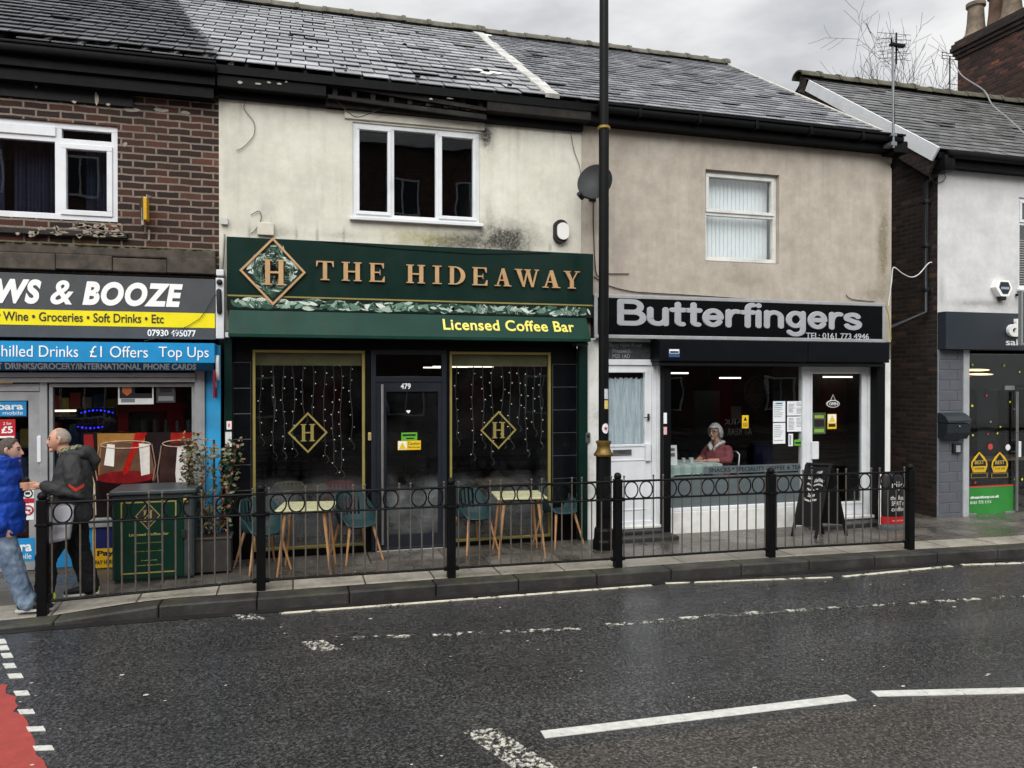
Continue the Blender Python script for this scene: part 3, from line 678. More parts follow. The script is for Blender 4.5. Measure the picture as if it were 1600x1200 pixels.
g = MB(); g.box(8.72, 8.98, -.28, -.02, 5.62, 5.8, .01); g.tube([(8.88, -.2, 5.7), (8.9, -.15, 5.6), (8.98, .1, 5.42), (8.98, .1, 5.36)], .04, 8); part('rainwater_hopper', g, BLACKW, bB)

# ---- the estate agent's building (right)
bE = thing('rendered_building', 'pale grey rendered building with dark brick gable and white bargeboard', 'building', (12.5, 0, 0))
m, t, b, c = render_mat('grey_render', (.56, .56, .55, 1), (.63, .63, .62, 1), (.47, .47, .46, 1), scale=2)
c = local_stain(t, c, (12.5,), [(10.8, 3.42, 1.2, .12, .55, (.16, .155, .14, 1)), (9.9, 3.6, .12, .5, .4, (.2, .2, .18, 1))]); t.links.new(c, b.inputs['Base Color']); GREYR = m
ew = rc(1592, 308, 1760, 458)
g = MB(); wall_holes(g, XE, 17, 2.6, 5.62, 0, .24, [(ew[0], ew[0]+1.3, ew[2], ew[3])]); part('wall', g, GREYR, bE)
window(bE, ew[0], ew[0]+1.3, ew[2], ew[3], .03, [(0, .5, 0, .72), (0, .5, .72, 1), (.5, 1, 0, 1)], sash=(1,))
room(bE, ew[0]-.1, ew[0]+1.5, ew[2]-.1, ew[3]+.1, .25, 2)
g = MB()
for k in range(22): g.box(ew[0]+.05, ew[0]+1.25, .2, .24, ew[2]+.04*k, ew[2]+.04*k+.008)
part('slatted_blind', g, M('#b9b2a4', .7), bE)
EP = R(35.2); EEY, EEZ = -.25, 5.74; ERY = 3.1; ERL = (ERY-EEY)/math.cos(EP); ERZ = EEZ+(ERY-EEY)*math.tan(EP)
g = MB(); g.prism([(XE, .001, -.2), (XE, 6.2, -.2), (XE, 6.2, 5.7), (XE, ERY, ERZ-.12), (XE, .001, 5.66)], (.2, 0, 0)); part('gable_wall', g, BR_DARK, bE)
g = slates(lambda s: 9.6, lambda s: 17, ERL, .2, .33, pitch=EP, ey=EEY, ez=EEZ, jit=.008); part('roof', g, SLATE3, bE)
roof_deck(9.62, 17, BLACKW, bE, ERY, 6.4, EP, EEY, EEZ)
ridge_tiles(9.5, 17, ERY, ERZ+.03, .45, .14, M('#4b493c', .9, var=.5, scale=4, bump=.6, bscale=40, dirt=.5), bE)
def ept(s, h): return roofpt(9.57, s, h, EP, EEY, EEZ)
g = MB(); g.prism([ept(.0, .03), ept(ERL-.22, .03), ept(ERL-.3, -.17), ept(.02, -.19)], (.035, 0, 0)); part('bargeboard', g, UPVC, bE)
g = MB(); g.prism([ept(ERL-.3, .03), ept(ERL+.02, .03), ept(ERL-.1, -.25), ept(ERL-.3, -.22)], (.1, 0, 0)); part('verge_brick', g, BR_DARK, bE)
g = MB(); g.prism([(9.605, EEY+.1, 5.6), (9.605, ERY, ERZ-.16), (9.605, ERY, ERZ-.42), (9.605, .0, 5.4)], (.2, 0, 0)); part('verge_corbel', g, BR_DARK, bE)
g = MB(); g.box(9.78, 17, -.2, .0, 5.52, 5.68, .004); part('eaves_board', g, BLACKW, bE)
g = MB(); g.box(9.72, 17, -.34, -.2, 5.62, 5.74, .035); g.box(9.66, 9.86, -.3, -.03, 5.42, 5.66, .02); part('gutter', g, BLACKW, bE, smooth=True)
# chimney on the party wall
CH = (15.2, 2.6, 5.0)
g = MB(); zt = P(1495, 93, 5.0).z
cx0 = P(1496, 120, 5.0).x
g.box(cx0, cx0+1.0, 2.5, 5.0, 7.2, zt+.0, .01); part('chimney', g, brick_mat('chimney_brick', (.09, .036, .024, 1), (.024, .014, .012, 1), (.05, .04, .035, 1), dark=.8), bE)
chim = bE.children[-1]
g = MB()
for k, (e, h) in enumerate(((.04, .09), (.08, .09), (.12, .1), (.10, .08), (.05, .07))):
    z0 = zt+sum((.09, .09, .1, .08, .07)[:k]); g.box(cx0-e, cx0+1.0+e, 2.5-e, 5+e, z0+.001*k, z0+h, .012)
part('chimney_cap', g, BR_DARK, chim)
pot = [(.2, 0), (.235, .02), (.23, .08), (.19, .14), (.165, .4), (.15, .72), (.185, .76), (.185, .84), (.14, .86), (.12, .8)]
for k in range(5):
    g = MB(); g.lathe(pot, (cx0+.28+.12*(k % 2), 4.75-k*.48, zt+.42), 18, sx=1.15, sy=1.15); part('chimney_pot', g, M('#5a4436', .8, var=.4, scale=6, dirt=.5) if k % 2 else M('#6d6152', .8, var=.4, scale=6, dirt=.5), chim, smooth=True)
# ================================================================== SHOPFRONTS AND SIGNS
GREEN = M('#08231d', .35, var=.15, scale=2.5, dirt=.1, spec=.2)
GREEN2 = M('#0d3329', .45, var=.2, scale=2, dirt=.2, spec=.15)
GOLD = M('#b39168', .45, .1, var=.12, scale=5)
GOLDL = M('#8f824a', .4, .2, var=.1)
YELLOWT = M('#d9cc5c', .5, var=.04)
NAVY = M('#1d2128', .35, var=.15, scale=3)
TILEB = M('#0c0e11', .12, var=.3, scale=3)
STEEL = M('#a9aaa8', .3, .9, var=.1)
ALU = M('#a5a8a9', .42, .5, var=.12, scale=4, dirt=.25)
WHITEM = M('#e9e9e6', .45, var=.04)
LAMP = M('#fff3dc', .5, var=0, emit=2.2)
leafm, t, b = newmat('printed_leaves'); gi = t.nodes.new('ShaderNodeNewGeometry')
t.links.new(ramp(t, gi.outputs['Random Per Island'], [(0, (.006, .02, .014)), (.3, (.03, .09, .06)), (.55, (.12, .22, .16)), (.78, (.32, .42, .34)), (1, (.66, .70, .62))]), b.inputs['Base Color']); setb(b, None, .35)
def leaf(g, cx, cz, l, w, a, y):
    d = Vector((math.cos(a), 0, math.sin(a))); n = Vector((-d.z, 0, d.x)); c = Vector((cx, y, cz))
    pr = [(0, 0), (.2, .7), (.5, 1), (.8, .6), (1, 0), (.8, -.6), (.5, -1), (.2, -.7)]
    g.face([c+d*l*(u-.5)+n*w*v*.5 for u, v in pr])
def inside(poly, x, z):
    r = False; n = len(poly)
    for i in range(n):
        (a, c), (d, e) = poly[i], poly[(i+1) % n]
        if (c > z) != (e > z) and x < (d-a)*(z-c)/(e-c)+a: r = not r
    return r
def leaves(poly, y, num, l, seed=3):
    num = int(num*.5); l *= 1.4
    rnd = random.Random(seed); g = MB(); xs = [p[0] for p in poly]; zs = [p[1] for p in poly]; k = 0
    for _ in range(num*14):
        if k >= num: break
        cx, cz, a = rnd.uniform(min(xs), max(xs)), rnd.uniform(min(zs), max(zs)), rnd.uniform(0, 6.28); ll = l*rnd.uniform(.6, 1.3)
        if all(inside(poly, cx+u*ll*.52*math.cos(a)+v*ll*.12*math.sin(a), cz+u*ll*.52*math.sin(a)+v*ll*.12*math.cos(a)) for u in (-1, 0, 1) for v in (-1, 1)):
            leaf(g, cx, cz, ll, ll*rnd.uniform(.2, .45), a, y-.00035*(k % 24)); k += 1
    # fronds: rows of narrow leaflets on a stem
    for _ in range(num//5):
        for _t in range(20):
            cx, cz, a = rnd.uniform(min(xs), max(xs)), rnd.uniform(min(zs), max(zs)), rnd.uniform(0, 6.28)
            pts = []
            for s in range(8):
                for sd in (-1, 1): pts.append((cx+math.cos(a)*l*.17*s, cz+math.sin(a)*l*.17*s, a+sd*1.0, l*.55*(1-s*.08)))
            if all(inside(poly, px+math.cos(an)*ll, pz+math.sin(an)*ll) for px, pz, an, ll in pts):
                for px, pz, an, ll in pts: leaf(g, px+math.cos(an)*ll*.5, pz+math.sin(an)*ll*.5, ll, ll*.16, an, y-.009)
                break
    return g
# ---------------------------------------------------------------- serif capitals cut from sheet
def serif(g, ch, x0, x1, z0, z1, y, d=.018):
    st, th, se = .22, .075, .055; w = 1.0; cnt = [0]
    def pr(pts):
        e = cnt[0]*.0006; cnt[0] += 1
        g.prism([(x0+(x1-x0)*u, y-e, z0+(z1-z0)*v) for u, v in pts], (0, d+e, 0))
    def stem(a, bot=1, top=1, s=st):
        pr([(a, 0), (a+s, 0), (a+s, 1), (a, 1)])
        for on, v0, v1 in ((bot, 0, se), (top, 1-se, 1)):
            if on: pr([(a-.09, v0), (a+s+.09, v0), (a+s+.09, v1), (a-.09, v1)])
    if ch == 'H': stem(.09); stem(1-.09-st); pr([(.3, .46), (.7, .46), (.7, .54), (.3, .54)])
    elif ch == 'I': g2 = .5-.45/2; pr([(.28, 0), (.72, 0), (.72, 1), (.28, 1)]); pr([(0, 0), (1, 0), (1, se), (0, se)]); pr([(0, 1-se), (1, 1-se), (1, 1), (0, 1)])
    elif ch == 'T': pr([(.38, 0), (.62, 0), (.62, 1), (.38, 1)]); pr([(0, .93), (1, .93), (1, 1), (0, 1)]); pr([(0, .7), (.05, .7), (.13, .95), (0, .95)]); pr([(1, .7), (1, .95), (.87, .95), (.95, .7)]); pr([(.25, 0), (.75, 0), (.75, se), (.25, se)])
    elif ch == 'E': stem(.09, 1, 1, .25); pr([(.3, .935), (.95, .935), (.95, 1), (.3, 1)]); pr([(.9, .72), (.95, .72), (.95, .96), (.78, .96)]); pr([(.3, .47), (.7, .47), (.7, .54), (.3, .54)]); pr([(.68, .36), (.72, .36), (.72, .65), (.68, .65)]); pr([(.3, 0), (1, 0), (1, .065), (.3, .065)]); pr([(.94, .04), (1, .04), (1, .3), (.95, .3), (.8, .04)])
    elif ch == 'D':
        stem(.08, 1, 1, .23); n = 14
        for k in range(n):
            q = []
            for a in (-math.pi/2+math.pi*k/n, -math.pi/2+math.pi*(k+1)/n): q.append(((.36+.62*math.cos(a), .5+.5*math.sin(a)), (.36+.36*math.cos(a), .5+.435*math.sin(a))))
            g.prism([(x0+(x1-x0)*u, y, z0+(z1-z0)*v) for u, v in (q[0][0], q[1][0], q[1][1], q[0][1])], (0, d, 0))
        pr([(.28, .935), (.4, .935), (.4, 1), (.28, 1)]); pr([(.28, 0), (.4, 0), (.4, .065), (.28, .065)])
    elif ch == 'A': pr([(.12, 0), (.2, 0), (.52, 1), (.44, 1)]); pr([(.62, 0), (.9, 0), (.58, 1), (.44, 1), (.4, .9)]); pr([(.25, .3), (.72, .3), (.7, .37), (.27, .37)]); pr([(0, 0), (.34, 0), (.34, se), (0, se)]); pr([(.54, 0), (1, 0), (1, se), (.54, se)])
    elif ch == 'W': pr([(.04, 1), (.23, 1), (.41, .0), (.33, 0)]); pr([(.33, 0), (.4, 0), (.56, 1), (.5, 1)]); pr([(.43, 1), (.6, 1), (.77, 0), (.69, 0)]); pr([(.7, 0), (.77, 0), (.95, 1), (.89, 1)]); pr([(0, 1-se), (.3, 1-se), (.3, 1), (0, 1)]); pr([(.39, 1-se), (.66, 1-se), (.66, 1), (.39, 1)]); pr([(.82, 1-se), (1, 1-se), (1, 1), (.82, 1)])
    elif ch == 'Y': pr([(.06, 1), (.32, 1), (.6, .4), (.4, .4)]); pr([(.5, .42), (.56, .42), (.9, 1), (.82, 1)]); pr([(.39, 0), (.62, 0), (.62, .45), (.39, .45)]); pr([(0, 1-se), (.42, 1-se), (.42, 1), (0, 1)]); pr([(.7, 1-se), (1, 1-se), (1, 1), (.7, 1)]); pr([(.26, 0), (.75, 0), (.75, se), (.26, se)])
def diamond(g, cx, cz, hw, hh, w, y, d):
    o = [(cx-hw, cz), (cx, cz+hh), (cx+hw, cz), (cx, cz-hh)]; k = 1-w/hw; i = [(cx+(x-cx)*k, cz+(z-cz)*k) for x, z in o]
    for a in range(4):
        c = (a+1) % 4; g.prism([(o[a][0], y, o[a][1]), (o[c][0], y, o[c][1]), (i[c][0], y, i[c][1]), (i[a][0], y, i[a][1])], (0, d, 0))
    return o

# ---- the coffee bar sign
SY = -.13
s1 = rc(355, 366, 927, 498, SY); s1 = (P(354, 366, SY).x, P(927, 398, SY).x, P(640, 490.5, SY).z, P(640, 383, SY).z)
sg = thing('shop_sign', 'dark green shop sign reading THE HIDEAWAY in raised gold capitals', 'shop sign', ((s1[0]+s1[1])/2, SY, s1[2]))
g = MB(); g.box(s1[0], s1[1], SY, -.001, s1[2], s1[3], .004); part('board', g, GREEN, sg)
zl = P(640, 470.5, SY).z
g = MB(); g.box(s1[0]+.01, s1[1]-.005, SY-.004, SY+.002, zl, zl+.018); part('gold_line', g, GOLDL, sg)
g = MB(); g.box(s1[0]+.005, s1[1]-.005, SY-.002, SY+.002, s1[2]+.008, zl-.002); part('printed_band', g, M('#071511', .35), sg)
band = sg.children[-1]
part('leaf_print', leaves([(s1[0]+.01, s1[2]+.012), (s1[1]-.01, s1[2]+.012), (s1[1]-.01, zl-.004), (s1[0]+.01, zl-.004)], SY-.003, 700, .11), leafm, band)
dc = P(426.5, 424, SY-.03); dw = (P(478, 424, SY-.03).x-P(374, 424, SY-.03).x)/2; dh = (P(426, 371.5, SY-.03).z-P(426, 478, SY-.03).z)/2
g = MB(); dpoly = diamond(g, dc.x, dc.z, dw, dh, .035, SY-.035, .034); part('diamond_frame', g, GOLD, sg)
g = MB(); k = .93; g.prism([(dc.x+(x-dc.x)*k, SY-.012, dc.z+(z-dc.z)*k) for x, z in dpoly], (0, .011, 0)); pl = part('diamond_panel', g, M('#0a1a15', .4), sg)
k = .9; part('leaf_print', leaves([(dc.x+(x-dc.x)*k, dc.z+(z-dc.z)*k) for x, z in dpoly], SY-.013, 330, .13, 5), leafm, pl)
g = MB(); a = P(411, 405, SY-.04), P(446, 446, SY-.04); serif(g, 'H', a[0].x, a[1].x, a[1].z, a[0].z, SY-.045, .022); part('monogram', g, GOLD, sg)
z1, z0 = P(507, 406.5, SY-.03).z, P(507, 437, SY-.03).z; z1b, z0b = P(895, 425, SY-.03).z, P(895, 451.5, SY-.03).z; z1, z0 = (z1+z1b)/2, (z0+z0b)/2
g = MB()
for ch, a, c in (('T', 494, 521.5), ('H', 534, 565), ('E', 577, 601), ('H', 635, 664), ('I', 676, 690), ('D', 701, 727.5), ('E', 738, 761.5), ('A', 773, 799), ('W', 804.5, 842), ('A', 847.5, 875.5), ('Y', 881, 906)):
    serif(g, ch, P(a, 430, SY-.03).x, P(c, 430, SY-.03).x, z0, z1, SY-.034, .024)
part('lettering', g, GOLD, sg)
g = MB(); g.tube([(s1[0]+1.1, SY-.006, s1[3]-.005), (1.3, SY-.008, s1[3]-.055), (2.3, SY-.008, s1[3]-.075), (3.3, SY-.006, s1[3]-.02)], .004, 5); part('stray_wire', g, BLACKW, sg)
# slanting shutter housing below it
AY = -.32
bz0, bz1_ = P(640, 529, AY).z, s1[2]-.004
ax0, ax1 = P(357, 510, AY+.05).x, P(921, 510, AY+.05).x
sb = thing('shutter_box', 'sloping dark green shutter housing lettered Licensed Coffee Bar', 'shutter box', ((ax0+ax1)/2, AY, bz0))
g = MB(); g.prism([(ax0, SY-.02, bz1_), (ax0, AY, bz0+.03), (ax0, AY, bz0-.005), (ax0, -.01, bz0-.005), (ax0, -.01, bz1_)], (ax1-ax0, 0, 0)); part('housing', g, GREEN2, sb)
g = MB(); tz0, tz1 = .052+bz0, 0
me = text_mesh('Licensed Coffee Bar', .018, 0, .003, 1.06); co = [v.co for v in me.vertices]; a, c = min(v.x for v in co), max(v.x for v in co); d, e = min(v.y for v in co), max(v.y for v in co)
tx0, tx1 = P(693, 512, -.26).x, P(898, 515, -.26).x; n0 = Vector((0, AY-(SY-.02), bz0+.03-bz1_)); up_ = -n0.normalized(); hgt = n0.length; out_ = Vector((1, 0, 0)).cross(up_); lz = .17
base = Vector((tx0, AY, bz0+.03))+up_*(hgt*.30)+out_*.003; mtx = Matrix(((( tx1-tx0)/(c-a), 0, 0, base.x-a*(tx1-tx0)/(c-a)), (0, up_.y*lz/(e-d), out_.y, base.y-d*up_.y*lz/(e-d)), (0, up_.z*lz/(e-d), out_.z, base.z-d*up_.z*lz/(e-d)), (0, 0, 0, 1)))
g.add(me, mtx); bpy.data.meshes.remove(me); part('lettering', g, YELLOWT, sb)
g = MB(); g.box(ax1-.16, ax1+.0, -.24, -.02, bz0-.06, bz0-.006, .015); part('end_bracket', g, M('#2b2d2e', .5), sb)

# ---- coffee bar shopfront, part of the cream building
g = MB()
l = rc(351, 520, 364, 875); g.box(l[0], l[1], -.08, .0, -.05, 2.7, .006); part('pilaster', g, GREEN, bH)
g = MB(); l = rc(902, 520, 915, 855); g.box(l[0], l[1], -.08, .0, -.05, 2.7, .006); part('pilaster', g, GREEN, bH)
lw = rc(394, 546, 571, 853); rw = rc(703, 549, 862, 839); dr = rc(580, 546, 698, 859)
pl0, pl1 = rc(351, 520, 364, 875)[1], rc(902, 520, 915, 855)[0]
g = MB(); wall_holes(g, pl0, pl1, -.1, 2.75, .02, .12, [lw, rw, (dr[0], dr[1], -.1, dr[3])]); part('shopfront_panel', g, M('#060708', .35, var=.3, spec=.15), bH)
def tiles(x0, x1, z0, z1, rows, y=.0):
    g = MB(); h = (z1-z0)/rows
    for k in range(rows): g.box(x0+.004, x1-.004, y, y+.018, z0+k*h+.004, z0+(k+1)*h-.004, .003)
    return g
zb = [P(378, y).z for y in (560, 770)]; step = (P(378, 566).z-P(378, 726).z)/4
for a, c in ((pl0+.005, lw[0]-.015), (rw[1]+.015, pl1-.005)):
    part('tile_panel', tiles(a, c, P(378, 566).z-step*6, P(378, 566).z, 6), TILEB, bH)
    g = MB(); g.box(a, c, .006, .019, P(378, 566).z-step*6, P(378, 566).z); part('tile_grout', g, M('#4c4f50', .8), bH)
def curtain_lights(x0, x1, zt, pxs, lens, label, y=.16):
    t_ = thing('curtain_light', label, 'curtain lights', ((x0+x1)/2, y, zt), 'curtain lights hung in the coffee bar windows')
    g = MB(); g.tube([(x0+.03, y, zt), ((x0+x1)/2, y, zt-.01), (x1-.03, y, zt)], .005, 5); part('header_wire', g, M('#6d6f70', .5), t_)
    for px, pl in zip(pxs, lens):
        p = P(px, pl, y); g = MB(); gb = MB(); pts = []; z = zt; x = p.x; k = random.randrange(3)
        while z > p.z:
            xx = x+.012*math.sin(z*7+px)+random.uniform(-.006, .006); pts.append((xx, y, z)); z -= random.uniform(.04, .06); k += 1
            if k % 3 == 2: sd = random.choice((-1, 1)); gb.ball((xx+sd*.02, y, z+.03), .0065 if random.random() < .6 else .005, 6); g.tube([(xx, y, z+.04), (xx+sd*.018, y, z+.032)], .0035, 4)
        if len(pts) > 5:
            q = pts[-1]; pts += [(q[0]+.03, y, q[2]-.03), (q[0]+.05, y, q[2]-.08), (q[0]+.02, y, q[2]-.11)]
        st = part('strand', g.tube(pts, .005, 5), M('#565a5d', .5), t_)
        part('bulb', gb, M('#fff1d8', .3, var=0, emit=.7), st)
    return t_
rnd = random.Random(4)
pxl = [407, 428, 443, 459, 474, 489, 507, 521, 533, 549]; pxr = [713, 739, 755, 769, 785, 797, 811, 822, 834, 845]
for (w_, pxs, lens, lab) in ((lw, pxl, [685, 710, 708, 700, 648, 655, 715, 728, 735, 690], 'curtain of tiny fairy lights in the window left of the door'), (rw, pxr, [690, 708, 695, 715, 690, 690, 668, 706, 670, 690], 'curtain of tiny fairy lights in the window right of the door')):
    fr_ = MB(); frame(fr_, w_[0], w_[1], w_[2], w_[3], .03, .09, .035, .004); fw_ = part('shop_window', fr_, GOLDL, bH)
    g = MB(); g.box(w_[0]+.03, w_[1]-.03, .06, .066, w_[2]+.03, w_[3]-.03); part('pane', g, glass_mat('misted_glass', (.78, .8, .8), mist=.15), fw_)
    g = MB(); g.box(w_[0]+.035, w_[1]-.035, .1, .14, w_[3]-.19, w_[3]-.04); part('inner_header', g, M('#8d8862', .5, var=.2), fw_)
    curtain_lights(w_[0], w_[1], w_[3]-.16, pxs, lens, lab)
for (px, py, hw_, hh_, lab) in ((481, 676, 31, 32, 'gold diamond decal with letter H on the window left of the door'), (779, 672, 28, 30, 'gold diamond decal with letter H on the window right of the door')):
    p = P(px, py, .055); k = P(px+hw_, py, .055).x-p.x; kh = p.z-P(px, py+hh_, .055).z
    t_ = thing('window_decal', lab, 'decal', (p.x, .055, p.z-kh), 'gold decals on the coffee bar windows'); g = MB(); diamond(g, p.x, p.z, k, kh, .03, .052, .004); part('diamond_outline', g, GOLDL, t_)
    g = MB(); serif(g, 'H', p.x-k*.36, p.x+k*.36, p.z-kh*.42, p.z+kh*.42, .05, .004); part('monogram', g, GOLDL, t_)
# faint gold words along the foot of the right window
p0, p1 = P(724, 838, .055), P(845, 826, .055)
wd = thing('window_decal', 'faint gold words along the foot of the window right of the door', 'decal', (p0.x, .055, p0.z)); lettering('lettering', 'WINE AND COFFEE BAR', p0.x, p1.x, p0.z, p0.z+.075, .055, M('#5b5a47', .5), wd, ext=.001)
# door
g = MB(); frame(g, dr[0], dr[1], -.02, dr[3], .0, .1, .06, .004); tz = P(640, 592).z; g.box(dr[0]+.05, dr[1]-.05, .001, .099, tz-.04, tz+.03, .003); df = part('door_frame', g, NAVY, bH)
g = MB(); g.box(dr[0]+.05, dr[1]-.05, .05, .056, tz+.02, dr[3]-.05); part('transom_pane', g, SHOPGLASS, df)
dl = rc(586, 597, 695, 857); dp = rc(604, 612, 685, 842)
g = MB(); wall_holes(g, dr[0]+.062, dr[1]-.062, .012, tz-.045, .012, .07, [(dp[0], dp[1], .2, dp[3])]); dd = part('door', g, NAVY, bH)
g = MB(); g.box(dp[0]-.01, dp[1]+.01, .035, .041, .19, dp[3]+.01); part('pane', g, glass_mat('misted_glass_door', (.76, .78, .78), mist=.26), dd)
hx = P(597.5, 700, -.05).x
g = MB(); g.tube([(hx, -.06, .1), (hx, -.06, tz-.07)], .018, 10)
for z in (.3, 1.0, 1.8): g.tube([(hx, -.06, z), (hx, .015, z)], .01, 6)
part('handle', g, STEEL, dd, smooth=True)
g = MB(); g.box(dr[0]+.05, dr[1]-.05, -.02, .012, -.03, .012, .004); part('threshold', g, STEEL, bH)
p0, p1 = P(626, 608, .01), P(641.5, 599, .01); lettering('door_number', '479', p0.x, p1.x, p0.z, p1.z, .008, WHITEM, dd, bold=.015)
def sticker(name, pl, pt, pr, pb, Y, mat, label, cat='sticker', group=None, pts=None, th=.002):
    a = rc(pl, pt, pr, pb, Y); t_ = thing(name, label, cat, ((a[0]+a[1])/2, Y, a[2]), group); g = MB()
    g.box(a[0], a[1], Y, Y+th, a[2], a[3]); part('sheet', g, mat, t_); return t_, a
def sub(t_, a, u0, v0, u1, v1, mat, name='printed_block', dy=.0015):
    g = MB(); y = t_.location.y; g.box(a[0]+(a[1]-a[0])*u0, a[0]+(a[1]-a[0])*u1, y-dy, y-.0002, a[2]+(a[3]-a[2])*v0, a[2]+(a[3]-a[2])*v1); return part(name, g, mat, t_)
def subtext(t_, a, s, u0, v0, u1, v1, mat, dy=.002, **k):
    w_, h_ = a[1]-a[0], a[3]-a[2]; k.setdefault('ext', .0006); return lettering('lettering', s, a[0]+w_*u0, a[0]+w_*u1, a[2]+h_*v0, a[2]+h_*v1, t_.location.y-dy, mat, t_, **k)
INK = M('#1c1c1e', .6, var=0); PAPER = M('#dfe3e4', .6, var=.05); YEL = M('#e0b81e', .5, var=.05); LIME = M('#5aa52c', .5, var=.1); REDP = M('#b3202a', .45, var=.06)
t_, a = sticker('rating_sticker', 627, 676, 652, 688, .028, LIME, 'green hygiene rating sticker on the dark coffee bar door'); sub(t_, a, .08, .55, .9, .8, INK); sub(t_, a, .3, .18, .8, .35, INK)
t_, a = sticker('warning_sticker', 621.5, 689, 657.5, 702.5, .028, YEL, 'yellow caution sticker below the green one on the coffee bar door'); sub(t_, a, .02, .06, .38, .94, PAPER)
g = MB(); p = (a[0]+(a[1]-a[0])*.2, a[2]); h_ = a[3]-a[2]; g.prism([(p[0]-h_*.4, .0255, p[1]+.12*h_), (p[0]+h_*.4, .0255, p[1]+.12*h_), (p[0], .0255, p[1]+.88*h_)], (0, .001, 0)); part('warning_triangle', g, YEL, t_)
subtext(t_, a, 'Caution', .44, .55, .96, .88, INK); subtext(t_, a, 'Mind the step', .44, .15, .96, .4, INK)
p = P(638, 643, .03); g = MB(); g.prism([(p.x+.0016*16*math.sin(k/20*6.283)**3, p.y-.002, p.z+.0016*(13*math.cos(k/20*6.283)-5*math.cos(2*k/20*6.283)-2*math.cos(3*k/20*6.283))) for k in range(20)], (0, .002, 0)); single('heart_sticker', g, WHITEM, 'tiny white heart sticker above the others on the coffee bar door', 'sticker')
p = P(577.5, 682, .01); g = MB(); g.box(p.x-.02, p.x+.02, -.01, .02, p.z-.05, p.z+.05, .006); single('entry_plate', g, M('#b9a56a', .4, .5), 'small brass entry plate left of the coffee bar door', 'entry plate')
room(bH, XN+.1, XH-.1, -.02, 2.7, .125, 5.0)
for x in (pl0-.1,): pass
g = MB()
for k, (x0, x1, y, z) in enumerate(((2.5, 3.6, 2.6, 2.45), (2.4, 3.3, 3.4, 2.4), (2.4, 3.0, 4.4, 2.4), (3.2, 4.4, 4.4, 2.42))):
    g = MB(); g.box(x0*.98, x1*.9, y, y+.03, z, z+.025); 
    x1 = min(x1, 3.5)
    if x0 < 3.3: single('strip_light', g, LAMP, ['lit strip light seen through the upper part of the right coffee bar window', 'second lit strip light behind the right coffee bar window', 'faint far strip light deep inside the coffee bar', 'far right strip light deep inside the coffee bar'][k], 'strip light', 'strip lights in the coffee bar')
    else: g.bm.free()
# tables and seats dimly visible inside
g = MB()
for x, y in ((.1, .9), (2.9, .9)): g.box(x-.35, x+.35, y-.3, y+.3, .70, .74, .01); g.tube([(x, y, 0), (x, y, .7)], .03, 8)
part('inner_table', g, M('#4a3a2c', .5), bH)
g = MB(); g.box(.3, 2.2, 3.2, 3.8, 0, 1.1, .01); g.box(.25, 2.25, 3.15, 3.85, 1.1, 1.15, .01); part('bar_counter', g, M('#3d2c20', .5), bH)

# ---------------------------------------------------------------- the cafe
BY = -.17
b1 = (P(930, 460, BY).x, P(1383, 475, BY).x, (P(935, 524, BY).z+P(1384, 537, BY).z)/2, (P(935, 460, BY).z+P(1382, 475, BY).z)/2)
sg = thing('shop_sign', 'black shop sign reading Butterfingers in rounded silver letters', 'shop sign', ((b1[0]+b1[1])/2, BY, b1[2]))
g = MB(); g.box(b1[0], b1[1], BY+.012, -.001, b1[2], b1[3]); part('board', g, M('#040506', .3, var=.2, spec=.12), sg)
g = MB(); frame(g, b1[0]-.01, b1[1]+.01, b1[2]-.01, b1[3]+.01, BY, BY+.03, .05, .006); part('frame', g, M('#a3a5a6', .4, .4, var=.1, dirt=.15), sg)
# rounded letters as bent bars
def arc(cx, cy, rx, ry, a0, a1, n=14): return [(cx+rx*math.cos(R(a0+(a1-a0)*k/n)), cy+ry*math.sin(R(a0+(a1-a0)*k/n))) for k in range(n+1)]
LET = {
 'B': (.80, [[(.1, .09), (.1, .91)], [(.1, .91), (.42, .91)]+arc(.42, .71, .21, .2, 90, -90)+[(.1, .51)], [(.1, .51), (.44, .51)]+arc(.46, .3, .24, .21, 90, -90)+[(.1, .09)]]),
 'u': (.66, [[(.1, .64), (.1, .28)]+arc(.31, .29, .21, .2, 180, 360)+[(.52, .64)], [(.52, .64), (.52, .09)]]),
 't': (.44, [[(.2, .86), (.2, .22)]+arc(.31, .2, .11, .11, 180, 280), [(.05, .64), (.36, .64)]]),
 'e': (.66, [[(.1, .38), (.52, .38)], arc(.315, .37, .22, .28, 2, 325, 20)]),
 'r': (.46, [[(.1, .64), (.1, .09)], [(.1, .38)]+arc(.32, .4, .2, .24, 160, 75)]),
 'f': (.42, [[(.2, .09), (.2, .74)]+arc(.33, .75, .13, .16, 180, 80), [(.05, .62), (.35, .62)]]),
 'i': (.25, [[(.1, .64), (.1, .09)], [(.1, .89), (.1, .9)]]),
 'n': (.66, [[(.1, .64), (.1, .09)], [(.1, .4)]+arc(.31, .42, .21, .22, 170, 0)+[(.52, .09)]]),
 'g': (.67, [arc(.31, .38, .21, .26, 20, 340, 20), [(.53, .64), (.53, .0)]+arc(.31, -.03, .22, .19, 0, -150)]),
 's': (.6, [arc(.29, .5, .19, .14, 20, 200)+[(.2, .42), (.4, .33)]+arc(.31, .23, .2, .14, 40, -160)])}
g = MB(); adv = 0
for ch in 'Butterfingers': adv += LET[ch][0]
X0, X1 = P(964, 490, BY).x, P(1346, 490, BY).x; zb0, zt0 = (P(982, 507.5, BY).z+P(1332, 517, BY).z)/2, (P(982, 466, BY).z+P(1160, 474, BY).z)/2
sx_, sz_ = (X1-X0)/(adv-.02), (zt0-zb0); x = 0; rr_ = .094
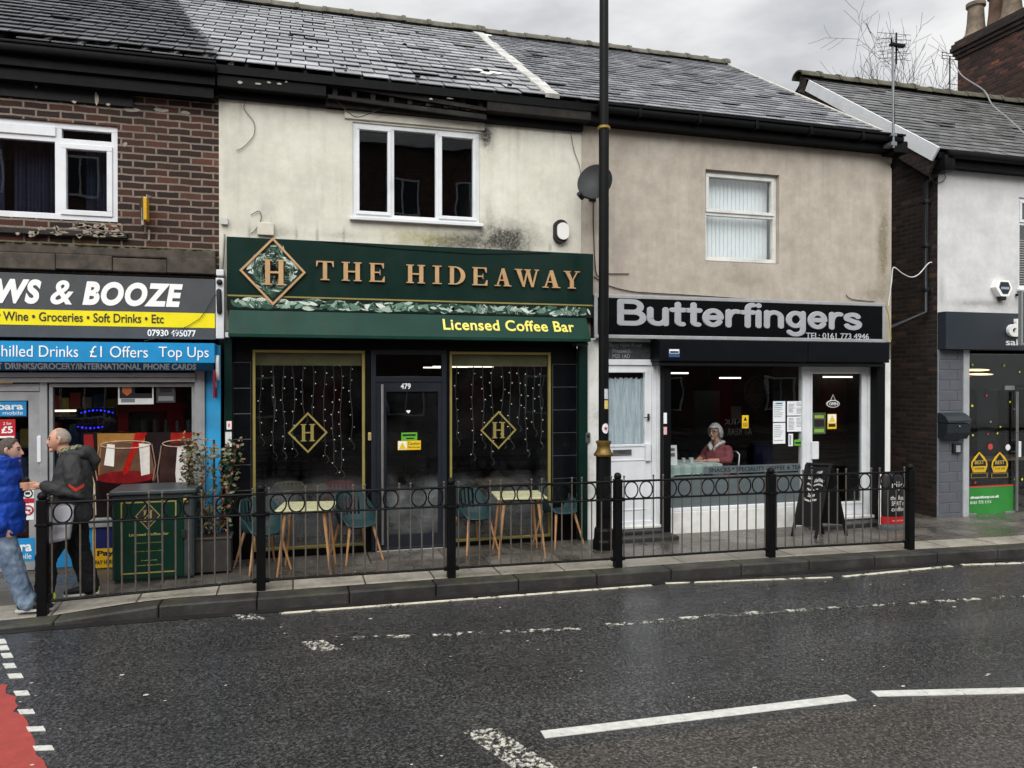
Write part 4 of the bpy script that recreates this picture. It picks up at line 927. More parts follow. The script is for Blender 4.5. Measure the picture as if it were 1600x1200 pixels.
for ch in 'Butterfingers':
    w_, strokes = LET[ch]
    for si, st in enumerate(strokes):
        tb = MB(); tb.tube([(u+x, 0, v) for u, v in st], rr_, 10, round_cap=True)
        for v in tb.bm.verts: v.co = (X0+v.co.x*sx_, BY+.006+max(v.co.y, -.03)*.3-.0004*si, zb0+v.co.z*sz_)
        me = bpy.data.meshes.new('l'); tb.bm.to_mesh(me); g.bm.from_mesh(me); bpy.data.meshes.remove(me)
    x += w_
part('lettering', g, M('#9b9ea1', .45, .0, var=.06), sg)
a = P(1259.5, 530, BY), P(1358, 521, BY); lettering('lettering', 'TEL: 0161 773 4946', a[0].x, a[1].x, P(1308, 529.5, BY).z, P(1308, 520.5, BY).z, BY+.006, M('#a9acae', .5), sg, bold=.01)
# shutter housing of the cafe
c1 = rc(1031, 534, 1390, 569, -.3)
tb = thing('shutter_box', 'black shutter housing below the silver lettered cafe sign', 'shutter box', ((c1[0]+c1[1])/2, -.3, c1[2]))
g = MB(); g.box(c1[0], 7.2, -.3, -.001, c1[2]+.02, b1[2]-.015, .012); g.box(7.206, c1[1], -.3, -.001, c1[2]+.02, b1[2]-.015, .012); part('housing', g, M('#0a0c10', .4, var=.2, scale=3, spec=.12), tb)
g = MB(); g.box(c1[0]+.02, c1[1]-.02, -.24, -.01, c1[2]-.04, c1[2]+.018, .01); part('shutter_rail', g, M('#0d0f11', .5), tb)
t_, a = sticker('maker_sticker', 1045, 545, 1062, 558, -.303, M('#35517c', .4), 'small blue and white sticker on the cafe shutter housing'); sub(t_, a, .05, .45, .95, .95, PAPER); sub(t_, a, .1, .5, .9, .72, REDP)
FZ = .14
lp = rc(908, 535, 934, 860); g = MB(); g.box(3.84, lp[1], -.05, .1, -.08, 2.74, .006); part('pilaster', g, M('#d9d9d4', .5, var=.06, scale=3, dirt=.4), bB)
rp = rc(1373, 565, 1391, 830); g = MB(); g.box(rp[0], 8.88, -.05, .1, -.08, 2.5, .006); part('pilaster', g, M('#dcdcd8', .5, var=.06, scale=3, dirt=.25), bB)
ld = rc(935, 532, 1027, 822)
# side door to the flat, with net curtain
g = MB(); frame(g, ld[0], ld[1]-.02, FZ, 2.79, -.01, .1, .07, .005); zt = P(980, 566).z; g.box(ld[0]+.06, ld[1]-.08, -.009, .099, zt-.04, zt+.04, .004); fdf = part('door_frame', g, UPVC, bB)
a = rc(928, 533, 1013, 561); g = MB(); g.box(ld[0]+.06, ld[1]-.08, .03, .04, zt+.03, 2.74); part('address_pane', g, M('#3a3d3f', .25, var=.15), fdf)
for k, (s, px0, px1, py) in enumerate((('475a Bury New Road', 934, 1002, 540), ('Prestwich', 957, 985, 548.5), ('M25 1AD', 957, 984, 556.5))):
    q0, q1 = P(px0, py+3, .03), P(px1, py-3, .03); lettering('lettering', s, q0.x, q1.x, q0.z, q1.z, .027, M('#8d9193', .6), fdf, ext=.001)
dpn = rc(950, 582, 1008, 694)
dx0, dx1 = ld[0]+.072, ld[1]-.092
g = MB(); wall_holes(g, dx0, dx1, FZ+.07, zt-.045, .015, .075, [(dpn[0], dpn[1], dpn[2], dpn[3])]); fd = part('door', g, UPVC, bB, label='white door with net curtain behind its upper pane')
g = MB(); frame(g, dpn[0]-.03, dpn[1]+.03, dpn[2]-.03, dpn[3]+.03, .004, .02, .03, .004); zq = P(980, 798).z; frame(g, dx0+.08, dx1-.08, zq, P(980, 718).z, .006, .018, .02, .004); part('door_moulding', g, UPVC, fd)
g = MB(); g.box(dpn[0], dpn[1], .04, .045, dpn[2], dpn[3]); part('pane', g, GLASS, fd)
g = MB(); n = 60; row = None
for k in range(n+1):
    x = dpn[0]-.02+(dpn[1]-dpn[0]+.04)*k/n; y = .1+.012*math.sin(k*1.35)+.006*math.sin(k*3.3+1); r2 = [g.bm.verts.new((x+.01*math.sin(k*.9+j), y+.003*math.sin(j*1.7+k), dpn[2]-.03+(dpn[3]-dpn[2]-.05+.012*math.sin(k*.8))*j/8)) for j in range(9)]
    if row:
        for j in range(8): g.bm.faces.new((row[j], r2[j], r2[j+1], row[j+1]))
    row = r2
part('net_curtain', g, M('#b9c3c9', .8, var=.12, scale=5), fd, smooth='all')
g = MB(); g.box(dpn[0]-.05, dpn[1]+.05, .16, .17, dpn[2]-.1, dpn[3]+.1); part('door_lining', g, DARKIN, fd)
a = rc(958, 703, 987, 711); g = MB(); frame(g, a[0], a[1], a[2], a[3], .0, .016, .014, .003); g.box(a[0]+.01, a[1]-.01, .004, .015, a[2]+.012, a[3]-.012); part('letter_plate', g, M('#6b6d6e', .3, .6), fd)
lettering('lettering', 'POST', a[0]+.09, a[1]-.09, a[2]+.025, a[3]-.025, .003, INK, fd, ext=.0008)
g = MB(); p = P(1013.5, 652); g.box(p.x-.014, p.x+.014, -.01, .016, p.z-.05, p.z+.05, .006); g.tube([(p.x, -.012, p.z), (p.x, -.04, p.z), (p.x-.09, -.04, p.z)], .008, 6); part('handle', g, M('#39393b', .4, .4), fd)
a = rc(1008, 693, 1016, 720); g = MB(); g.box(a[0], a[1], -.03, .016, a[2], a[3], .006); part('lock_guard', g, UPVC, fd)
g = MB(); g.box(ld[0]-.02, ld[1]+.05, -.06, .1, FZ-.03, FZ+.01, .01); part('door_sill', g, UPVC_OLD, bB)
g = MB(); g.box(ld[0]-.03, ld[1]+.12, -.42, .1, -.02, .06, .012); g.box(ld[0]+.0, ld[1]+.02, -.18, .1, .06, FZ-.032, .012); part('step', g, M('#2b2b29', .5, var=.3, bump=.4, bscale=50, dirt=.4), bB)
ml = rc(1018, 535, 1030, 838); g = MB(); g.box(ld[1]-.02, ml[1], -.03, .1, .1, 2.74, .006); part('mullion', g, UPVC, bB)
for (l_, r_) in ((1030.5, 1041), (1360, 1372)):
    a = rc(l_, 570, r_, 830); g = MB(); g.box(a[0], a[1], -.14, .02, -.05, c1[2]+.0, .004); g.box(a[0]+.02, a[1]-.02, -.142, -.13, .0, c1[2]-.02); part('shutter_guide', g, M('#090a0c', .5, spec=.12), bB)
# shop window of the cafe
sw = rc(1042, 572, 1259, 797); wz0_ = (P(1042, 800).z+P(1240, 791).z)/2; sw = (sw[0], P(1254, 700).x, wz0_, c1[2]+.03)
g = MB(); g.box(sw[0]-.02, sw[1]+.05, -.0, .06, wz0_-.0, wz0_+.05, .008); g.box(sw[0]-.02, sw[0]+.02, .0, .08, wz0_+.05, sw[3]); g.box(sw[1], sw[1]+.06, .0, .1, .1, sw[3], .006); cw = part('shop_window', g, UPVC, bB)
g = MB(); g.box(sw[0], sw[1], .04, .046, wz0_+.04, sw[3]); part('pane', g, glass_mat('cafe_glass', (.93, .94, .94)), cw)
pz = P(1200, 739, .05).z, P(1200, 724, .05).z
g = MB(); g.box(sw[0]+.02, sw[1]-.01, .055, .07, wz0_+.05, P(1150, 742, .05).z); part('lower_panel', g, M('#6a7173', .4, var=.1, scale=2), cw)
zs0, zs1 = P(1150, 738, .05).z, P(1150, 729.5, .05).z
g = MB(); g.box(P(1100, 735, .05).x, sw[1]-.01, .05, .056, zs0-.01, zs1+.02); part('lettered_band', g, M('#6b7478', .4), cw)
q0, q1 = P(1132, 737, .048), P(1252, 730, .048); lettering('lettering', 'SNACKS * SPECIALITY COFFEE & TEA', q0.x-.25, q1.x, zs0+.012, zs1-.0, .047, M('#1f2427', .5), cw, ext=.001, bold=.012)
g = MB(); g.box(sw[0]-.02, sw[1]+.06, -.02, .12, -.09, wz0_-.002, .008); part('stall_riser', g, M('#d6d6d1', .5, var=.06, scale=3, dirt=.35), bB)
# cafe door
cdr = rc(1259, 578, 1360, 806); g = MB(); z0d = P(1300, 806).z
g = MB(); frame(g, sw[1]+.062, cdr[1], z0d, c1[2]+.03, .0, .1, .055, .005); cdf = part('door_frame', g, UPVC, bB)
dpn = rc(1270, 584, 1347, 783); g = MB(); wall_holes(g, sw[1]+.12, cdr[1]-.06, z0d+.056, c1[2]-.03, .012, .07, [dpn]); cd_ = part('door', g, UPVC, bB, label='white framed glass cafe door with a white bottom rail')
g = MB(); g.box(dpn[0]-.01, dpn[1]+.01, .035, .041, dpn[2]-.01, dpn[3]+.01); part('pane', g, SHOPGLASS, cd_)
g = MB(); frame(g, dpn[0]-.035, dpn[1]+.035, dpn[2]-.035, dpn[3]+.035, .002, .016, .035, .005); part('bead', g, UPVC, cd_)
a = rc(1267, 690, 1277, 717); g = MB(); g.box(a[0], a[1], -.04, .014, a[2], a[3], .008); part('lock_guard', g, UPVC, cd_)
g = MB(); g.box(sw[1]+.02, cdr[1]+.05, -.1, .1, z0d-.05, z0d-.003, .01); part('door_sill', g, UPVC_OLD, bB)
g = MB(); g.box(sw[1]+.0, rp[0]-.03, -.38, .1, -.03, z0d-.06, .015); part('step', g, M('#2a2b2b', .4, var=.3, bump=.4, bscale=50), bB)
g = MB(); g.box(cdr[1]+.002, rc(1360, 570, 1372, 830)[0]-.0, .0, .1, .1, c1[2]+.02, .004); part('mullion', g, UPVC, bB)
# inside the cafe
room(bB, ld[1]+.0, 8.85, .12, 2.75, .125, 5.2, M('#191412', .9, var=.3))
WOODP = M('#2b211c', .6, var=.3, scale=4)
g = MB(); g.box(dpn[0]-.06, dpn[1]+.45, .9, .93, .15, 2.4); part('inner_screen', g, WOODP, bB)
for px, py, w_, Y, lab in ((1055, 583, .5, 2.0, 'lit strip light at top left inside the cafe window'), (1142, 590.5, .42, 2.6, 'lit strip light at top middle inside the cafe window'), (1221, 595.5, .34, 3.6, 'dim far strip light at top right inside the cafe window'), (1311, 589, .55, .75, 'lit strip light showing through the glass cafe door')):
    p = P(px, py, Y); g = MB(); g.box(p.x-w_/2, p.x+w_/2, Y, Y+.05, p.z-.012, p.z+.012); single('strip_light', g, LAMP, lab, 'strip light', 'strip lights in the cafe')
p = P(1178, 613, 1.6); t_ = thing('wall_clock', 'large dim oval wall clock inside the cafe', 'clock', (p.x, 1.6, p.z-.25))
g = MB(); 
for v in (0,): 
    tb = MB(); tb.lathe([(.0, 0), (.27, 0), (.28, .02), (.26, .05), (.0, .05)], (0, 0, 0), 28, sx=.72)
    tb.bm.transform(Matrix.Translation((p.x, 1.6, p.z)) @ Matrix.Rotation(math.pi/2, 4, 'X')); me = bpy.data.meshes.new('l'); tb.bm.to_mesh(me); g.bm.from_mesh(me)
part('face', g, M('#4a463d', .6, var=.2), t_)
g = MB()
for k in range(12):
    an = k*math.pi/6; g.box(p.x+.15*math.sin(an)-.006, p.x+.15*math.sin(an)+.006, 1.54, 1.549, p.z+.21*math.cos(an)-.018, p.z+.21*math.cos(an)+.018)
g.box(p.x-.006, p.x+.006, 1.542, 1.548, p.z, p.z+.15); g.box(p.x, p.x+.09, 1.543, 1.547, p.z-.006, p.z+.006); part('numerals', g, INK, t_)
a = rc(1199, 695, 1254, 726, 1.2); t_ = thing('cafe_counter', 'dark blue counter inside the cafe near the door', 'counter', ((a[0]+a[1])/2, 1.3, .13)); g = MB(); g.box(a[0], a[1]+.3, 1.2, 1.6, .13, a[3], .01); part('body', g, M('#16264f', .5), t_); g = MB(); g.box(a[0]-.03, a[1]+.33, 1.17, 1.63, a[3], a[3]+.03, .006); part('worktop', g, M('#2c2d33', .4), t_)
a = rc(1085, 611, 1125, 700, 3.0); g = MB(); g.box(a[0], a[1], 3.0, 3.05, a[2]-.6, a[3], .006); part('inner_doorway', g, M('#27474c', .6), bB)
a = rc(1143, 635, 1158, 655, 1.4); g = MB(); g.box(a[0], a[1], 1.4, 1.42, a[2], a[3]); single('framed_notice', g, M('#5d5a52', .6), 'dim framed notice on the wall inside the cafe', 'notice')
q0, q1 = P(1134, 664, .05), P(1166, 654, .05)
# the mirrored lettering on the pane (read from inside)
rd = thing('window_decal', 'faint reversed parking words on the cafe window glass', 'decal', (q0.x, .05, P(1140, 700, .05).z))
for s, (p0_, p1_) in (('PARK', ((1131, 664), (1168, 654))), ('AT REAR', ((1136, 680), (1175, 669)))):
    o0, o1 = P(*p0_, .048), P(*p1_, .048); me = text_mesh(s, .01, 0, .0006); tb = tfit(MB(), s, o0.x, o1.x, o0.z, o1.z, .048, ext=.0006)
    for v in tb.bm.verts: v.co.x = o0.x+o1.x-v.co.x
    part('lettering', tb, M('#2a2826', .6), rd)
# notices on the glass
def menu(pl, pt, pr, pb, label, seed, head=None):
    t_, a = sticker('menu_sheet', pl, pt, pr, pb, .036, PAPER, label, 'menu', 'white menu sheets on the cafe window'); rnd = random.Random(seed); g = MB(); y = .0345
    cols = 2 if (pr-pl) > 22 else 1
    for r in range(9):
        for c in range(cols):
            u0 = .08+c*.46; u1 = u0+(.38 if cols == 2 else .78)*rnd.uniform(.6, 1); v = .88-r*.09
            if rnd.random() < .9: g.box(a[0]+(a[1]-a[0])*u0, a[0]+(a[1]-a[0])*u1, y, y+.001, a[2]+(a[3]-a[2])*v-.004, a[2]+(a[3]-a[2])*v+.004)
    part('printed_lines', g, M('#7e8488', .6), t_)
    if head: sub(t_, a, .25, .86, .75, .93, M('#2f7fae', .5), dy=.003)
menu(1208, 627, 1227, 659, 'white menu sheet with blue heading, upper left of the cafe notices', 1, 1); menu(1230, 627, 1256.5, 649, 'white two column menu sheet, upper right of the cafe notices', 2)
menu(1230, 651, 1256.5, 674, 'white two column menu sheet, just below the upper right cafe notice', 3); menu(1208, 661, 1227, 693, 'plain white list below the blue headed menu sheet', 4)
t_, a = sticker('notice_strip', 1232, 678, 1239, 697, .036, PAPER, 'narrow white notice strip below the cafe menu sheets', 'notice'); sub(t_, a, .2, .1, .6, .9, M('#9aa', .5) if False else M('#8f9899', .5))
t_, a = sticker('rating_sticker', 1241, 687, 1257, 696, .036, LIME, 'green hygiene rating sticker on the cafe window by the door'); sub(t_, a, .1, .3, .8, .6, INK)
t_, a = sticker('warning_sticker', 1159.5, 649, 1169.5, 669, .036, YEL, 'small yellow warning sticker in the middle of the cafe window'); g = MB(); m_ = (a[0]+a[1])/2; g.prism([(m_-.03, .0345, a[2]+.11), (m_+.03, .0345, a[2]+.11), (m_, .0345, a[2]+.17)], (0, .001, 0)); part('warning_triangle', g, INK, t_); sub(t_, a, .1, .1, .9, .45, M('#b08a18', .5))
t_, a = sticker('warning_sticker', 1293, 647, 1307, 670, .028, YEL, 'yellow and white caution sticker on the cafe door'); sub(t_, a, .06, .42, .94, .97, PAPER); g = MB(); m_ = (a[0]+a[1])/2; h_ = a[3]-a[2]; g.prism([(m_-.055, .025, a[2]+h_*.48), (m_+.055, .025, a[2]+h_*.48), (m_, .025, a[2]+h_*.92)], (0, .001, 0)); part('warning_triangle', g, YEL, t_); sub(t_, a, .12, .14, .88, .34, INK)
t_, a = sticker('event_poster', 1270, 645, 1290, 678, .028, M('#3d5230', .5, var=.5, scale=12), 'dark green event poster on the cafe door', 'poster'); sub(t_, a, .12, .35, .88, .68, M('#23161f', .5)); sub(t_, a, .15, .74, .85, .88, M('#93a052', .5)); sub(t_, a, .12, .08, .88, .24, M('#7ca347', .5))
p = P(1302, 631, .02); t_ = thing('open_sign', 'small oval OPEN sign hanging in the cafe door', 'open sign', (p.x, .02, p.z-.05)); g = MB()
tb = MB(); tb.lathe([(.0, 0), (.115, 0), (.115, .012), (.0, .012)], (0, 0, 0), 28, sy=.5); tb.bm.transform(Matrix.Translation((p.x, .034, p.z)) @ Matrix.Rotation(math.pi/2, 4, 'X')); me = bpy.data.meshes.new('l'); tb.bm.to_mesh(me); g.bm.from_mesh(me); part('plate', g, M('#d6d8d4', .4), t_)
tb = MB(); tb.lathe([(.0, 0), (.1, 0), (.1, .004), (.0, .004)], (0, 0, 0), 28, sy=.46); tb.bm.transform(Matrix.Translation((p.x, .0215, p.z)) @ Matrix.Rotation(math.pi/2, 4, 'X')); me = bpy.data.meshes.new('l'); tb.bm.to_mesh(me); g = MB(); g.bm.from_mesh(me); part('plate_centre', g, INK, t_)
lettering('lettering', 'OPEN', p.x-.075, p.x+.075, p.z-.022, p.z+.022, .0155, WHITEM, t_, bold=.01, ext=.001)
g = MB(); g.tube([(p.x-.05, .025, p.z+.04), (p.x, .025, p.z+.14), (p.x+.05, .025, p.z+.04)], .004, 5); part('cord', g, PAPER, t_)
t_, a = sticker('small_sticker', 1037, 645, 1042, 662, -.146, PAPER, 'narrow white sticker on the black shutter guide of the cafe'); t_, a = sticker('small_sticker', 1037, 667, 1042, 679, -.146, M('#d9a9ad', .5), 'small pink and white sticker below the narrow white one')
t_, a = sticker('small_sticker', 354, 658, 362, 671, -.084, M('#e2d3d3', .5), 'small pale sticker on the green pilaster, upper of two'); sub(t_, a, .35, .3, .6, .7, REDP)
t_, a = sticker('small_sticker', 352, 675, 362, 698, -.084, M('#c9c9c9', .5, var=.3, scale=40), 'grey speckled sticker on the green pilaster, lower of two')

# ---------------------------------------------------------------- the newsagent shopfront
NY = -.13
n1 = (-6.4, P(336, 480, NY).x, (P(10, 527, NY).z+P(330, 530, NY).z)/2, (P(10, 428, NY).z+P(330, 434, NY).z)/2)
sg = thing('shop_sign', 'grey and yellow shop sign reading NEWS & BOOZE in white', 'shop sign', ((n1[0]+n1[1])/2, NY, n1[2])); g = MB(); g.box(n1[0], n1[1], NY, -.001, n1[2], n1[3], .003); part('board', g, M('#474a4c', .4, var=.1, dirt=.1), sg)
def zz(y0, y1, Y): return P(180, y1, Y).z, P(180, y0, Y).z
zy = zz(486.5, 510, NY); g = MB(); g.box(n1[0]+.001, n1[1]-.001, NY-.004, NY+.001, *zy); part('yellow_band', g, M('#e4d316', .45, var=.06), sg)
def nx(px, Y=NY): return P(px, 500, Y).x
zt_ = zz(440.5, 478, NY)
for s, a, c in (('NEWS', -74, 65), ('&', 79, 115), ('BOOZE', 129, 286)): lettering('lettering', s, nx(a), nx(c), zt_[0], zt_[1], NY-.003, WHITEM, sg, bold=.022 if s == '&' else .05, shear=.22, spacing=1.12)
zt_ = zz(490, 504, NY); lettering('lettering', 'Wine • Groceries • Soft Drinks • Etc', nx(5), nx(256), zt_[0], zt_[1], NY-.006, M('#33322a', .5), sg, bold=.012)
lettering('lettering', 'Beers •', nx(-48), nx(1), zt_[0]+.02, zt_[1], NY-.006, M('#33322a', .5), sg, bold=.012)
zt_ = zz(514, 524.5, NY); lettering('lettering', '07930 495077', nx(230.5), nx(306), zt_[0], zt_[1], NY-.003, WHITEM, sg, bold=.02)
BLY = -.4; BLUE = M('#1b86bd', .4, var=.1, scale=3, dirt=.12); BLUED = M('#124e70', .5, var=.15, dirt=.2)
z_t, z_m, z_b = P(180, 534.5, BLY).z, P(180, 566, BLY).z, P(180, 579, BLY+.08).z; xr = P(335, 550, BLY).x
sb = thing('shutter_box', 'bright blue shutter housing lettered Chilled Drinks and Top Ups', 'shutter box', (-3.5, BLY, z_b))
g = MB(); g.prism([(-6.4, BLY, z_t), (-6.4, -.002, z_t), (-6.4, -.002, z_m), (-6.4, BLY, z_m)], (xr+6.4, 0, 0)); part('housing', g, BLUE, sb)
g = MB(); g.prism([(-6.4, BLY+.003, z_m-.002), (-6.4, -.05, z_m-.002), (-6.4, -.05, z_b), (-6.4, BLY+.09, z_b)], (xr+6.4-.02, 0, 0)); part('lower_face', g, BLUED, sb)
zt_ = (P(180, 558.5, BLY).z, P(180, 541, BLY).z)
for s, a, c, lo in (('Chilled Drinks', -15, 122, 0), ('£1 Offers', 140.5, 231, 0), ('Top Ups', 248, 326, .03)): lettering('lettering', s, nx(a, BLY), nx(c, BLY), zt_[0]-lo, zt_[1], BLY-.003, WHITEM, sb, bold=-.004)
zt_ = (P(180, 579, BLY+.04).z, P(180, 567.5, BLY+.04).z); g = tfit(MB(), 'SOFT DRINKS/GROCERY/INTERNATIONAL PHONE CARDS', nx(-32, BLY), nx(306, BLY), 0, 1, 0, bold=.03, shear=.2, ext=.001)
p_hi, p_lo = Vector((0, BLY+.003, z_m-.002)), Vector((0, BLY+.09, z_b))
for v in g.bm.verts: q = p_lo.lerp(p_hi, .12+.76*v.co.z); v.co = (v.co.x, q.y-.004+v.co.y, q.z)
part('lettering', g, M('#b4bdc2', .5), sb)
# white control box with dome camera
cx0_, cx1_ = P(337, 470, -.18).x, P(350, 470, -.18).x
t_ = thing('shutter_motor_box', 'tall white control box between the newsagent sign and green sign', 'control box', ((cx0_+cx1_)/2, -.18, 2.68)); g = MB(); g.box(cx0_, cx1_, -.18, -.001, P(343, 529, -.18).z, P(343, 434, -.18).z, .008); g.box(cx0_+.005, cx1_+.0, -.19, -.02, P(343, 431, -.18).z, P(343, 421, -.18).z, .012); part('case', g, M('#c9cacb', .5, var=.05, dirt=.15), t_)
q = P(343, 441, -.2); g = MB(); g.ball(q, .035, 12); part('camera_dome', g, INK, t_, smooth=True); q0, q1 = P(342, 455, -.2), P(343, 487, -.2); g = MB(); g.tube([q0, q1], .03, 10, round_cap=True); part('black_fitting', g, INK, t_, smooth=True)
g = MB(); g.tube([P(342, 457, -.22), P(333, 465, -.16), P(322, 485, -.15), P(312, 498, -.15), P(296, 508, -.15), P(260, 525, -.15), P(225, 533, -.16)], .004, 5); part('lead', g, INK, t_)
# shopfront frame
g = MB(); zs = [P(150, y, -.1).z for y in (582, 590, 598)]
for k in range(2): g.box(-6.4, P(306, 590, -.1).x, -.12+.004*k, -.02, zs[k+1]+.004, zs[k], .006)
part('shutter_slats', g, ALU, bN)
al = rc(306, 582, 322, 900); g = MB(); g.box(al[0], al[1], -.1, .02, -.08, z_b, .004); g.box(al[0]+.03, al[1]-.03, -.104, -.09, .0, z_b-.05); part('shutter_guide', g, ALU, bN)
bp = rc(324, 540, 345, 900); g = MB(); g.box(al[1]+.004, P(345, 700, -.06).x, -.06, .02, -.08, z_t-.01, .004); part('pilaster', g, M('#2a93c6', .5, var=.12, scale=4, dirt=.3), bN)
vx = rc(64, 600, 77, 900); g = MB(); g.box(vx[0], vx[1], -.05, .06, -.08, zs[2], .004); ndf = part('door_frame', g, ALU, bN)
sl_ = rc(77, 598, 306, 812); szb = P(150, 815).z
g = MB(); frame(g, sl_[0]+.003, al[0]-.003, szb, zs[2]-.01, -.03, .05, .04, .004); nwn = part('shop_window', g, ALU, bN)
g = MB(); g.box(sl_[0]+.03, al[0]-.03, .02, .026, szb+.03, zs[2]-.04); part('pane', g, glass_mat('shop_glass_left', (.7, .72, .72)), nwn)
g = MB(); g.box(sl_[0]+.0, al[0], -.06, .05, szb-.06, szb-.003, .006); part('sill', g, ALU, bN)
g = MB(); g.box(sl_[0]+.0, al[0], -.03, .05, .05, szb-.062); part('stall_panel', g, M('#1c7fb5', .5, var=.1, dirt=.2), bN)
g = MB(); g.box(-6.4, al[0], -.02, .06, -.12, .05, .01); part('plinth', g, M('#55544f', .7, var=.3, dirt=.5), bN)
dz0 = .03; g = MB(); dxl = vx[0]-1.02
wall_holes(g, dxl, vx[0]-.004, dz0, zs[2]-.1, -.02, .03, [(dxl+.09, vx[0]-.12, .72, zs[2]-.2), (dxl+.09, vx[0]-.12, .14, .62)]); g.box(dxl-.05, vx[0]-.004, -.04, .05, zs[2]-.095, zs[2]-.01, .004); nd = part('door', g, ALU, bN)
g = MB(); g.box(dxl+.08, vx[0]-.11, .0, .006, .13, zs[2]-.19); part('pane', g, SHOPGLASS, nd)
a = rc(61, 681, 66, 722, -.05); g = MB(); g.box(a[0]-.02, a[1]-.01, -.06, -.02, a[2], a[3], .006); part('handle', g, UPVC, nd)
a = rc(0, 593, 20, 599, -.1); g = MB(); g.box(a[0]-.3, a[1], -.11, -.1, a[2], a[3]); part('door_label', g, M('#b79430', .5), nd)
g = MB(); wall_holes(g, -6.4, dxl-.05, -.1, zs[2], -.02, .03, [(-6.2, dxl-.2, .7, zs[2]-.1)]); part('side_frame', g, ALU, bN)
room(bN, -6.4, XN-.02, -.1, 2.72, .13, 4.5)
g = MB(); rnd = random.Random(12)
for z in (.5, .9, 1.3, 1.7, 2.1): g.box(-4.4, -1.0, 1.5, 1.9, z, z+.03)
for x in (-4.4, -3.3, -2.1, -1.0): g.box(x, x+.03, 1.5, 1.9, 0, 2.3)
part('shelf_unit', g, M('#6b6a66', .6), bN); su = bN.children[-1]
gs = [MB() for _ in range(4)]
for z in (.53, .93, 1.33, 1.73):
    x = -4.3
    while x < -1.1: w_ = rnd.uniform(.07, .16); gs[rnd.randrange(4)].box(x, x+w_*.9, 1.5, 1.7, z, z+rnd.uniform(.15, .3), .006); x += w_
for q, c in zip(gs, ('#7a1d1d', '#9a8a3a', '#2d4a6a', '#6a6a66')): part('stock', q, M(c, .5), su)['kind'] = 'stuff'
a = rc(184, 631, 288, 800, .6); t_ = thing('drinks_fridge', 'red drinks fridge with grey glass door behind the wine poster', 'fridge', ((a[0]+a[1])/2, .9, 0)); g = MB(); wall_holes(g, a[0], a[1], .0, a[3], .6, 1.2, [(a[0]+.12, a[1]-.2, .4, a[3]-.1)]); part('body', g, M('#9c1420', .4, var=.1), t_)
g = MB(); g.box(a[0]+.1, a[1]-.18, .66, .67, .4, a[3]-.08); part('door_panel', g, M('#3b3f42', .3, var=.3), t_); g = MB()
for k in range(5): g.lathe([(.04, 0), (.045, .01), (.045, .14), (.035, .16)], (a[0]+.3+.13*k, .63, a[3]-.36), 12)
part('can', g, M('#6f7678', .3, .4), t_)
p = P(88, 642, 1.2); g = MB(); g.box(p.x-.28, p.x+.28, 1.2, 1.24, p.z-.012, p.z+.012); single('strip_light', g, LAMP, 'lit strip light behind the newsagent door frame', 'strip light')
# wine picture in the window (glasses and a red pour)
wp = (P(131, 680, .012).x, al[0]-.045, szb+.045, P(215, 676, .012).z); t_ = thing('wine_poster', 'large photo poster of red wine poured into glasses in newsagent window', 'poster', ((wp[0]+wp[1])/2, .012, wp[2]))
def wq(u, v, dy): return (wp[0]+(wp[1]-wp[0])*u, .012-dy, wp[2]+(wp[3]-wp[2])*v)
g = MB(); g.prism([wq(0, 0, 0), wq(1, 0, 0), wq(1, 1, 0), wq(0, 1, 0)], (0, .004, 0)); part('sheet', g, M('#1a1313', .3, var=.5, scale=3), t_)
def wpoly(name, pts, col, dy, rough=.3, **k): g = MB(); g.prism([wq(u, v, dy) for u, v in pts], (0, .0008, 0)); return part(name, g, M(col, rough, **k), t_)
def ell(cu, cv, ru, rv, a0=0, a1=360, n=26): return [(cu+ru*math.cos(R(a0+(a1-a0)*k/n)), cv+rv*math.sin(R(a0+(a1-a0)*k/n))) for k in range(n+1)]
def ellc(*a): return ell(*a)[:-1]
wpoly('tan_area', [(.13, .45), (.12, 1), (.56, .99), (.52, .5)], '#8c6431', .001, var=.4, scale=5)
wpoly('pale_area', [(0, .03), (.11, .03), (.1, .4), (.05, .62), (0, .65)], '#a99a7c', .0012, var=.4, scale=6)
wpoly('red_area', [(0, .72), (.1, .7), (.08, .99), (0, .99)], '#7d1d1c', .0014, var=.3)
wpoly('red_area', [(.78, .72), (1, .72), (1, .99), (.8, .99)], '#8a1c12', .0014, var=.4, scale=8)
wpoly('glass_bowl', [(.13, .42), (.16, .85), (.33, .89), (.6, .85), (.66, .45), (.55, .2), (.22, .2)], '#5a4131', .002, var=.5, scale=4)
wpoly('wine', ellc(.38, .47, .27, .075), '#6e1418', .0032, var=.4, scale=12)
wpoly('wine', [(.115, .46), (.645, .46), (.58, .18), (.5, .08), (.25, .08), (.16, .2)], '#170709', .0026, var=.3)
wpoly('pour', [(.47, 1), (.58, 1), (.46, .74), (.40, .52), (.36, .5), (.35, .56), (.42, .78)], '#9c1812', .004, var=.35, scale=14)
wpoly('highlight', [(.18, .62), (.27, .6), (.28, .86), (.21, .87)], '#d8d4cc', .0042, var=.1); wpoly('highlight', [(.52, .48), (.6, .5), (.6, .86), (.5, .87)], '#cfcac2', .0042, var=.15, scale=10)
wpoly('glass_bowl', [(.68, .1), (.7, .72), (.74, .86), (1, .88), (1, .1)], '#33211e', .0022, var=.5, scale=5); wpoly('highlight', [(.86, .18), (.91, .2), (.96, .5), (.95, .84), (.86, .82), (.84, .5)], '#cfc9c6', .0044, var=.12)
wpoly('highlight', [(.02, .25), (.07, .1), (.1, .3), (.05, .55)], '#c8bfae', .0044, var=.2)
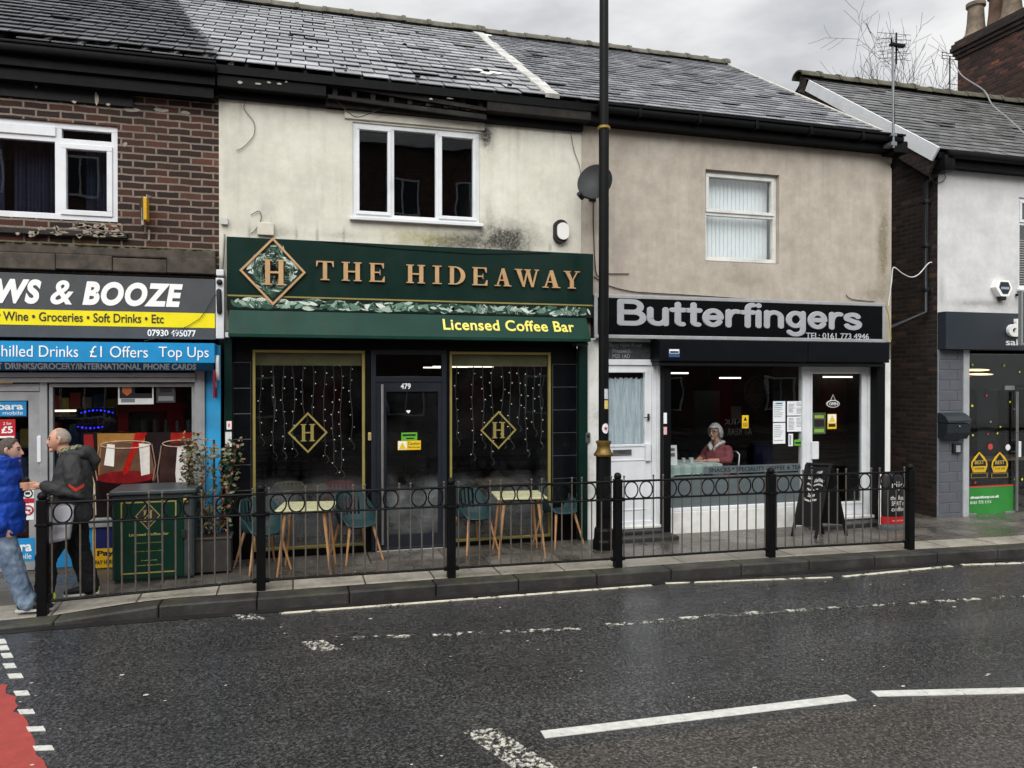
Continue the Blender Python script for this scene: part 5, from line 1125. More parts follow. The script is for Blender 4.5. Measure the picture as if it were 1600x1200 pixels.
def rim(cu, cv, ru, rv): 
    g = MB(); g.tube([wq(u, v, .005) for u, v in ell(cu, cv, ru, rv)], .006, 5, cap=False); part('glass_rim', g, M('#b39a88', .3, var=.3, scale=20), t_)
rim(.38, .86, .23, .045); rim(.88, .86, .16, .04)
for pts in ([(.14, .86), (.1, .6), (.12, .44)], [(.62, .86), (.655, .6), (.63, .42)], [(.71, .84), (.67, .5), (.7, .2)]):
    g = MB(); g.tube([wq(u, v, .005) for u, v in pts], .007, 5); part('glass_rim', g, M('#8e7468', .3, var=.3, scale=20), t_)
# posters, blue LED sign, phone brand stickers
t_, a = sticker('pub_poster', 184.5, 600.5, 240, 631.5, .012, M('#d5d6d4', .5), 'white framed poster with orange shield above the wine picture', 'poster'); sub(t_, a, .04, .3, .96, .95, INK); sub(t_, a, .47, .55, .96, .95, M('#a5623a', .5, var=.3, scale=15)); sub(t_, a, .08, .1, .47, .28, M('#777', .5) if False else M('#77797a', .5))
g = MB(); m_, w_, h_ = a[0]+(a[1]-a[0])*.25, (a[1]-a[0]), (a[3]-a[2]); g.prism([(m_-w_*.13, .009, a[2]+h_*.88), (m_-w_*.13, .009, a[2]+h_*.6), (m_, .009, a[2]+h_*.42), (m_+w_*.13, .009, a[2]+h_*.6), (m_+w_*.13, .009, a[2]+h_*.88)], (0, .001, 0)); part('shield', g, M('#b5653a', .5), t_)
t_, a = sticker('dark_poster', 244, 600, 274, 629, .012, M('#3a3c3d', .5, var=.3, scale=10), 'dim grey poster right of the orange shield poster', 'poster'); sub(t_, a, .1, .1, .9, .35, M('#808282', .5)); sub(t_, a, .2, .55, .8, .9, INK)
q = P(152, 656, .1); t_ = thing('led_sign', 'dark window sign edged with blue lit dots reading OPEN', 'open sign', (q.x, .1, q.z-.2)); a = rc(119, 637, 181, 675, .1); g = MB(); g.box(a[0], a[1], .1, .13, a[2], a[3], .006); part('panel', g, M('#090a0f', .3), t_)
lettering('lettering', 'OPEN', a[0]+.06, a[1]-.06, a[2]+.09, a[3]-.1, .096, M('#23263a', .4), t_)
g = MB()
for k in range(9): u = k/8; g.ball(P(127+49*u, 645-4*math.sin(math.pi*u)+0*u, .095), .012 if k % 2 else .008, 8)
for k in range(7): u = k/6; g.ball(P(122+38*u, 667+2*math.sin(math.pi*u), .095), .012 if k % 2 else .008, 8)
part('blue_light', g, M('#2a2cff', .4, var=0, emit=2.5), t_)
def phone_sign(pl, pt, pr, pb, Y, label):
    t_, a = sticker('phone_sticker', pl, pt, pr, pb, Y, M('#2487c0', .35, var=.06), label, 'sticker', 'blue phone stickers on the newsagent door'); subtext(t_, a, 'lebara', .1, .42, .93, .86, WHITEM, bold=.03); subtext(t_, a, 'mobile', .45, .1, .92, .34, WHITEM); return t_
phone_sign(-26, 626.5, 41, 650, -.005, 'blue phone shop sticker high on the newsagent door'); phone_sign(-13, 843.5, 54.5, 876, -.024, 'blue phone shop sticker low on the newsagent door')
t_, a = sticker('price_poster', -14, 655.5, 24, 684, -.005, REDP, 'red price poster reading £5 on the newsagent door', 'poster'); subtext(t_, a, '£5', .42, .25, .9, .62, WHITEM, bold=.03); subtext(t_, a, '2 for', .5, .7, .85, .86, WHITEM); sub(t_, a, .05, .0, .95, .1, WHITEM)
t_, a = sticker('camera_notice', 34, 763.5, 53, 785, -.024, PAPER, 'white and red camera notice on the newsagent door', 'notice'); sub(t_, a, .0, .0, 1, .3, REDP)
q = ((a[0]+a[1])/2, -.027, a[2]+(a[3]-a[2])*.65); g = MB(); g.ring(q, .045, .007); g.box(q[0]-.025, q[0]+.02, -.028, -.025, q[2]-.012, q[2]+.016); part('camera_symbol', g, INK, t_)
t_, a = sticker('no_smoking_notice', 34, 787, 53, 812, -.024, PAPER, 'white no smoking notice below the camera notice', 'notice'); q = ((a[0]+a[1])/2, -.027, a[2]+(a[3]-a[2])*.6); g = MB(); g.ring(q, .05, .008); g.tube([(q[0]-.035, -.029, q[2]+.035), (q[0]+.035, -.029, q[2]-.035)], .006, 5); part('prohibition_ring', g, REDP, t_); g = MB(); g.box(q[0]-.03, q[0]+.03, -.027, -.025, q[2]-.006, q[2]+.006); part('cigarette', g, INK, t_)
t_, a = sticker('pay_point_sign', 144.5, 820, 180, 886, -.034, M('#d7a716', .45, var=.08), 'yellow and navy pay point sign low on the newsagent front', 'sign'); sub(t_, a, .14, .45, .92, .96, M('#141c52', .5)); subtext(t_, a, 'Pay', .2, .24, .95, .4, INK, bold=.03); subtext(t_, a, 'PAY HERE', .1, .08, .95, .18, INK, bold=.02)
# maroon projecting plate on the blue pilaster
a = rc(335, 571, 352, 621, -.15); t_ = thing('projecting_sign', 'maroon projecting sign with white disc on the blue pilaster', 'sign', ((a[0]+a[1])/2, -.2, a[2])); g = MB(); g.box(a[0]-.0, a[0]+.025, -.34, -.06, a[2], a[3]-.06, .004); part('plate', g, M('#6d1230', .4, var=.1), t_)
tb = MB(); tb.lathe([(0, 0), (.15, 0), (.15, .03), (0, .03)], (0, 0, 0), 26, sx=.62); tb.bm.transform(Matrix.Translation((a[0]+.028, -.2, P(345, 575, -.2).z)) @ Matrix.Rotation(math.pi/2, 4, 'Z') @ Matrix.Rotation(math.pi/2, 4, 'X') ); g = MB(); me = bpy.data.meshes.new('l'); tb.bm.to_mesh(me); g.bm.from_mesh(me); part('white_disc', g, WHITEM, t_)
g = MB(); g.box(a[0]+.001, a[0]+.0275, -.3, -.14, a[2]+.12, a[2]+.19); part('white_label', g, M('#b9a0a8', .5), t_)

# ---------------------------------------------------------------- the estate agent
OY = -.17
oz = (P(1530, 546, OY).z, P(1530, 488, OY).z); ox0 = XE-.0
sg = thing('shop_sign', 'charcoal estate agent fascia with white letter d at the right edge', 'shop sign', (12, OY, oz[0])); g = MB(); g.box(ox0, 17, OY, -.001, oz[0], oz[1], .004); part('board', g, M('#2c3238', .35, var=.08, scale=2), sg)
q = P(1572, 526, OY-.02), P(1622, 498, OY-.02); zq = P(1585, 525, OY).z, P(1585, 498.5, OY).z; lettering('lettering', 'dive anthony', P(1571.5, 510, OY).x, P(1571.5, 510, OY).x+2.6, zq[0]-.1, zq[1], OY-.03, WHITEM, sg, bold=.04, ext=.025)
zq = P(1585, 540, OY).z, P(1585, 529.5, OY).z; lettering('lettering', 'sales & lettings', P(1571.5, 510, OY).x, P(1571.5, 510, OY).x+1.5, zq[0]-.03, zq[1], OY-.004, WHITEM, sg, bold=.015)
bp_ = rc(1468, 546, 1501, 815); g = MB(); rows_ = 17; h_ = (oz[0]+.1)/rows_
for k in range(rows_):
    for (u0, u1) in (((0, .45), (.45, 1)) if k % 2 else ((0, .78), (.78, 1))): g.box(XE+.01+(bp_[1]-XE-.01)*u0+.003, XE+.01+(bp_[1]-XE-.01)*u1-.003, -.032, .05, -.1+k*h_+.004, -.1+(k+1)*h_-.006, .006)
part('painted_pier', g, M('#54575d', .5, var=.1, scale=5, bump=.3, bscale=40), bE)
g = MB(); g.box(XE+.002, bp_[1], -.02, .06, -.15, oz[0]); part('pier_joints', g, M('#85888d', .6), bE)
tr_ = rc(1502, 546, 1510, 815); g = MB(); g.box(bp_[1]+.002, tr_[1], -.05, .06, -.12, oz[0]-.002, .004); part('shopfront_trim', g, M('#9fa2a4', .4), bE)
gw = (tr_[1]+.005, 12.6, -.05, oz[0]-.06); g = MB(); g.box(gw[0], 17, .0, .06, oz[0]-.06, oz[0]-.003); edf = part('shopfront_head', g, M('#4f5354', .4), bE)
g = MB(); zq = P(1550, 600).z; g.box(gw[0], 11.9, .03, .04, zq, gw[3]); part('transom_pane', g, SHOPGLASS, edf)
xq = P(1586, 700).x
g = MB(); g.box(gw[0]+.01, xq, .03, .04, -.04, zq-.03); gd = part('glass_door', g, SHOPGLASS, bE)
g = MB(); g.box(gw[0], 12.5, .02, .05, zq-.03, zq-.0); g.box(xq+.012, 12.4, .03, .04, -.04, zq-.04); part('side_pane', g, SHOPGLASS, bE)
zf = P(1545, 761).z; g = MB(); g.box(gw[0]+.015, xq-.005, .022, .0285, -.03, zf); part('green_film', g, M('#2f7d35', .35, var=.25, scale=.8), gd)
g = MB(); g.box(gw[0]+.015, xq-.005, .021, .0285, zf+.001, zf+.022); part('red_stripe', g, M('#b5352e', .4), gd)
q = P(1516, 781, .02), P(1561, 773, .02); lettering('lettering', 'diveanthony.co.uk', q[0].x, q[1].x, q[0].z, q[1].z, .018, WHITEM, gd, shear=.2, bold=.02, ext=.001); q = P(1516, 788, .02), P(1548, 781.5, .02); lettering('lettering', '0161 773 1111', q[0].x, q[1].x, q[0].z, q[1].z, .018, WHITEM, gd, ext=.001)
g = MB(); hxq = P(1589, 700, -.03).x; g.tube([(hxq, -.03, P(1589, 798, -.03).z), (hxq, -.03, P(1589, 612, -.03).z)], .022, 8); g.tube([(hxq, -.03, 1.0), (hxq, .03, 1.0)], .012, 6); g.tube([(hxq, -.03, 1.7), (hxq, .03, 1.7)], .012, 6); part('handle', g, STEEL, gd, smooth=True)
g = MB(); g.box(xq-.2, xq+.02, .0, .05, -.05, .03, .004); g.box(gw[0], gw[0]+.2, .0, .05, -.05, .03, .004); g.box(xq-.2, xq, .01, .05, zq-.1, zq-.03, .004); part('patch_fitting', g, M('#86888a', .4, .5), gd)
g = MB(); q = P(1593, 702, -.02); g.box(q.x-.03, q.x+.03, -.03, .03, q.z-.13, q.z+.13, .008); part('lock_case', g, UPVC, gd)
room(bE, XE+.22, 16.9, -.1, 3.2, .125, 5, M('#4a4741', .9, var=.4, scale=1.2))
g = MB(); q = rc(1527, 608, 1558, 770, 1.6); g.box(q[0], q[1], 1.6, 1.64, -.1, q[3]); g.box(q[0]+.9, q[0]+1.2, 1.4, 1.5, -.1, 2.0); part('inner_doorway', g, M('#111214', .5), bE)
g = MB(); g.box(10.6, 13.5, 1.2, 1.8, .7, .74); g.box(10.7, 10.76, 1.25, 1.75, 0, .7); part('desk', g, M('#6b5a45', .5), bE)
for px, py, w_, lab in ((1524, 578, .55, 'lit oval ceiling light in the estate agent window, upper of two'), (1532, 585, .5, 'lit oval ceiling light in the estate agent window, lower of two')):
    p = P(px, py, 1.0); g = MB(); g.ball((p.x, 1.0, p.z), w_*.5, 16, 1, .6, .07); single('ceiling_light', g, M('#ffe9b8', .4, var=0, emit=1.8), lab, 'ceiling light', 'ceiling lights of the estate agent', smooth=True)
for k, px in enumerate((1530, 1562)):
    p = P(px, 765, .02); t_ = thing('award_sticker', ['pointed gold award sticker reading BEST WINNER on the glass door', 'pointed gold award sticker reading BEST TOP 500 on the glass door'][k], 'sticker', (p.x, .02, P(px, 746, .02).z), 'gold award stickers on the estate agent door')
    w_ = P(px+13, 730, .02).x-p.x; zb_, zt_ = P(px, 738, .02).z, P(px, 706, .02).z; hh = zt_-zb_
    sh = lambda s: [(p.x-w_*s*.75, zb_+hh*(1-s)*.3), (p.x+w_*s*.75, zb_+hh*(1-s)*.3), (p.x+w_*s, zb_+hh*.3), (p.x+w_*s*.95, zb_+hh*.5), (p.x+w_*s*.6, zb_+hh*.75*s), (p.x, zb_+hh*(.5+.5*s)), (p.x-w_*s*.6, zb_+hh*.75*s), (p.x-w_*s*.95, zb_+hh*.5), (p.x-w_*s, zb_+hh*.3)]
    g = MB(); g.prism([(x, .02, z) for x, z in sh(1)], (0, .002, 0)); part('gold_shape', g, M('#c9a326', .4), t_)
    g = MB(); g.prism([(x, .0185, z) for x, z in sh(.82)], (0, .001, 0)); part('black_centre', g, INK, t_)
    g = MB(); g.box(p.x-w_*.75, p.x+w_*.75, .017, .018, zb_+hh*.04, zb_+hh*.3); part('gold_label', g, M('#c9a326', .4), t_)
    lettering('lettering', 'BEST', p.x-w_*.55, p.x+w_*.55, zb_+hh*.4, zb_+hh*.58, .016, M('#cdb257', .5), t_, ext=.0006); lettering('lettering', ['WINNER', 'TOP 500'][k], p.x-w_*.6, p.x+w_*.6, zb_+hh*.13, zb_+hh*.24, .016, INK, t_, ext=.0005)
    g = MB(); g.box(p.x-w_, p.x+w_, .02, .022, zb_-.09, zb_-.012); part('gold_base', g, M('#8d7a3c', .4), t_); g = MB(); g.box(p.x-w_*.92, p.x+w_*.92, .0185, .0195, zb_-.082, zb_-.02); part('black_base', g, INK, t_)
for k, (px, py, c, lab) in enumerate(((1547.5, 698, '#b4433f', 'round red sticker on the estate agent glass'), (1575, 699, '#d9dad6', 'round white sticker on the estate agent glass'))):
    p = P(px, py, .02); g = MB(); g.prism([(p.x+.05*math.cos(6.283*j/20), .02, p.z+.05*math.sin(6.283*j/20)) for j in range(20)], (0, .002, 0)); single('round_sticker', g, M(c, .5), lab, 'sticker')
for k, (px, py, c) in enumerate(((1519.5, 570, '#8fae2a'), (1569, 571, '#8fae2a'), (1516, 587, '#b23a2e'), (1541.5, 618, '#c2372c'), (1519, 634, '#cfc832'), (1548, 659, '#8b8c88'), (1520, 680, '#c9c63a'), (1544, 678, '#b23a3a'), (1563, 667, '#b9bc2e'), (1558.5, 677, '#cfc832'), (1578, 628, '#cfc832'), (1593, 581, '#9fbe2f'), (1585, 749, '#d8cf4a'), (1597, 749, '#d8cf4a'), (1524, 754, '#b23a3a'))):
    p = P(px, py, .02); a = random.uniform(0, 3); r = random.uniform(.016, .026); g = MB(); g.prism([(p.x+r*(1.2 if j % 2 else .8)*math.cos(a+1.5708*j), .018, p.z+r*math.sin(a+1.5708*j)) for j in range(4)], (0, .002, 0))
    single('confetti_sticker', g, M(c, .5), {'8f': 'small green confetti sticker high on the estate agent glass', '9f': 'small lime confetti sticker at the far right glass edge', '8b': 'small grey confetti sticker in the middle of the estate agent glass', 'b2': 'small red confetti sticker on the estate agent glass', 'c2': 'small red confetti sticker on the estate agent glass'}.get(c[1:3], 'small yellow confetti sticker on the estate agent glass'), 'sticker', 'confetti stickers on the estate agent glass')
# ================================================================== STREET FURNITURE
IRON = M('#0a0b0c', .45, var=.3, scale=6, bump=.15, bscale=60, spec=.14)
WORNIRON = M('#554e48', .45, var=.35, scale=9)
# ---- guard railing
posts = [G(67, 958, -.07), G(408, 922), G(705, 902), G(965, 886), G(1204, 870), G(1421, 858)]
posts[0].z = -.06
rail = thing('guard_railing', 'black iron pedestrian guard railing with rings along the kerb', 'railing', (posts[2].x, posts[2].y, 0))
for p in posts:
    g = MB(); g.box(p.x-.045, p.x+.045, p.y-.045, p.y+.045, p.z-.05, 1.03, .006); g.box(p.x-.055, p.x+.055, p.y-.055, p.y+.055, .775, .80, .004); po = part('post', g, IRON, rail)
    g = MB(); g.ball((p.x, p.y, 1.062), .046, 14); g.lathe([(.03, 1.025), (.025, 1.03)], (p.x, p.y, 0), 12); part('finial', g, IRON, po, smooth=True)
bar_me = ring_me = tall_me = None
NB = 16
for i, (a, b) in enumerate(zip(posts, posts[1:])):
    d = (b-a); d.z = 0; l = d.length; u = d/l; ang = math.atan2(u.y, u.x)
    zl = .10
    g = MB(); g.tube([Vector((a.x, a.y, 0))+u*.04+Vector((0, 0, 1.0)), Vector((b.x, b.y, 0))-u*.04+Vector((0, 0, 1.0))], .013, 8)
    pn = part('panel', g, IRON, rail); g = MB(); g.tube([Vector((a.x, a.y, 0))+u*.04+Vector((0, 0, .79)), Vector((b.x, b.y, 0))-u*.04+Vector((0, 0, .79))], .012, 8); part('middle_rail', g, IRON, pn)
    g = MB(); g.tube([Vector((a.x, a.y, 0))+u*.04+Vector((0, 0, zl+a.z)), Vector((b.x, b.y, 0))-u*.04+Vector((0, 0, zl))], .014, 8)
    for e, s_ in ((a, 1), (b, -1)):
        for z in (zl, .79): g.box(e.x+u.x*s_*.06-.025, e.x+u.x*s_*.06+.025, e.y-.03, e.y+.03, z-.02, z+.02, .004)
    part('bottom_rail', g, IRON, pn)
    sp = (l-.16)/(NB-1)
    for k in range(NB):
        q = Vector((a.x, a.y, 0))+u*(.08+sp*k); tall = k % 4 in (0, 3)
        z0 = zl+a.z*(1-k/(NB-1))
        g = MB(); g.tube([(0, 0, 0), (0, 0, (1.045 if tall else .79)-z0)], .0085, 8)
        if tall: g.ball((0, 0, 1.055-z0), .014, 8)
        o = bpy.data.objects.new('baluster', finish('baluster', g, WORNIRON, True)); COL.objects.link(o); o.parent = pn; o.location = Vector((q.x, q.y, z0))-wloc(pn)
        g = MB(); 
    for k in range(4):
        for j in (0, 1):
            R0 = sp*1.5/2-.004; c = Vector((a.x, a.y, .895))+u*(.08+sp*(4*k)+sp*1.5*(j+.5))
            g = MB(); g.ring((0, 0, 0), R0*.92, .008)
            for v in g.bm.verts: v.co.z *= .098/(R0*.92)
            o = bpy.data.objects.new('ring', finish('ring', g, IRON, True)); COL.objects.link(o); o.parent = pn; o.location = c-wloc(pn); o.rotation_euler = (0, 0, ang)

# ---- lamp post
lpb = G(943, 857, 0.0); lx, ly = lpb.x, lpb.y
def lz_(py): return P(943, py, ly).z
lamp = thing('street_lamp', 'tall black street lamp column with gold collar before the white door', 'street lamp', (lx, ly, 0))
g = MB(); g.lathe([(.15, 0), (.15, .10), (.135, .13), (.13, .24), (.115, .27), (.1, .28)], (lx, ly, 0), 8); part('base', g, IRON, lamp)
zc = lz_(712); g = MB(); g.lathe([(.098, .25), (.098, zc)], (lx, ly, 0), 24); 
g.box(lx-.05, lx+.05, ly-.106, ly-.08, .42, .95, .006); part('lower_shaft', g, IRON, lamp, smooth=True)
g = MB(); zt = lz_(688); h = zt-zc
g.lathe([(.10, zc-.01), (.125, zc), (.128, zc+h*.12), (.1, zc+h*.3), (.085, zc+h*.5), (.085, zc+h*.72), (.1, zc+h*.86), (.1, zc+h*.96), (.072, zt), (.06, zt)], (lx, ly, 0), 28); part('collar', g, M('#6a5529', .42, .5, var=.4, scale=14), lamp, smooth=True)
g = MB(); z1 = lz_(203); g.lathe([(.066, zt-.02), (.066, z1)], (lx, ly, 0), 24); part('shaft', g, IRON, lamp, smooth=True)
g = MB(); g.lathe([(.066, z1), (.085, z1+.01), (.085, z1+.035), (.066, z1+.05)], (lx, ly, 0), 24); part('collar_ring', g, M('#8a7436', .4, .5), lamp, smooth=True)
g = MB(); g.lathe([(.06, z1+.04), (.056, 9.5), (.05, 10.0)], (lx, ly, 0), 20); part('shaft', g, IRON, lamp, smooth=True)
g = MB(); g.tube([(lx, ly, 10), (lx, ly-.3, 10.25), (lx, ly-1.0, 10.35)], .04, 8); part('bracket', g, IRON, lamp); g = MB(); g.ball((lx, ly-1.2, 10.33), .28, 12, .55, 1, .3); part('lantern', g, M('#3a3c3f', .4), lamp, smooth=True)
def lamp_sticker(py, w, h, col, label, rnd=False, dx=0):
    z = lz_(py); g = MB(); n = 9
    r = .0672; a0 = -math.pi/2+.02+dx
    for k in range(n):
        t0, t1 = a0+(k/n-.5)*w/r, a0+((k+1)/n-.5)*w/r; zz0 = [h/2*(math.sqrt(max(0, 1-(2*(q/n)-1)**2)) if rnd else 1) for q in (k, k+1)]
        g.face([(lx+r*math.cos(t0), ly+r*math.sin(t0), z-zz0[0]), (lx+r*math.cos(t1), ly+r*math.sin(t1), z-zz0[1]), (lx+r*math.cos(t1), ly+r*math.sin(t1), z+zz0[1]), (lx+r*math.cos(t0), ly+r*math.sin(t0), z+zz0[0])])
    return single('post_sticker', g, M(col, .5, var=.25, scale=60), label, 'sticker')
lamp_sticker(615.5, .062, .13, '#b6bcc0', 'grey white sticker, topmost on the lamp column', dx=.2); lamp_sticker(632, .06, .11, '#c9b56a', 'pale yellow sticker in the middle of the lamp column stickers', dx=.2)
st = lamp_sticker(669, .10, .13, '#d7d7d7', 'round white sticker with red star on the lamp column', True)
g = MB(); z = lz_(669); pts = []
for k in range(10): rr = .032 if k % 2 == 0 else .013; pts.append((lx+rr*math.sin(k*.6283), ly-.0705, z+rr*math.cos(k*.6283)))
g.prism(pts, (0, .002, 0)); part('red_star', g, M('#a8203a', .5), st)

# ---- chairs and tables
WOOD = M('#a87d54', .5, var=.25, scale=14)
TEAL = M('#203739', .42, var=.08, scale=3)
def chair_shell():
    """moulded tub: seat, arms and a slatted back; faces -Y"""
    g = MB(); NA, NR = 56, 10; grid = {}
    def top(a):      # a: 0 at the back, +-pi at the front
        t = abs(a)/math.pi
        return .80-.03*t-.19*sm((t-.22)/.3)-.155*sm((t-.56)/.22)
    for i in range(NA):
        a = -math.pi+2*math.pi*i/NA
        for j in range(NR+1):
            v = j/NR; zt = top(a); z = .445+(zt-.445)*v
            fl = 1+.17*v+.04*math.sin(v*3.1)
            rx, ry = .215*fl, .205*fl
            grid[i, j] = g.bm.verts.new((rx*math.sin(a), ry*math.cos(a)+.045*v*max(0, math.cos(a)), z))
    for i in range(NA):
        a = -math.pi+2*math.pi*(i+.5)/NA; da = a/(2*math.pi/NA)
        for j in range(NR):
            slot = abs(a) < .78 and (int(abs(math.floor(da+.0))) % 2 == 1) and 2 <= j <= 8
            if slot: continue
            n = (i+1) % NA; g.bm.faces.new((grid[i, j], grid[n, j], grid[n, j+1], grid[i, j+1]))
    c = g.bm.verts.new((0, 0, .425)); mid = [g.bm.verts.new((.13*math.sin(-math.pi+2*math.pi*i/NA), .125*math.cos(-math.pi+2*math.pi*i/NA), .427)) for i in range(NA)]
    for i in range(NA): n = (i+1) % NA; g.bm.faces.new((mid[i], mid[n], grid[n, 0], grid[i, 0])); g.bm.faces.new((c, mid[n], mid[i]))
    bmesh.ops.recalc_face_normals(g.bm, faces=g.bm.faces[:]); bmesh.ops.solidify(g.bm, geom=g.bm.faces[:], thickness=.012); return g
def make_chair():
    t_ = thing('armchair', 'x', 'chair', (0, 0, 0), 'dark teal slatted armchairs outside the coffee bar')
    part('shell', chair_shell(), TEAL, t_, smooth=True)
    for sx in (-1, 1):
        for sy in (-1, 1):
            g = MB(); g.tube([(sx*.15, sy*.14, .43), (sx*.245, sy*.235, 0)], [.019, .011], 10); part('leg', g, WOOD, t_, smooth=True)
    g = MB()
    for s in (-1, 1): g.tube([(-.15, s*.14, .41), (.15, s*.14, .41)], .012, 6)
    part('seat_frame', g, IRON, t_); return t_
CH0 = make_chair()
spots = [((-.34, -.42), .42, 'teal slatted armchair nearest the planter, left of the left table'), ((.74, -.25), .38, 'teal slatted armchair between the left table and the coffee bar door'), ((2.22, -.16), .36, 'teal slatted armchair right of the coffee bar door, left of the right table'), ((3.42, -.06), .34, 'teal slatted armchair at the right of the right table near the lamp')]
for i, ((x, y), rz, lab) in enumerate(spots):
    o = CH0 if i == 0 else dup(CH0); o.location = (x, y-.08, 0); o.rotation_euler = (0, 0, rz); o['label'] = lab
def make_table():
    t_ = thing('cafe_table', 'x', 'table', (0, 0, 0), 'pale yellow square tables outside the coffee bar'); g = MB(); g.box(-.31, .31, -.30, .30, .72, .745, .006); part('tabletop', g, M('#b5b48e', .28, var=.1, scale=5), t_)
    g = MB(); g.box(-.22, .22, -.21, .21, .69, .719); part('under_frame', g, IRON, t_)
    for sx in (-1, 1):
        for sy in (-1, 1): g = MB(); g.tube([(sx*.21, sy*.2, .71), (sx*.29, sy*.27, 0)], [.021, .012], 10); part('leg', g, WOOD, t_, smooth=True)
    return t_
RED_TUB = M('#7a1c24', .6, var=.15)
for (x, y), c_, lab in (((.62, .75), RED_TUB, 'red tub chair dimly seen inside the left coffee bar window'), ((-.05, .85), M('#8b8270', .7, var=.15), 'pale tub chair dimly seen inside the left coffee bar window')):
    t_ = thing('tub_chair', lab, 'chair', (x, y, 0)); part('shell', chair_shell(), c_, t_, smooth=True, local=True)
    for sx in (-1, 1):
        for sy in (-1, 1): g = MB(); g.tube([(sx*.15, sy*.14, .43), (sx*.2, sy*.2, 0)], .015, 8); part('leg', g, IRON, t_, local=True)
T0 = make_table(); T0.location = (.16, -.72, 0); T0.rotation_euler = (0, 0, -.16); T0['label'] = 'pale yellow square table left of the coffee bar door'
T1 = dup(T0, (2.74, -.56, 0), -.12, 'pale yellow square table right of the coffee bar door')
# ---- planter and climbing plant
q0, q1 = G(303, 899), G(361, 895); pw = q1.x-q0.x
pl = thing('planter', 'ribbed dark grey planter box beside the green cabinet', 'planter', ((q0.x+q1.x)/2, q0.y+.15, 0)); hx = .40
g = MB(); y0 = q0.y
wall = MB(); wall.box(q0.x, q1.x, y0, y0+.3, .02, .40, .01)
n = 22
for k in range(n): x = q0.x+.01+(pw-.02)*k/n; wall.box(x, x+pw/n*.55, y0-.007, y0+.001, .03, .37)
part('box', wall, M('#3a3936', .6, var=.2, scale=6), pl); g = MB(); g.box(q0.x-.012, q1.x+.012, y0-.014, y0+.312, .385, .415, .008); part('rim', g, M('#333230', .5), pl)
g = MB(); g.box(q0.x+.02, q1.x-.02, y0+.02, y0+.28, .3, .417); part('soil', g, M('#1c1611', .9, var=.4, scale=30), pl)
plant = thing('climbing_plant', 'straggly climbing plant with reddish leaves on the blue pillar', 'plant', ((q0.x+q1.x)/2, y0+.15, .4))
rnd = random.Random(21); g = MB(); lg = MB(); cx = (q0.x+q1.x)/2
def leafq(g, p, l, rnd):
    d = Vector((rnd.uniform(-1, 1), rnd.uniform(-1, .5), rnd.uniform(-.8, .5))).normalized(); n = d.cross(Vector((rnd.uniform(-1, 1), rnd.uniform(-1, 1), rnd.uniform(-1, 1)))).normalized(); u = d.cross(n)
    pts = [p, p+d*l*.35+n*l*.28+u*l*.06, p+d*l*.75+n*l*.2, p+d*l, p+d*l*.75-n*l*.2, p+d*l*.35-n*l*.28+u*l*.06]; g.face(pts)
for k in range(9):
    x, y, z = cx+rnd.uniform(-.1, .12), y0+.15+rnd.uniform(-.06, .1), .41; pts = [(x, y, z)]; dx = rnd.uniform(-.05, .022)
    hmax = rnd.uniform(1.2, 1.62) if k < 6 else rnd.uniform(.75, 1.1)
    while z < hmax: x += dx+rnd.uniform(-.045, .045); x = max(q0.x-.06, min(q1.x+.03, x)); y += rnd.uniform(-.03, .03); z += .08; pts.append((x, y, z))
    g.tube(pts, [.009-.006*i/len(pts) for i in range(len(pts))], 5)
    for i, p in enumerate(pts[1:]):
        dens = 20 if p[2] > 1.25 else (12 if p[2] > .9 else 8)
        for _ in range(dens):
            if rnd.random() < .92: leafq(lg, Vector(p)+Vector((rnd.uniform(-.1, .1), rnd.uniform(-.1, .1), rnd.uniform(-.07, .07))), rnd.uniform(.035, .07), rnd)
g.tube([(cx, y0+.2, .4), (cx, y0+.2, 1.5)], .012, 6)
part('stem', g, M('#3a281c', .8), plant)
lm, t, b = newmat('plant_leaf'); gi = t.nodes.new('ShaderNodeNewGeometry'); t.links.new(ramp(t, gi.outputs['Random Per Island'], [(0, (.03, .05, .02)), (.4, (.085, .095, .04)), (.7, (.16, .15, .06)), (.86, (.2, .07, .04)), (1, (.32, .14, .09))]), b.inputs['Base Color']); setb(b, None, .4)
part('foliage', lg, lm, plant)
# ---- green cabinet
c0, c1 = G(176, 912), G(303, 905); y0 = c0.y-.02; x0, x1 = c0.x, c1.x
zt = P(235, 768, y0).z
cb = thing('utility_cabinet', 'dark green metal cabinet with coffee bar panel on the pavement', 'cabinet', ((x0+x1)/2, y0+.3, 0))
g = MB(); g.box(x0, x1, y0, y0+.55, .03, zt-.03, .012); g.box(x0+.02, x1-.02, y0+.03, y0+.5, -.02, .03); part('case', g, M('#2b3234', .45, var=.2, scale=4, dirt=.3), cb)
g = MB(); g.box(x0-.025, x1+.025, y0-.03, y0+.58, zt-.03, zt+.02, .015); part('lid', g, M('#3a4143', .4, var=.2, scale=4, dirt=.3), cb)
pa = (P(180, 800, y0).x-.01, P(287, 800, y0).x, P(235, 903, y0).z, P(235, 777, y0).z)
g = MB(); g.box(pa[0], pa[1], y0-.012, y0+.001, pa[2], pa[3], .003); pnl = part('front_panel', g, M('#0a291e', .45, var=.15, scale=3, spec=.15), cb)
g = MB(); g.box(P(288, 800, y0).x, x1-.02, y0-.008, y0+.001, .06, zt-.05, .004); part('edge_strip', g, M('#33393b', .45, var=.2), cb)
fx0, fx1, fz0, fz1 = P(189, 800, y0).x, P(276, 800, y0).x, P(235, 895, y0).z, P(235, 783, y0).z
g = MB(); frame(g, fx0, fx1, fz0, fz1, y0-.015, y0-.011, .014, 0); part('gold_border', g, GOLDL, pnl)
dc = P(231, 806, y0-.014); dhw, dhh = P(251, 806, y0).x-dc.x, dc.z-P(231, 827, y0).z
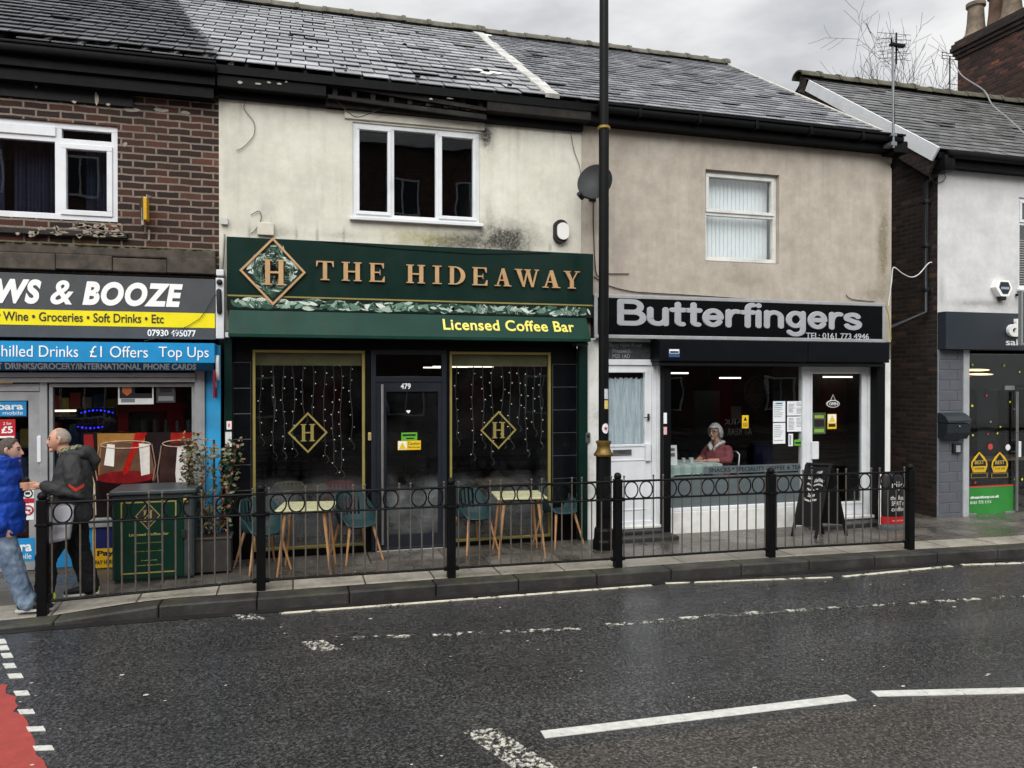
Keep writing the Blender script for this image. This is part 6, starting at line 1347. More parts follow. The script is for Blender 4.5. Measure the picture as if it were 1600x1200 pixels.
g = MB(); g.prism([(dc.x-dhw, y0-.0135, dc.z), (dc.x, y0-.0135, dc.z+dhh), (dc.x+dhw, y0-.0135, dc.z), (dc.x, y0-.0135, dc.z-dhh)], (0, .002, 0)); part('diamond_panel', g, INK, pnl)
g = MB(); diamond(g, dc.x, dc.z, dhw, dhh, .012, y0-.016, .003); serif(g, 'H', dc.x-dhw*.38, dc.x+dhw*.38, dc.z-dhh*.42, dc.z+dhh*.42, y0-.0155, .002); part('diamond_outline', g, GOLDL, pnl)
def cl(s, a, b_, y1_, y2_, **k): p, q = P(a, y2_, y0), P(b_, y1_, y0); lettering('lettering', s, p.x, q.x, p.z, q.z, y0-.0135, M('#8f8a4c', .5), pnl, ext=.001, **k)
cl('Licensed Coffee Bar', 202, 264, 830.5, 838, bold=.02); cl('wine, beer and fine food', 213, 252, 845.5, 849.5); cl('speciality brewed coffee', 209, 256, 858.5, 863); cl('fresh juices', 221, 246, 873, 877); cl('cocktails & smoothies', 213, 253, 880, 884.5)
q = P(290, 781, y0-.03); g = MB(); g.box(q.x-.025, q.x+.025, y0-.04, y0-.008, q.z-.03, q.z+.015, .006); g.ring((q.x, y0-.025, q.z+.025), .018, .005, n=12, m=6); part('padlock', g, M('#a58a4c', .35, .7), cb)
q = P(287, 834, y0-.02); g = MB(); g.box(q.x-.02, q.x+.025, y0-.03, y0-.008, q.z-.045, q.z+.045, .006); part('latch', g, INK, cb)
# ---- chalkboard and barrel sign
F1, F2, F3 = G(1235, 838), G(1277, 841), G(1325, 837); F4 = F1+F3-F2; Zt = 1.0
near, far = (F2+F3)/2, (F1+F4)/2; near.z = far.z = 0
ab = thing('chalkboard_sign', 'black A-frame chalkboard with white handwriting outside the cafe', 'chalkboard', ((near+far)/2)); CH = M('#0c0e10', .6, var=.3, scale=5, spec=.15)
inn = (near-far)*.12
def board(a, b_, ta, tb, name):
    n = (b_-a).cross(ta-a).normalized()*.012; up1, up2 = ta-a, tb-b_
    g = MB(); ww = .045; r = (b_-a).normalized()*ww
    g.prism([a, a+r, ta+r, ta], n); g.prism([b_-r, b_, tb, tb-r], n); fr = part(name, g, M('#0a0b0c', .5, var=.2, spec=.2), ab)
    g = MB(); i0, i1 = a+r+up1*.16, b_-r+up2*.16; j0, j1 = ta+r-up1*.03, tb-r-up2*.03; g.prism([i0, i1, j1, j0], n*.6); part('writing_surface', g, CH, fr); return fr, n, (i0, i1, j1, j0)
T1_, T2_ = far+Vector((0, 0, Zt)), near+Vector((0, 0, Zt))
inw = (F3-F2)*.06
fr, n, qd = board(F1, F2, T1_+(far-far)+(F1-F4)*.03, T2_+(F2-F3)*.03, 'front_board'); fr2, n2, qd2 = board(F4, F3, T1_-(F1-F4)*.03, T2_-(F2-F3)*.03, 'rear_board')
g = MB(); g.tube([T1_, T2_], .025, 8); part('top_hinge', g, CH, ab)
def chalk(s, v0, v1, u0, u1):
    me = text_mesh(s, .008, .25, .0); co = [v.co for v in me.vertices]; a, c = min(v.x for v in co), max(v.x for v in co); d, e = min(v.y for v in co), max(v.y for v in co); g = MB(); g.bm.from_mesh(me); bpy.data.meshes.remove(me)
    nn = -n.normalized() if n.y > 0 else n.normalized()
    for w in g.bm.verts:
        u = u0+(u1-u0)*(w.co.x-a)/(c-a); v = v0+(v1-v0)*(w.co.y-d)/(e-d)+.012*math.sin(u*11); p = qd[0].lerp(qd[1], u).lerp(qd[3].lerp(qd[2], u), v); w.co = p+nn*.004+(n if nn.dot(n) > 0 else Vector((0, 0, 0)))
    part('chalk_writing', g, M('#d9dad4', .8, var=.2, scale=40), fr)
for s, v0, v1, u0, u1 in (('CAFE', .86, .92, .5, .78), ('Large', .76, .825, .12, .42), ('& Small Breakfasts', .74, .80, .47, .96), ('All day omelettes', .665, .715, .12, .92), ('Hearty Soups', .575, .635, .18, .72), ('Desserts', .49, .55, .28, .62), ('Toasties & Wraps', .40, .455, .12, .75)): chalk(s, v0, v1, u0, u1)
q = G(1403, 829); RX, RY_ = (G(1427, 828).x-G(1380, 828).x)/2, .13
rj = thing('pavement_sign', 'upright black curved coffee sign with red foot by the alley', 'pavement sign', (q.x, q.y+.1, 0)); H_ = P(1403, 742, q.y).z
cy = q.y+.12
def curved(z0, z1, r, a0, a1, n=18):
    g = MB(); A = [(q.x+RX*r*math.cos(R(a0+(a1-a0)*k/n)), cy+RY_*r*math.sin(R(a0+(a1-a0)*k/n))) for k in range(n+1)]
    g.prism([(x, y, z0) for x, y in A], (0, 0, z1-z0)); return g
g = MB(); g.lathe([(RX*1.06, 0), (RX*1.06, .05), (RX, .09), (RX*.98, .1)], (q.x, cy, 0), 28, sy=RY_/RX); part('base', g, M('#4b4d4e', .5), rj)
g = MB(); g.lathe([(RX*.96, .09), (RX*.96, H_-.02), (RX*.9, H_)], (q.x, cy, 0), 36, sy=RY_/RX); part('body', g, M('#0d0d0f', .4), rj, smooth=True)
part('red_band', curved(.1, .2, 1.02, 180, 360), M('#a5161c', .4), rj)
g = MB(); g.tube([(q.x-RX, cy, .08), (q.x-RX*1.02, cy, H_*.5), (q.x-RX*.98, cy, H_)], .018, 8); part('edge_trim', g, WHITEM, rj)
def bent(s, u0, u1, z0, z1, mat, bold=.012, shear=0, r=1.0):
    g = tfit(MB(), s, u0, u1, z0, z1, 0, bold=bold, shear=shear, ext=.001)
    for v in g.bm.verts: a = math.pi*1.5+v.co.x*1.35; v.co = (q.x+RX*r*math.cos(a), cy+RY_*r*math.sin(a)-.003, v.co.z)
    part('lettering', g, mat, rj)
bent('rijo', -.38, .4, H_*.72, H_*.88, WHITEM, -.005, r=1.0); bent('the Real', -.45, .4, H_*.55, H_*.63, WHITEM, .01, .15); bent('SPIRIT of', -.4, .45, H_*.45, H_*.53, WHITEM, .01, .15); bent('coffee', -.4, .42, H_*.35, H_*.43, WHITEM, .01, .15); bent('served here', -.35, .3, .135, .165, M('#e8c9a8', .5), .01, 0, 1.03)
# ---- items fixed to the walls
q = P(225, 336, -.06); ym = thing('alarm_box', 'yellow alarm box hung edge on to the dark brick wall', 'alarm box', (q.x, -.1, q.z-.2))
a = rc(217, 311, 233, 361, -.06); g = MB(); g.box(a[0]+.06, a[1]-.0, -.2, -.04, a[2]+.1, a[3], .012); part('case', g, M('#c99a1e', .4, var=.1, dirt=.15), ym)
g = MB(); g.prism([(a[0], -.05, a[3]-.04), (a[0]+.055, -.205, a[3]-.0), (a[0]+.055, -.205, a[2]+.1), (a[0]+.055, -.12, a[2]), (a[0]+.02, -.05, a[2]+.08)], (.012, .0, 0)); part('side_panel', g, M('#3a3526', .5, var=.4, scale=20), ym)
g = MB(); g.box(a[1]-.06, a[1]-.035, -.203, -.1, a[2]+.04, a[2]+.24, .004); g.tube([(a[0]+.09, -.1, a[3]), (a[0]+.08, -.04, a[3]+.06), (a[0]+.12, -.01, a[3]+.05)], .006, 5); g.tube([(a[0]+.1, -.02, a[2]+.02), (a[0]+.1, -.02, a[2]-.1)], .012, 6); part('bracket', g, M('#8e8a80', .5), ym)
a = rc(867, 342, 888, 380, -.08); ax, az = (a[0]+a[1])/2, (a[2]+a[3])/2
t_ = thing('alarm_box', 'white oval alarm box with black ends on the cream wall', 'alarm box', (ax, -.08, a[2])); w_, h_ = (a[1]-a[0])/2, (a[3]-a[2])/2
def pill(w, h, k=8): return [(w*math.cos(R(t)), h-w*.9+w*.9*math.sin(R(t))) for t in range(0, 181, 15)]+[(w*math.cos(R(t)), -(h-w*.9)+w*.9*math.sin(R(t))) for t in range(180, 361, 15)]
g = MB(); g.prism([(ax+u, -.07, az+v) for u, v in pill(w_, h_)], (0, .07, 0)); part('backing', g, INK, t_)
g = MB(); g.prism([(ax+.02+u, -.095, az-.0+v) for u, v in pill(w_*.86, h_*.72)], (0, .05, 0)); part('cover', g, M('#dcdcd6', .4, var=.05), t_)
a = rc(1556, 437, 1582, 467, -.1); ax, az = (a[0]+a[1])/2, (a[2]+a[3])/2; w_, h_ = (a[1]-a[0])/2, (a[3]-a[2])/2
t_ = thing('alarm_box', 'white hexagonal alarm box with dark centre on the grey wall', 'alarm box', (ax, -.1, a[2])); hexp = [(-.75, 1), (.6, 1), (1, .15), (.55, -.75), (-.35, -.75), (-1, .2)]
g = MB(); g.prism([(ax+u*w_, -.1, az+v*h_) for u, v in hexp], (0, .1, 0)); part('case', g, WHITEM, t_)
g = MB(); g.prism([(ax+.01+u*w_*.66, -.108, az+v*h_*.72+.01) for u, v in hexp], (0, .01, 0)); part('dark_cover', g, M('#23262f', .3), t_); g = MB(); g.box(ax-w_*.42, ax+w_*.55, -.112, -.107, az, az+h_*.25); part('label_strip', g, M('#8d96a5', .4), t_); g = MB(); g.box(ax-.05, ax+.06, -.09, -.01, a[2]-.02, a[2]+.06, .01); part('siren', g, INK, t_)
a = rc(1474, 646, 1516, 686, -.2); t_ = thing('post_box', 'dark grey wall letterbox with curved hood on the painted brick pier', 'letterbox', ((a[0]+a[1])/2, -.12, a[2])); cx0, cx1 = a[0]+.07, a[1]+.0; zz0, zz1 = a[2], a[3]
pr = [(-.02, zz0+.02), (-.14, zz0), (-.2, zz0+.1), (-.215, zz0+(zz1-zz0)*.6), (-.16, zz0+(zz1-zz0)*.62), (-.02, zz0+(zz1-zz0)*.62)]
g = MB(); g.prism([(cx0, y, z) for y, z in pr], (cx1-cx0, 0, 0)); part('body', g, M('#22282d', .4, var=.1), t_)
pr = [(-.02, zz0+(zz1-zz0)*.64), (-.225, zz0+(zz1-zz0)*.64), (-.225, zz0+(zz1-zz0)*.72), (-.17, zz0+(zz1-zz0)*.88), (-.08, zz1), (-.02, zz1)]
g = MB(); g.prism([(cx0-.005, y, z) for y, z in pr], (cx1-cx0+.01, 0, 0)); part('hood', g, M('#252b31', .4, var=.1), t_); g = MB(); g.ball(((cx0+cx1)/2, -.217, zz0+(zz1-zz0)*.5), .014, 8); part('lock', g, STEEL, t_)
a = rc(1490, 693, 1502, 708, -.07); t_ = thing('entry_keypad', 'small black entry keypad on the pier below the letterbox', 'keypad', ((a[0]+a[1])/2, -.05, a[2])); g = MB(); g.box(a[0], a[1], -.08, -.03, a[2], a[3], .008); part('case', g, INK, t_); g = MB(); g.box(a[0]+.04, a[1]-.03, -.084, -.079, a[2]+.02, a[3]-.03); part('face', g, M('#8d9296', .4), t_)
a = rc(915, 676, 922.5, 692, -.08); t_ = thing('entry_keypad', 'grey entryphone on the white pilaster beside the flat door', 'entryphone', ((a[0]+a[1])/2, -.07, a[2])); g = MB(); g.box(a[0], a[1], -.085, -.05, a[2], a[3], .01); part('case', g, M('#4d4f4f', .4), t_); g = MB(); g.box(a[0]+.015, a[1]-.015, -.088, -.084, a[2]+.07, a[3]-.03); part('speaker_grille', g, INK, t_)
a = rc(402, 347, 428, 368, -.04); g = MB(); g.box(a[0], a[1], -.05, .0, a[2], a[3], .008); single('junction_box', g, M('#c3beb0', .7, var=.1, dirt=.3), 'weathered cream junction box above the green sign', 'junction box')
a = rc(345, 340, 356, 351, -.04); g = MB(); g.box(a[0], a[1], -.05, .0, a[2], a[3], .006); single('junction_box', g, M('#b9b9b4', .6, var=.1), 'small grey junction box at the left edge of the cream wall', 'junction box')
# ---- dish
q = P(931, 290, -.38); ds = thing('satellite_dish', 'dark grey satellite dish on the buff wall behind the lamp column', 'satellite dish', (q.x, -.2, q.z))
tb = MB(); RD = .27
prof = [(RD*k/10, .09*(k/10)**2) for k in range(11)]; tb.lathe([(.004, 0)]+prof[1:], (0, 0, 0), 32, sx=.86)
bmesh.ops.delete(tb.bm, geom=[f for f in tb.bm.faces if len(f.verts) > 4], context='FACES'); bmesh.ops.solidify(tb.bm, geom=tb.bm.faces[:], thickness=.008)
rot = Matrix.Translation(q) @ Matrix.Rotation(R(-32), 4, 'Z') @ Matrix.Rotation(R(68), 4, 'X'); tb.bm.transform(rot); part('dish', tb, M('#2c2e2f', .55, var=.15), ds, smooth=True)
lnb = rot @ Vector((0, -.12, .34)) if False else P(908, 306, -.6)
g = MB(); g.tube([rot @ Vector((0, -RD, .06)), lnb], .012, 8); g.tube([rot @ Vector((0, 0, 0)), (q.x+.1, -.05, q.z-.05), (q.x+.1, 0, q.z-.05)], .02, 8); g.box(q.x+.05, q.x+.15, -.02, .0, q.z-.12, q.z+.02); part('arm', g, IRON, ds)
g = MB(); g.tube([lnb+Vector((-.03, 0, .03)), lnb+Vector((.04, .05, -.02))], [.035, .028], 10); part('receiver', g, INK, ds, smooth=True)
# ---- aerials
q = P(1370, 236, -.02); zt = P(1366, 77, -.02).z
ae = thing('tv_aerial', 'tall grey television aerial on the cafe roof corner', 'aerial', (q.x, -.12, q.z)); g = MB(); g.tube([(q.x, -.36, q.z-.05), (q.x-.02, -.36, zt)], .018, 8); g.box(q.x-.05, q.x+.05, -.38, -.2, q.z-.02, q.z+.04, .005); g.box(q.x-.05, q.x+.05, -.38, -.2, q.z+.12, q.z+.16, .005); part('mast', g, M('#777a7c', .4, .6), ae)
zt -= .02; mxx = q.x-.02; g = MB(); bd = Vector((.35, .35, -.06)); b0 = Vector((mxx-.1, -.44, zt+.0))
g.tube([b0, b0+bd*1.4], .012, 6); g.box(mxx-.04, mxx+.2, -.4, -.33, zt-.07, zt-.03, .004); g.tube([(mxx+.12, -.3, zt+.17), (mxx+.12, -.3, zt-.3)], .014, 6); part('boom', g, IRON, ae)
g = MB()
for k in range(7):
    c = b0+bd*1.4*(k/6); g.tube([c+Vector((-.16, .12, .01)), c+Vector((.16, -.12, .01))], .004, 5)
for z in (.16, .08, -.12, -.22): g.tube([(mxx-.18, -.25, zt+z), (mxx+.34, -.35, zt+z-.02)], .004, 5)
part('rods', g, M('#5c5f61', .4, .5), ae); g = MB(); g.tube([(mxx+.12, -.3, zt-.28), (mxx+.06, -.31, zt-.5), (mxx+.01, -.37, zt-.7), (q.x+.01, -.38, q.z+.3)], .006, 5); part('lead', g, INK, ae)
q = P(1484, 140, 3.3); zt = P(1484, 88, 3.3).z; a2 = thing('tv_aerial', 'small distant aerial on the roof ridge beside the chimney', 'aerial', (q.x, 3.3, q.z)); g = MB(); g.tube([(q.x, 3.3, q.z-.1), (q.x, 3.3, zt)], .014, 6); part('mast', g, IRON, a2)
g = MB()
for z in (0, -.06, .06): g.tube([(q.x-.22, 3.3, zt+z), (q.x+.25, 3.3, zt+z)], .007, 5)
g.tube([(q.x-.2, 3.3, zt-.08), (q.x-.2, 3.3, zt+.08)], .007, 5); g.tube([(q.x-.05, 3.3, q.z+.12), (q.x+.3, 3.3, q.z+.12)], .007, 5); part('rods', g, IRON, a2)
# ---- downpipe and alley cables
g = MB(); q = P(1449, 258, .2); q2 = P(1449, 490, .2); pp = [(9.76, .15, 5.4), (9.76, .15, P(1449, 485, .15).z)]
dpz = P(1449, 488, .15).z; g.tube([(9.78, -.1, 5.5), (9.74, .15, 5.3), (9.74, .15, dpz), (9.2, .2, dpz-.22), (8.95, .2, dpz-.3)], .04, 10)
for z in (5.0, 4.3, 3.6): g.box(9.68, 9.8, .1, .2, z, z+.06, .006)
single('drain_pipe', g, M('#1b1d20', .4, var=.2), 'black drainpipe down the dark brick alley wall', 'drainpipe', smooth=True)
def cable(pts, r, col, label, n=5):
    # smooth the measured points a little
    P_ = [Vector(p) for p in pts]; out = []
    for i in range(len(P_)-1):
        p0, p1, p2, p3 = P_[max(i-1, 0)], P_[i], P_[i+1], P_[min(i+2, len(P_)-1)]
        for k in range(6): t = k/6; out.append(.5*((2*p1)+(p2-p0)*t+(2*p0-5*p1+4*p2-p3)*t*t+(3*p1-p0-3*p2+p3)*t**3))
    out.append(P_[-1]); g = MB(); g.tube(out, r, n); return single('cable', g, M(col, .6, var=.15), label, 'cable')
f = lambda *pp, Y=-.02: [P(x, y, Y) for x, y in pp]
cable(f((384, 154), (381, 168), (387, 178), (397, 192), (396, 212), (380, 230), (369, 235)), .005, '#6e6a60', 'thin loose cable curling down the left of the cream wall')
cable(f((525, 155), (545, 176), (560, 183), (585, 174), (615, 160), (648, 128), Y=-.12), .006, '#2b2a29', 'dark cable sagging from the broken eaves over the cream wall window')
cable(f((891, 204), (897, 235), (906, 262), (909, 300)), .006, '#77736a', 'grey cable down the cream wall to the satellite dish')
cable(f((929, 305), (927, 330), (929, 400), (933, 430), (945, 428), (983, 428)), .007, '#1b1b1c', 'black cable dropping from the dish down the buff wall')
cable(f((928, 432), (950, 446), (985, 455), (1020, 458), (1090, 462), (1180, 468), (1240, 470)), .007, '#1d1d1d', 'black cable lying along the top of the silver lettered sign', 6)
cable(f((1322, 461), (1330, 467), (1350, 470), (1366, 471)), .006, '#22211f', 'short black cable end at the right top of the cafe sign')
cable(f((1388, 478), (1393, 440), (1396, 418), (1410, 427), (1424, 433), (1436, 428), (1450, 412), (1456, 410), Y=-.06), .008, '#c9c9c4', 'white cable slung across the alley beside the cafe sign')
cable(f((1384, 478), (1389, 495), (1392, 530), Y=-.08), .009, '#a39a3c', 'short yellow and white cable at the right end of the cafe sign')
cable(f((1452, 240), (1450, 268), (1458, 283), (1470, 285), (1477, 278), (1473, 265), Y=-.03), .006, '#2c2c2c', 'black cable looping at the corner of the grey wall')
cable([P(1490, 95, 3.2), P(1503, 118, 2.8), P(1537, 141, 2.3), P(1550, 163, 1.8), P(1575, 185, 1.2), P(1600, 208, .6), P(1640, 250, -.1)], .012, '#7d7f7f', 'pale cable running down the slate roof from the chimney')
cable(f((351, 366), (349, 400), (347, 420), Y=-.05), .012, '#83817a', 'grey conduit at the left end of the green sign')
cable(f((392, 365), (400, 358), (408, 342), (405, 330), (392, 336)), .005, '#4a4742', 'loose wire above the left end of the green sign')
# ---- hanging sign at the right edge
a = rc(1597, 488, 1645, 537, -.9); t_ = thing('projecting_sign', 'projecting green sign with silver frame at the right edge', 'sign', ((a[0]+a[1])/2, -.9, a[2])); xx = a[0]
g = MB(); g.box(xx, xx+.6, -.9, -.86, a[2], a[3]+.3, .004); part('panel', g, M('#12382b', .3, var=.25, scale=4), t_); g = MB(); frame(g, xx-.02, xx+.62, a[2]-.03, a[3]+.33, -.91, -.85, .035, .004); part('frame', g, M('#8f9292', .4, .5), t_)
g = MB(); g.box(xx+.9, xx+.94, -.88, -.01, a[3]+.36, a[3]+.4); part('bracket', g, IRON, t_)
# ---- bare tree behind the roofs
rnd = random.Random(5)
tr = thing('bare_tree', 'bare leafless tree rising behind the slate roof at right', 'tree', (18.0, 13, 0))
tg = MB(); bgm = MB(); tips = []
def branch(g, p, d, l, r, depth):
    pts = [p]; rr = [r]; n = 5; q = p.copy(); dd = d.copy()
    for k in range(n):
        dd = (dd+Vector((rnd.uniform(-.13, .13), rnd.uniform(-.13, .13), rnd.uniform(-.02, .12)))).normalized(); q = q+dd*(l/n); pts.append(q.copy()); rr.append(r*(1-.6*(k+1)/n))
        if depth < 4 and k >= 1:
            for _ in range(1 if depth else 2):
                if rnd.random() < .8:
                    a = dd.cross(Vector((rnd.uniform(-1, 1), rnd.uniform(-1, 1), rnd.uniform(-.3, .3)))).normalized(); nd = (dd+a*rnd.uniform(.45, .95)).normalized()
                    branch(g, q.copy(), nd, l*rnd.uniform(.45, .68), max(.006, rr[-1]*.62), depth+1)
    g.tube(pts, [max(.0055, x) for x in rr], 6 if depth < 2 else 4)
base = P(1560, 128, 13.0)
tg.tube([(base.x, 13, 0), (base.x+.05, 13, 3), (base.x, 13, 6.0)], [.22, .18, .13], 10)
for ang, tilt in ((-1.3, .42), (-.7, .6), (.25, 1.0), (.7, .8), (1.2, .5), (-1.5, .3), (-.1, .75), (-1.0, .5), (-1.15, .7), (.45, .9), (1.35, .4)):
    branch(bgm, Vector((base.x, 13, 5.6+rnd.uniform(0, .5))), Vector((math.sin(ang), rnd.uniform(-.3, .3), tilt)).normalized(), rnd.uniform(4.2, 5.6), .075, 0)
BARK = M('#37332f', .9, var=.3, scale=6)
part('trunk', tg, BARK, tr); part('crown', bgm, BARK, tr)
# ================================================================== PEOPLE
def remesh(mb, voxel, smooth=4):
    """fuse overlapping volumes into one continuous skin"""
    bmesh.ops.recalc_face_normals(mb.bm, faces=mb.bm.faces[:]); me = bpy.data.meshes.new('r'); mb.bm.to_mesh(me); mb.bm.free()
    o = bpy.data.objects.new('r', me); COL.objects.link(o); m = o.modifiers.new('r', 'REMESH'); m.mode = 'VOXEL'; m.voxel_size = voxel
    s = o.modifiers.new('s', 'SMOOTH'); s.iterations = smooth; s.factor = .5
    dg = bpy.context.evaluated_depsgraph_get(); dg.update(); r = bpy.data.meshes.new_from_object(o.evaluated_get(dg)); bpy.data.objects.remove(o); bpy.data.meshes.remove(me)
    out = MB(); out.bm.from_mesh(r); bpy.data.meshes.remove(r); return out
def wrinkle(mb, amp, sc, seed=0):
    bm = mb.bm; bm.normal_update(); off = []
    for v in bm.verts:
        q = Vector((v.co.x*sc+seed, v.co.y*sc, v.co.z*sc*.8)); q2 = q*2.3
        off.append(v.normal*amp*((1-2.2*abs(noise.noise(q)))*.7+(1-2.2*abs(noise.noise(q2)))*.4-.4))
    for v, d in zip(bm.verts, off): v.co += d
    return mb
class Fig:
    def __init__(s, org, face_ang, name_label, cat='person', k=1.0):
        s.k = k; s.o = Vector(org); s.f = Vector((math.cos(face_ang), math.sin(face_ang), 0)); s.l = Vector((-s.f.y, s.f.x, 0)); s.t = thing('person', name_label, cat, org)
    def p(s, f, l, z): return s.o+(s.f*f+s.l*l+Vector((0, 0, z)))*s.k
    def loft(s, mb, rings, n=20, off=0):          # rings: (f, l, z, r_fwd, r_side)
        last = None
        for (f, l, z, rf, rs) in rings:
            c = s.p(f, l, z); ring = [mb.bm.verts.new(c+s.f*(rf*math.cos(2*math.pi*k/n))+s.l*(rs*math.sin(2*math.pi*k/n))) for k in range(n)]
            if last:
                for k in range(n): mb.bm.faces.new((last[k], last[(k+1) % n], ring[(k+1) % n], ring[k]))
            else: mb.bm.faces.new(ring[::-1])
            last = ring
        mb.bm.faces.new(last)
    def limb(s, mb, pts, rr, n=12): mb.tube([s.p(*q) for q in pts], rr, n, round_cap=True)
    def head(s, mb, f, l, z, yaw=0, pitch=0, k=1.0):
        rot = Matrix.Rotation(yaw, 3, 'Z') @ Matrix.Rotation(-pitch, 3, 'Y')
        def w(v): v = rot @ Vector(v)*k; return s.p(f, l, z)+s.f*v.x+s.l*v.y+Vector((0, 0, v.z))
        tb = MB(); bmesh.ops.create_uvsphere(tb.bm, u_segments=28, v_segments=20, radius=1)
        for v in tb.bm.verts:
            d = v.co.copy(); x, y, zz = d.x*.098, d.y*.077, d.z*.118
            if d.z < 0: y *= 1-.32*(-d.z)**1.3; x *= 1-(.34 if d.x < 0 else .05)*(-d.z)
            if d.x > 0 and d.z < -.2: x += .012*(-d.z)
            if d.x > .45: x -= .010*math.exp(-((d.z-.08)/.12)**2)*(1 if abs(d.y) > .16 else .1)*math.exp(-((abs(d.y)-.36)/.2)**2)
            if d.x > .5: x += .006*math.exp(-((d.z-.28)/.12)**2)
            v.co = w((x, y, zz))
        me = bpy.data.meshes.new('h'); tb.bm.to_mesh(me); mb.bm.from_mesh(me); bpy.data.meshes.remove(me)
        mb.tube([w((.092, 0, .02)), w((.112, 0, -.018)), w((.118, 0, -.03)), w((.098, 0, -.036))], [.009*k, .012*k, .015*k, .012*k], 8, round_cap=True)
        mb.tube([w((.086, -.022, -.062)), w((.099, 0, -.062)), w((.086, .022, -.062))], .008*k, 6, round_cap=True)
        mb.ball(w((.08, 0, -.1)), .024*k, 10)
        for sd in (-1, 1): mb.tube([w((-.006, sd*.074, .03)), w((-.016, sd*.086, .018)), w((-.012, sd*.084, -.012)), w((.0, sd*.072, -.035))], [.012*k, .015*k, .013*k, .009*k], 8, round_cap=True)
        return w
    def face_parts(s, w, body, brow='#4a4038'):
        g = MB()
        for sd in (-1, 1): g.ball(w((.083, sd*.031, .012)), .0105, 10)
        part('eyes', g, M('#2a231f', .2, var=0), body, smooth=True)
        g = MB()
        for sd in (-1, 1): g.tube([w((.092, sd*.018, .034)), w((.088, sd*.035, .038)), w((.074, sd*.05, .033))], .0045, 6, round_cap=True)
        part('eyebrows', g, M(brow, .8), body)
        g = MB(); g.tube([w((.085, -.024, -.063)), w((.1005, -.008, -.061)), w((.1005, .008, -.061)), w((.085, .024, -.063))], .0052, 6, round_cap=True); part('lips', g, M('#7d4a43', .5), body)
    def fingers(s, mb, palm, d, curl, side, spread=.019, ln=.075, r=.0085):
        """four unequal bent fingers and a thumb; d along the hand, curl the bending direction, side across the palm"""
        d, curl, side = d.normalized(), curl.normalized(), side.normalized()
        for k, m in enumerate((.9, 1.05, 1.0, .78)):
            b = palm+side*spread*(1.5-k)+d*.035; a1 = b+d*ln*.42*m+curl*.006; a2 = a1+(d*.75+curl*.65)*ln*.34*m; a3 = a2+(d*.25+curl*.95)*ln*.26*m
            mb.tube([b-d*.02, b, a1, a2, a3], [r*1.05, r*1.05, r, r*.92, r*.78], 8, round_cap=True)
        b = palm+side*spread*1.9-d*.01; mb.tube([b-side*.015, b+side*.012+d*.02+curl*.012, b+side*.016+d*.05+curl*.03], [r*1.35, r*1.2, r*.9], 8, round_cap=True)
SKIN = M('#b98d76', .5, var=.1, scale=12); SKIN2 = M('#c29a86', .5, var=.1, scale=12)

# ---- man with the coffee cup
o = G(108, 935, -.045); F = Fig((o.x, o.y, o.z), math.pi+.12, 'balding man in dark grey hooded jacket holding a takeaway coffee cup', k=1.04)
mb = MB()
w = F.head(mb, .075, 0, 1.565, 0, -.06)
F.limb(mb, [(.0, 0, 1.33), (.03, 0, 1.44), (.055, 0, 1.5)], [.075, .062, .058])
F.loft(mb, [(-.03, 0, .82, .1, .15), (-.02, 0, 1.0, .105, .15), (-.03, 0, 1.2, .12, .175), (-.03, 0, 1.34, .1, .19), (-.01, 0, 1.4, .06, .1)])
for sd in (-1, 1): F.limb(mb, [(-.03, sd*.17, 1.34), (-.08, sd*.21, 1.08)], [.06, .05])
F.limb(mb, [(-.08, .21, 1.06), (.06, .2, 1.09), (.19, .17, 1.135)], [.048, .042, .032]); F.limb(mb, [(-.08, -.21, 1.08), (.03, -.22, .92), (.1, -.2, .86)], [.048, .04, .032])
F.limb(mb, [(.0, .09, .85), (.17, .09, .45), (.195, .09, .09), (.25, .09, .045)], [.085, .06, .045, .04]); F.limb(mb, [(-.03, -.09, .85), (-.09, -.09, .46), (-.17, -.09, .09), (-.08, -.09, .045)], [.085, .06, .045, .04])
cupc = F.p(.345, .155, 1.10)
palm = F.p(.245, .175, 1.145); mb.ball(palm, .04, 10, 1.0, .6, 1.0); F.limb(mb, [(.19, .17, 1.135), (.245, .175, 1.145)], [.03, .03])
for k, m in enumerate((1.0, 1.08, 1.02, .85)):
    z = 1.178-.021*k; pts = [F.p(.25, .185, z)]
    for a in (150, 115, 85, 55*1): pts.append(F.p(.345+.052*math.cos(R(a)), .155+.052*math.sin(R(a)), z-.001*a/60))
    n_ = 4 if m < .9 else 5; mb.tube(pts[:n_], [.010, .0098, .0092, .0085, .0075][:n_], 8, round_cap=True)
mb.tube([F.p(.245, .15, 1.165), F.p(.29, .115, 1.18), F.p(.33, .1, 1.175)], [.0125, .011, .009], 8, round_cap=True)
p2 = F.p(.11, -.2, .82); mb.ball(p2, .036, 10, .8, .6, 1.1); F.fingers(mb, p2, Vector((0, 0, -1)), F.f, -F.f)
body = part('body', remesh(mb, .0075, 3), SKIN, F.t, smooth='all'); F.face_parts(w, body)
g = MB(); tb = MB(); bmesh.ops.create_uvsphere(tb.bm, u_segments=30, v_segments=20, radius=1)   # close-cropped grey hair round the bald crown
for v in list(tb.bm.verts):
    d = v.co; keep = (d.z > -.45 and d.x < .28+.0*d.z and d.z < .93) and not (d.x > .05 and d.z < .05)
    if not keep: tb.bm.verts.remove(v)
for v in tb.bm.verts: d = v.co.copy(); v.co = w((d.x*(.1005 if d.z > 0 else .1005*(1+.34*d.z)), d.y*.0795, d.z*.1195))
bmesh.ops.solidify(tb.bm, geom=tb.bm.faces[:], thickness=.004); part('hair', tb, M('#8f847a', .9, var=.2, scale=60, bump=.6, bscale=200), F.t, smooth='all')
JK = M('#2d2d2e', .75, var=.2, scale=5, bump=.35, bscale=24)
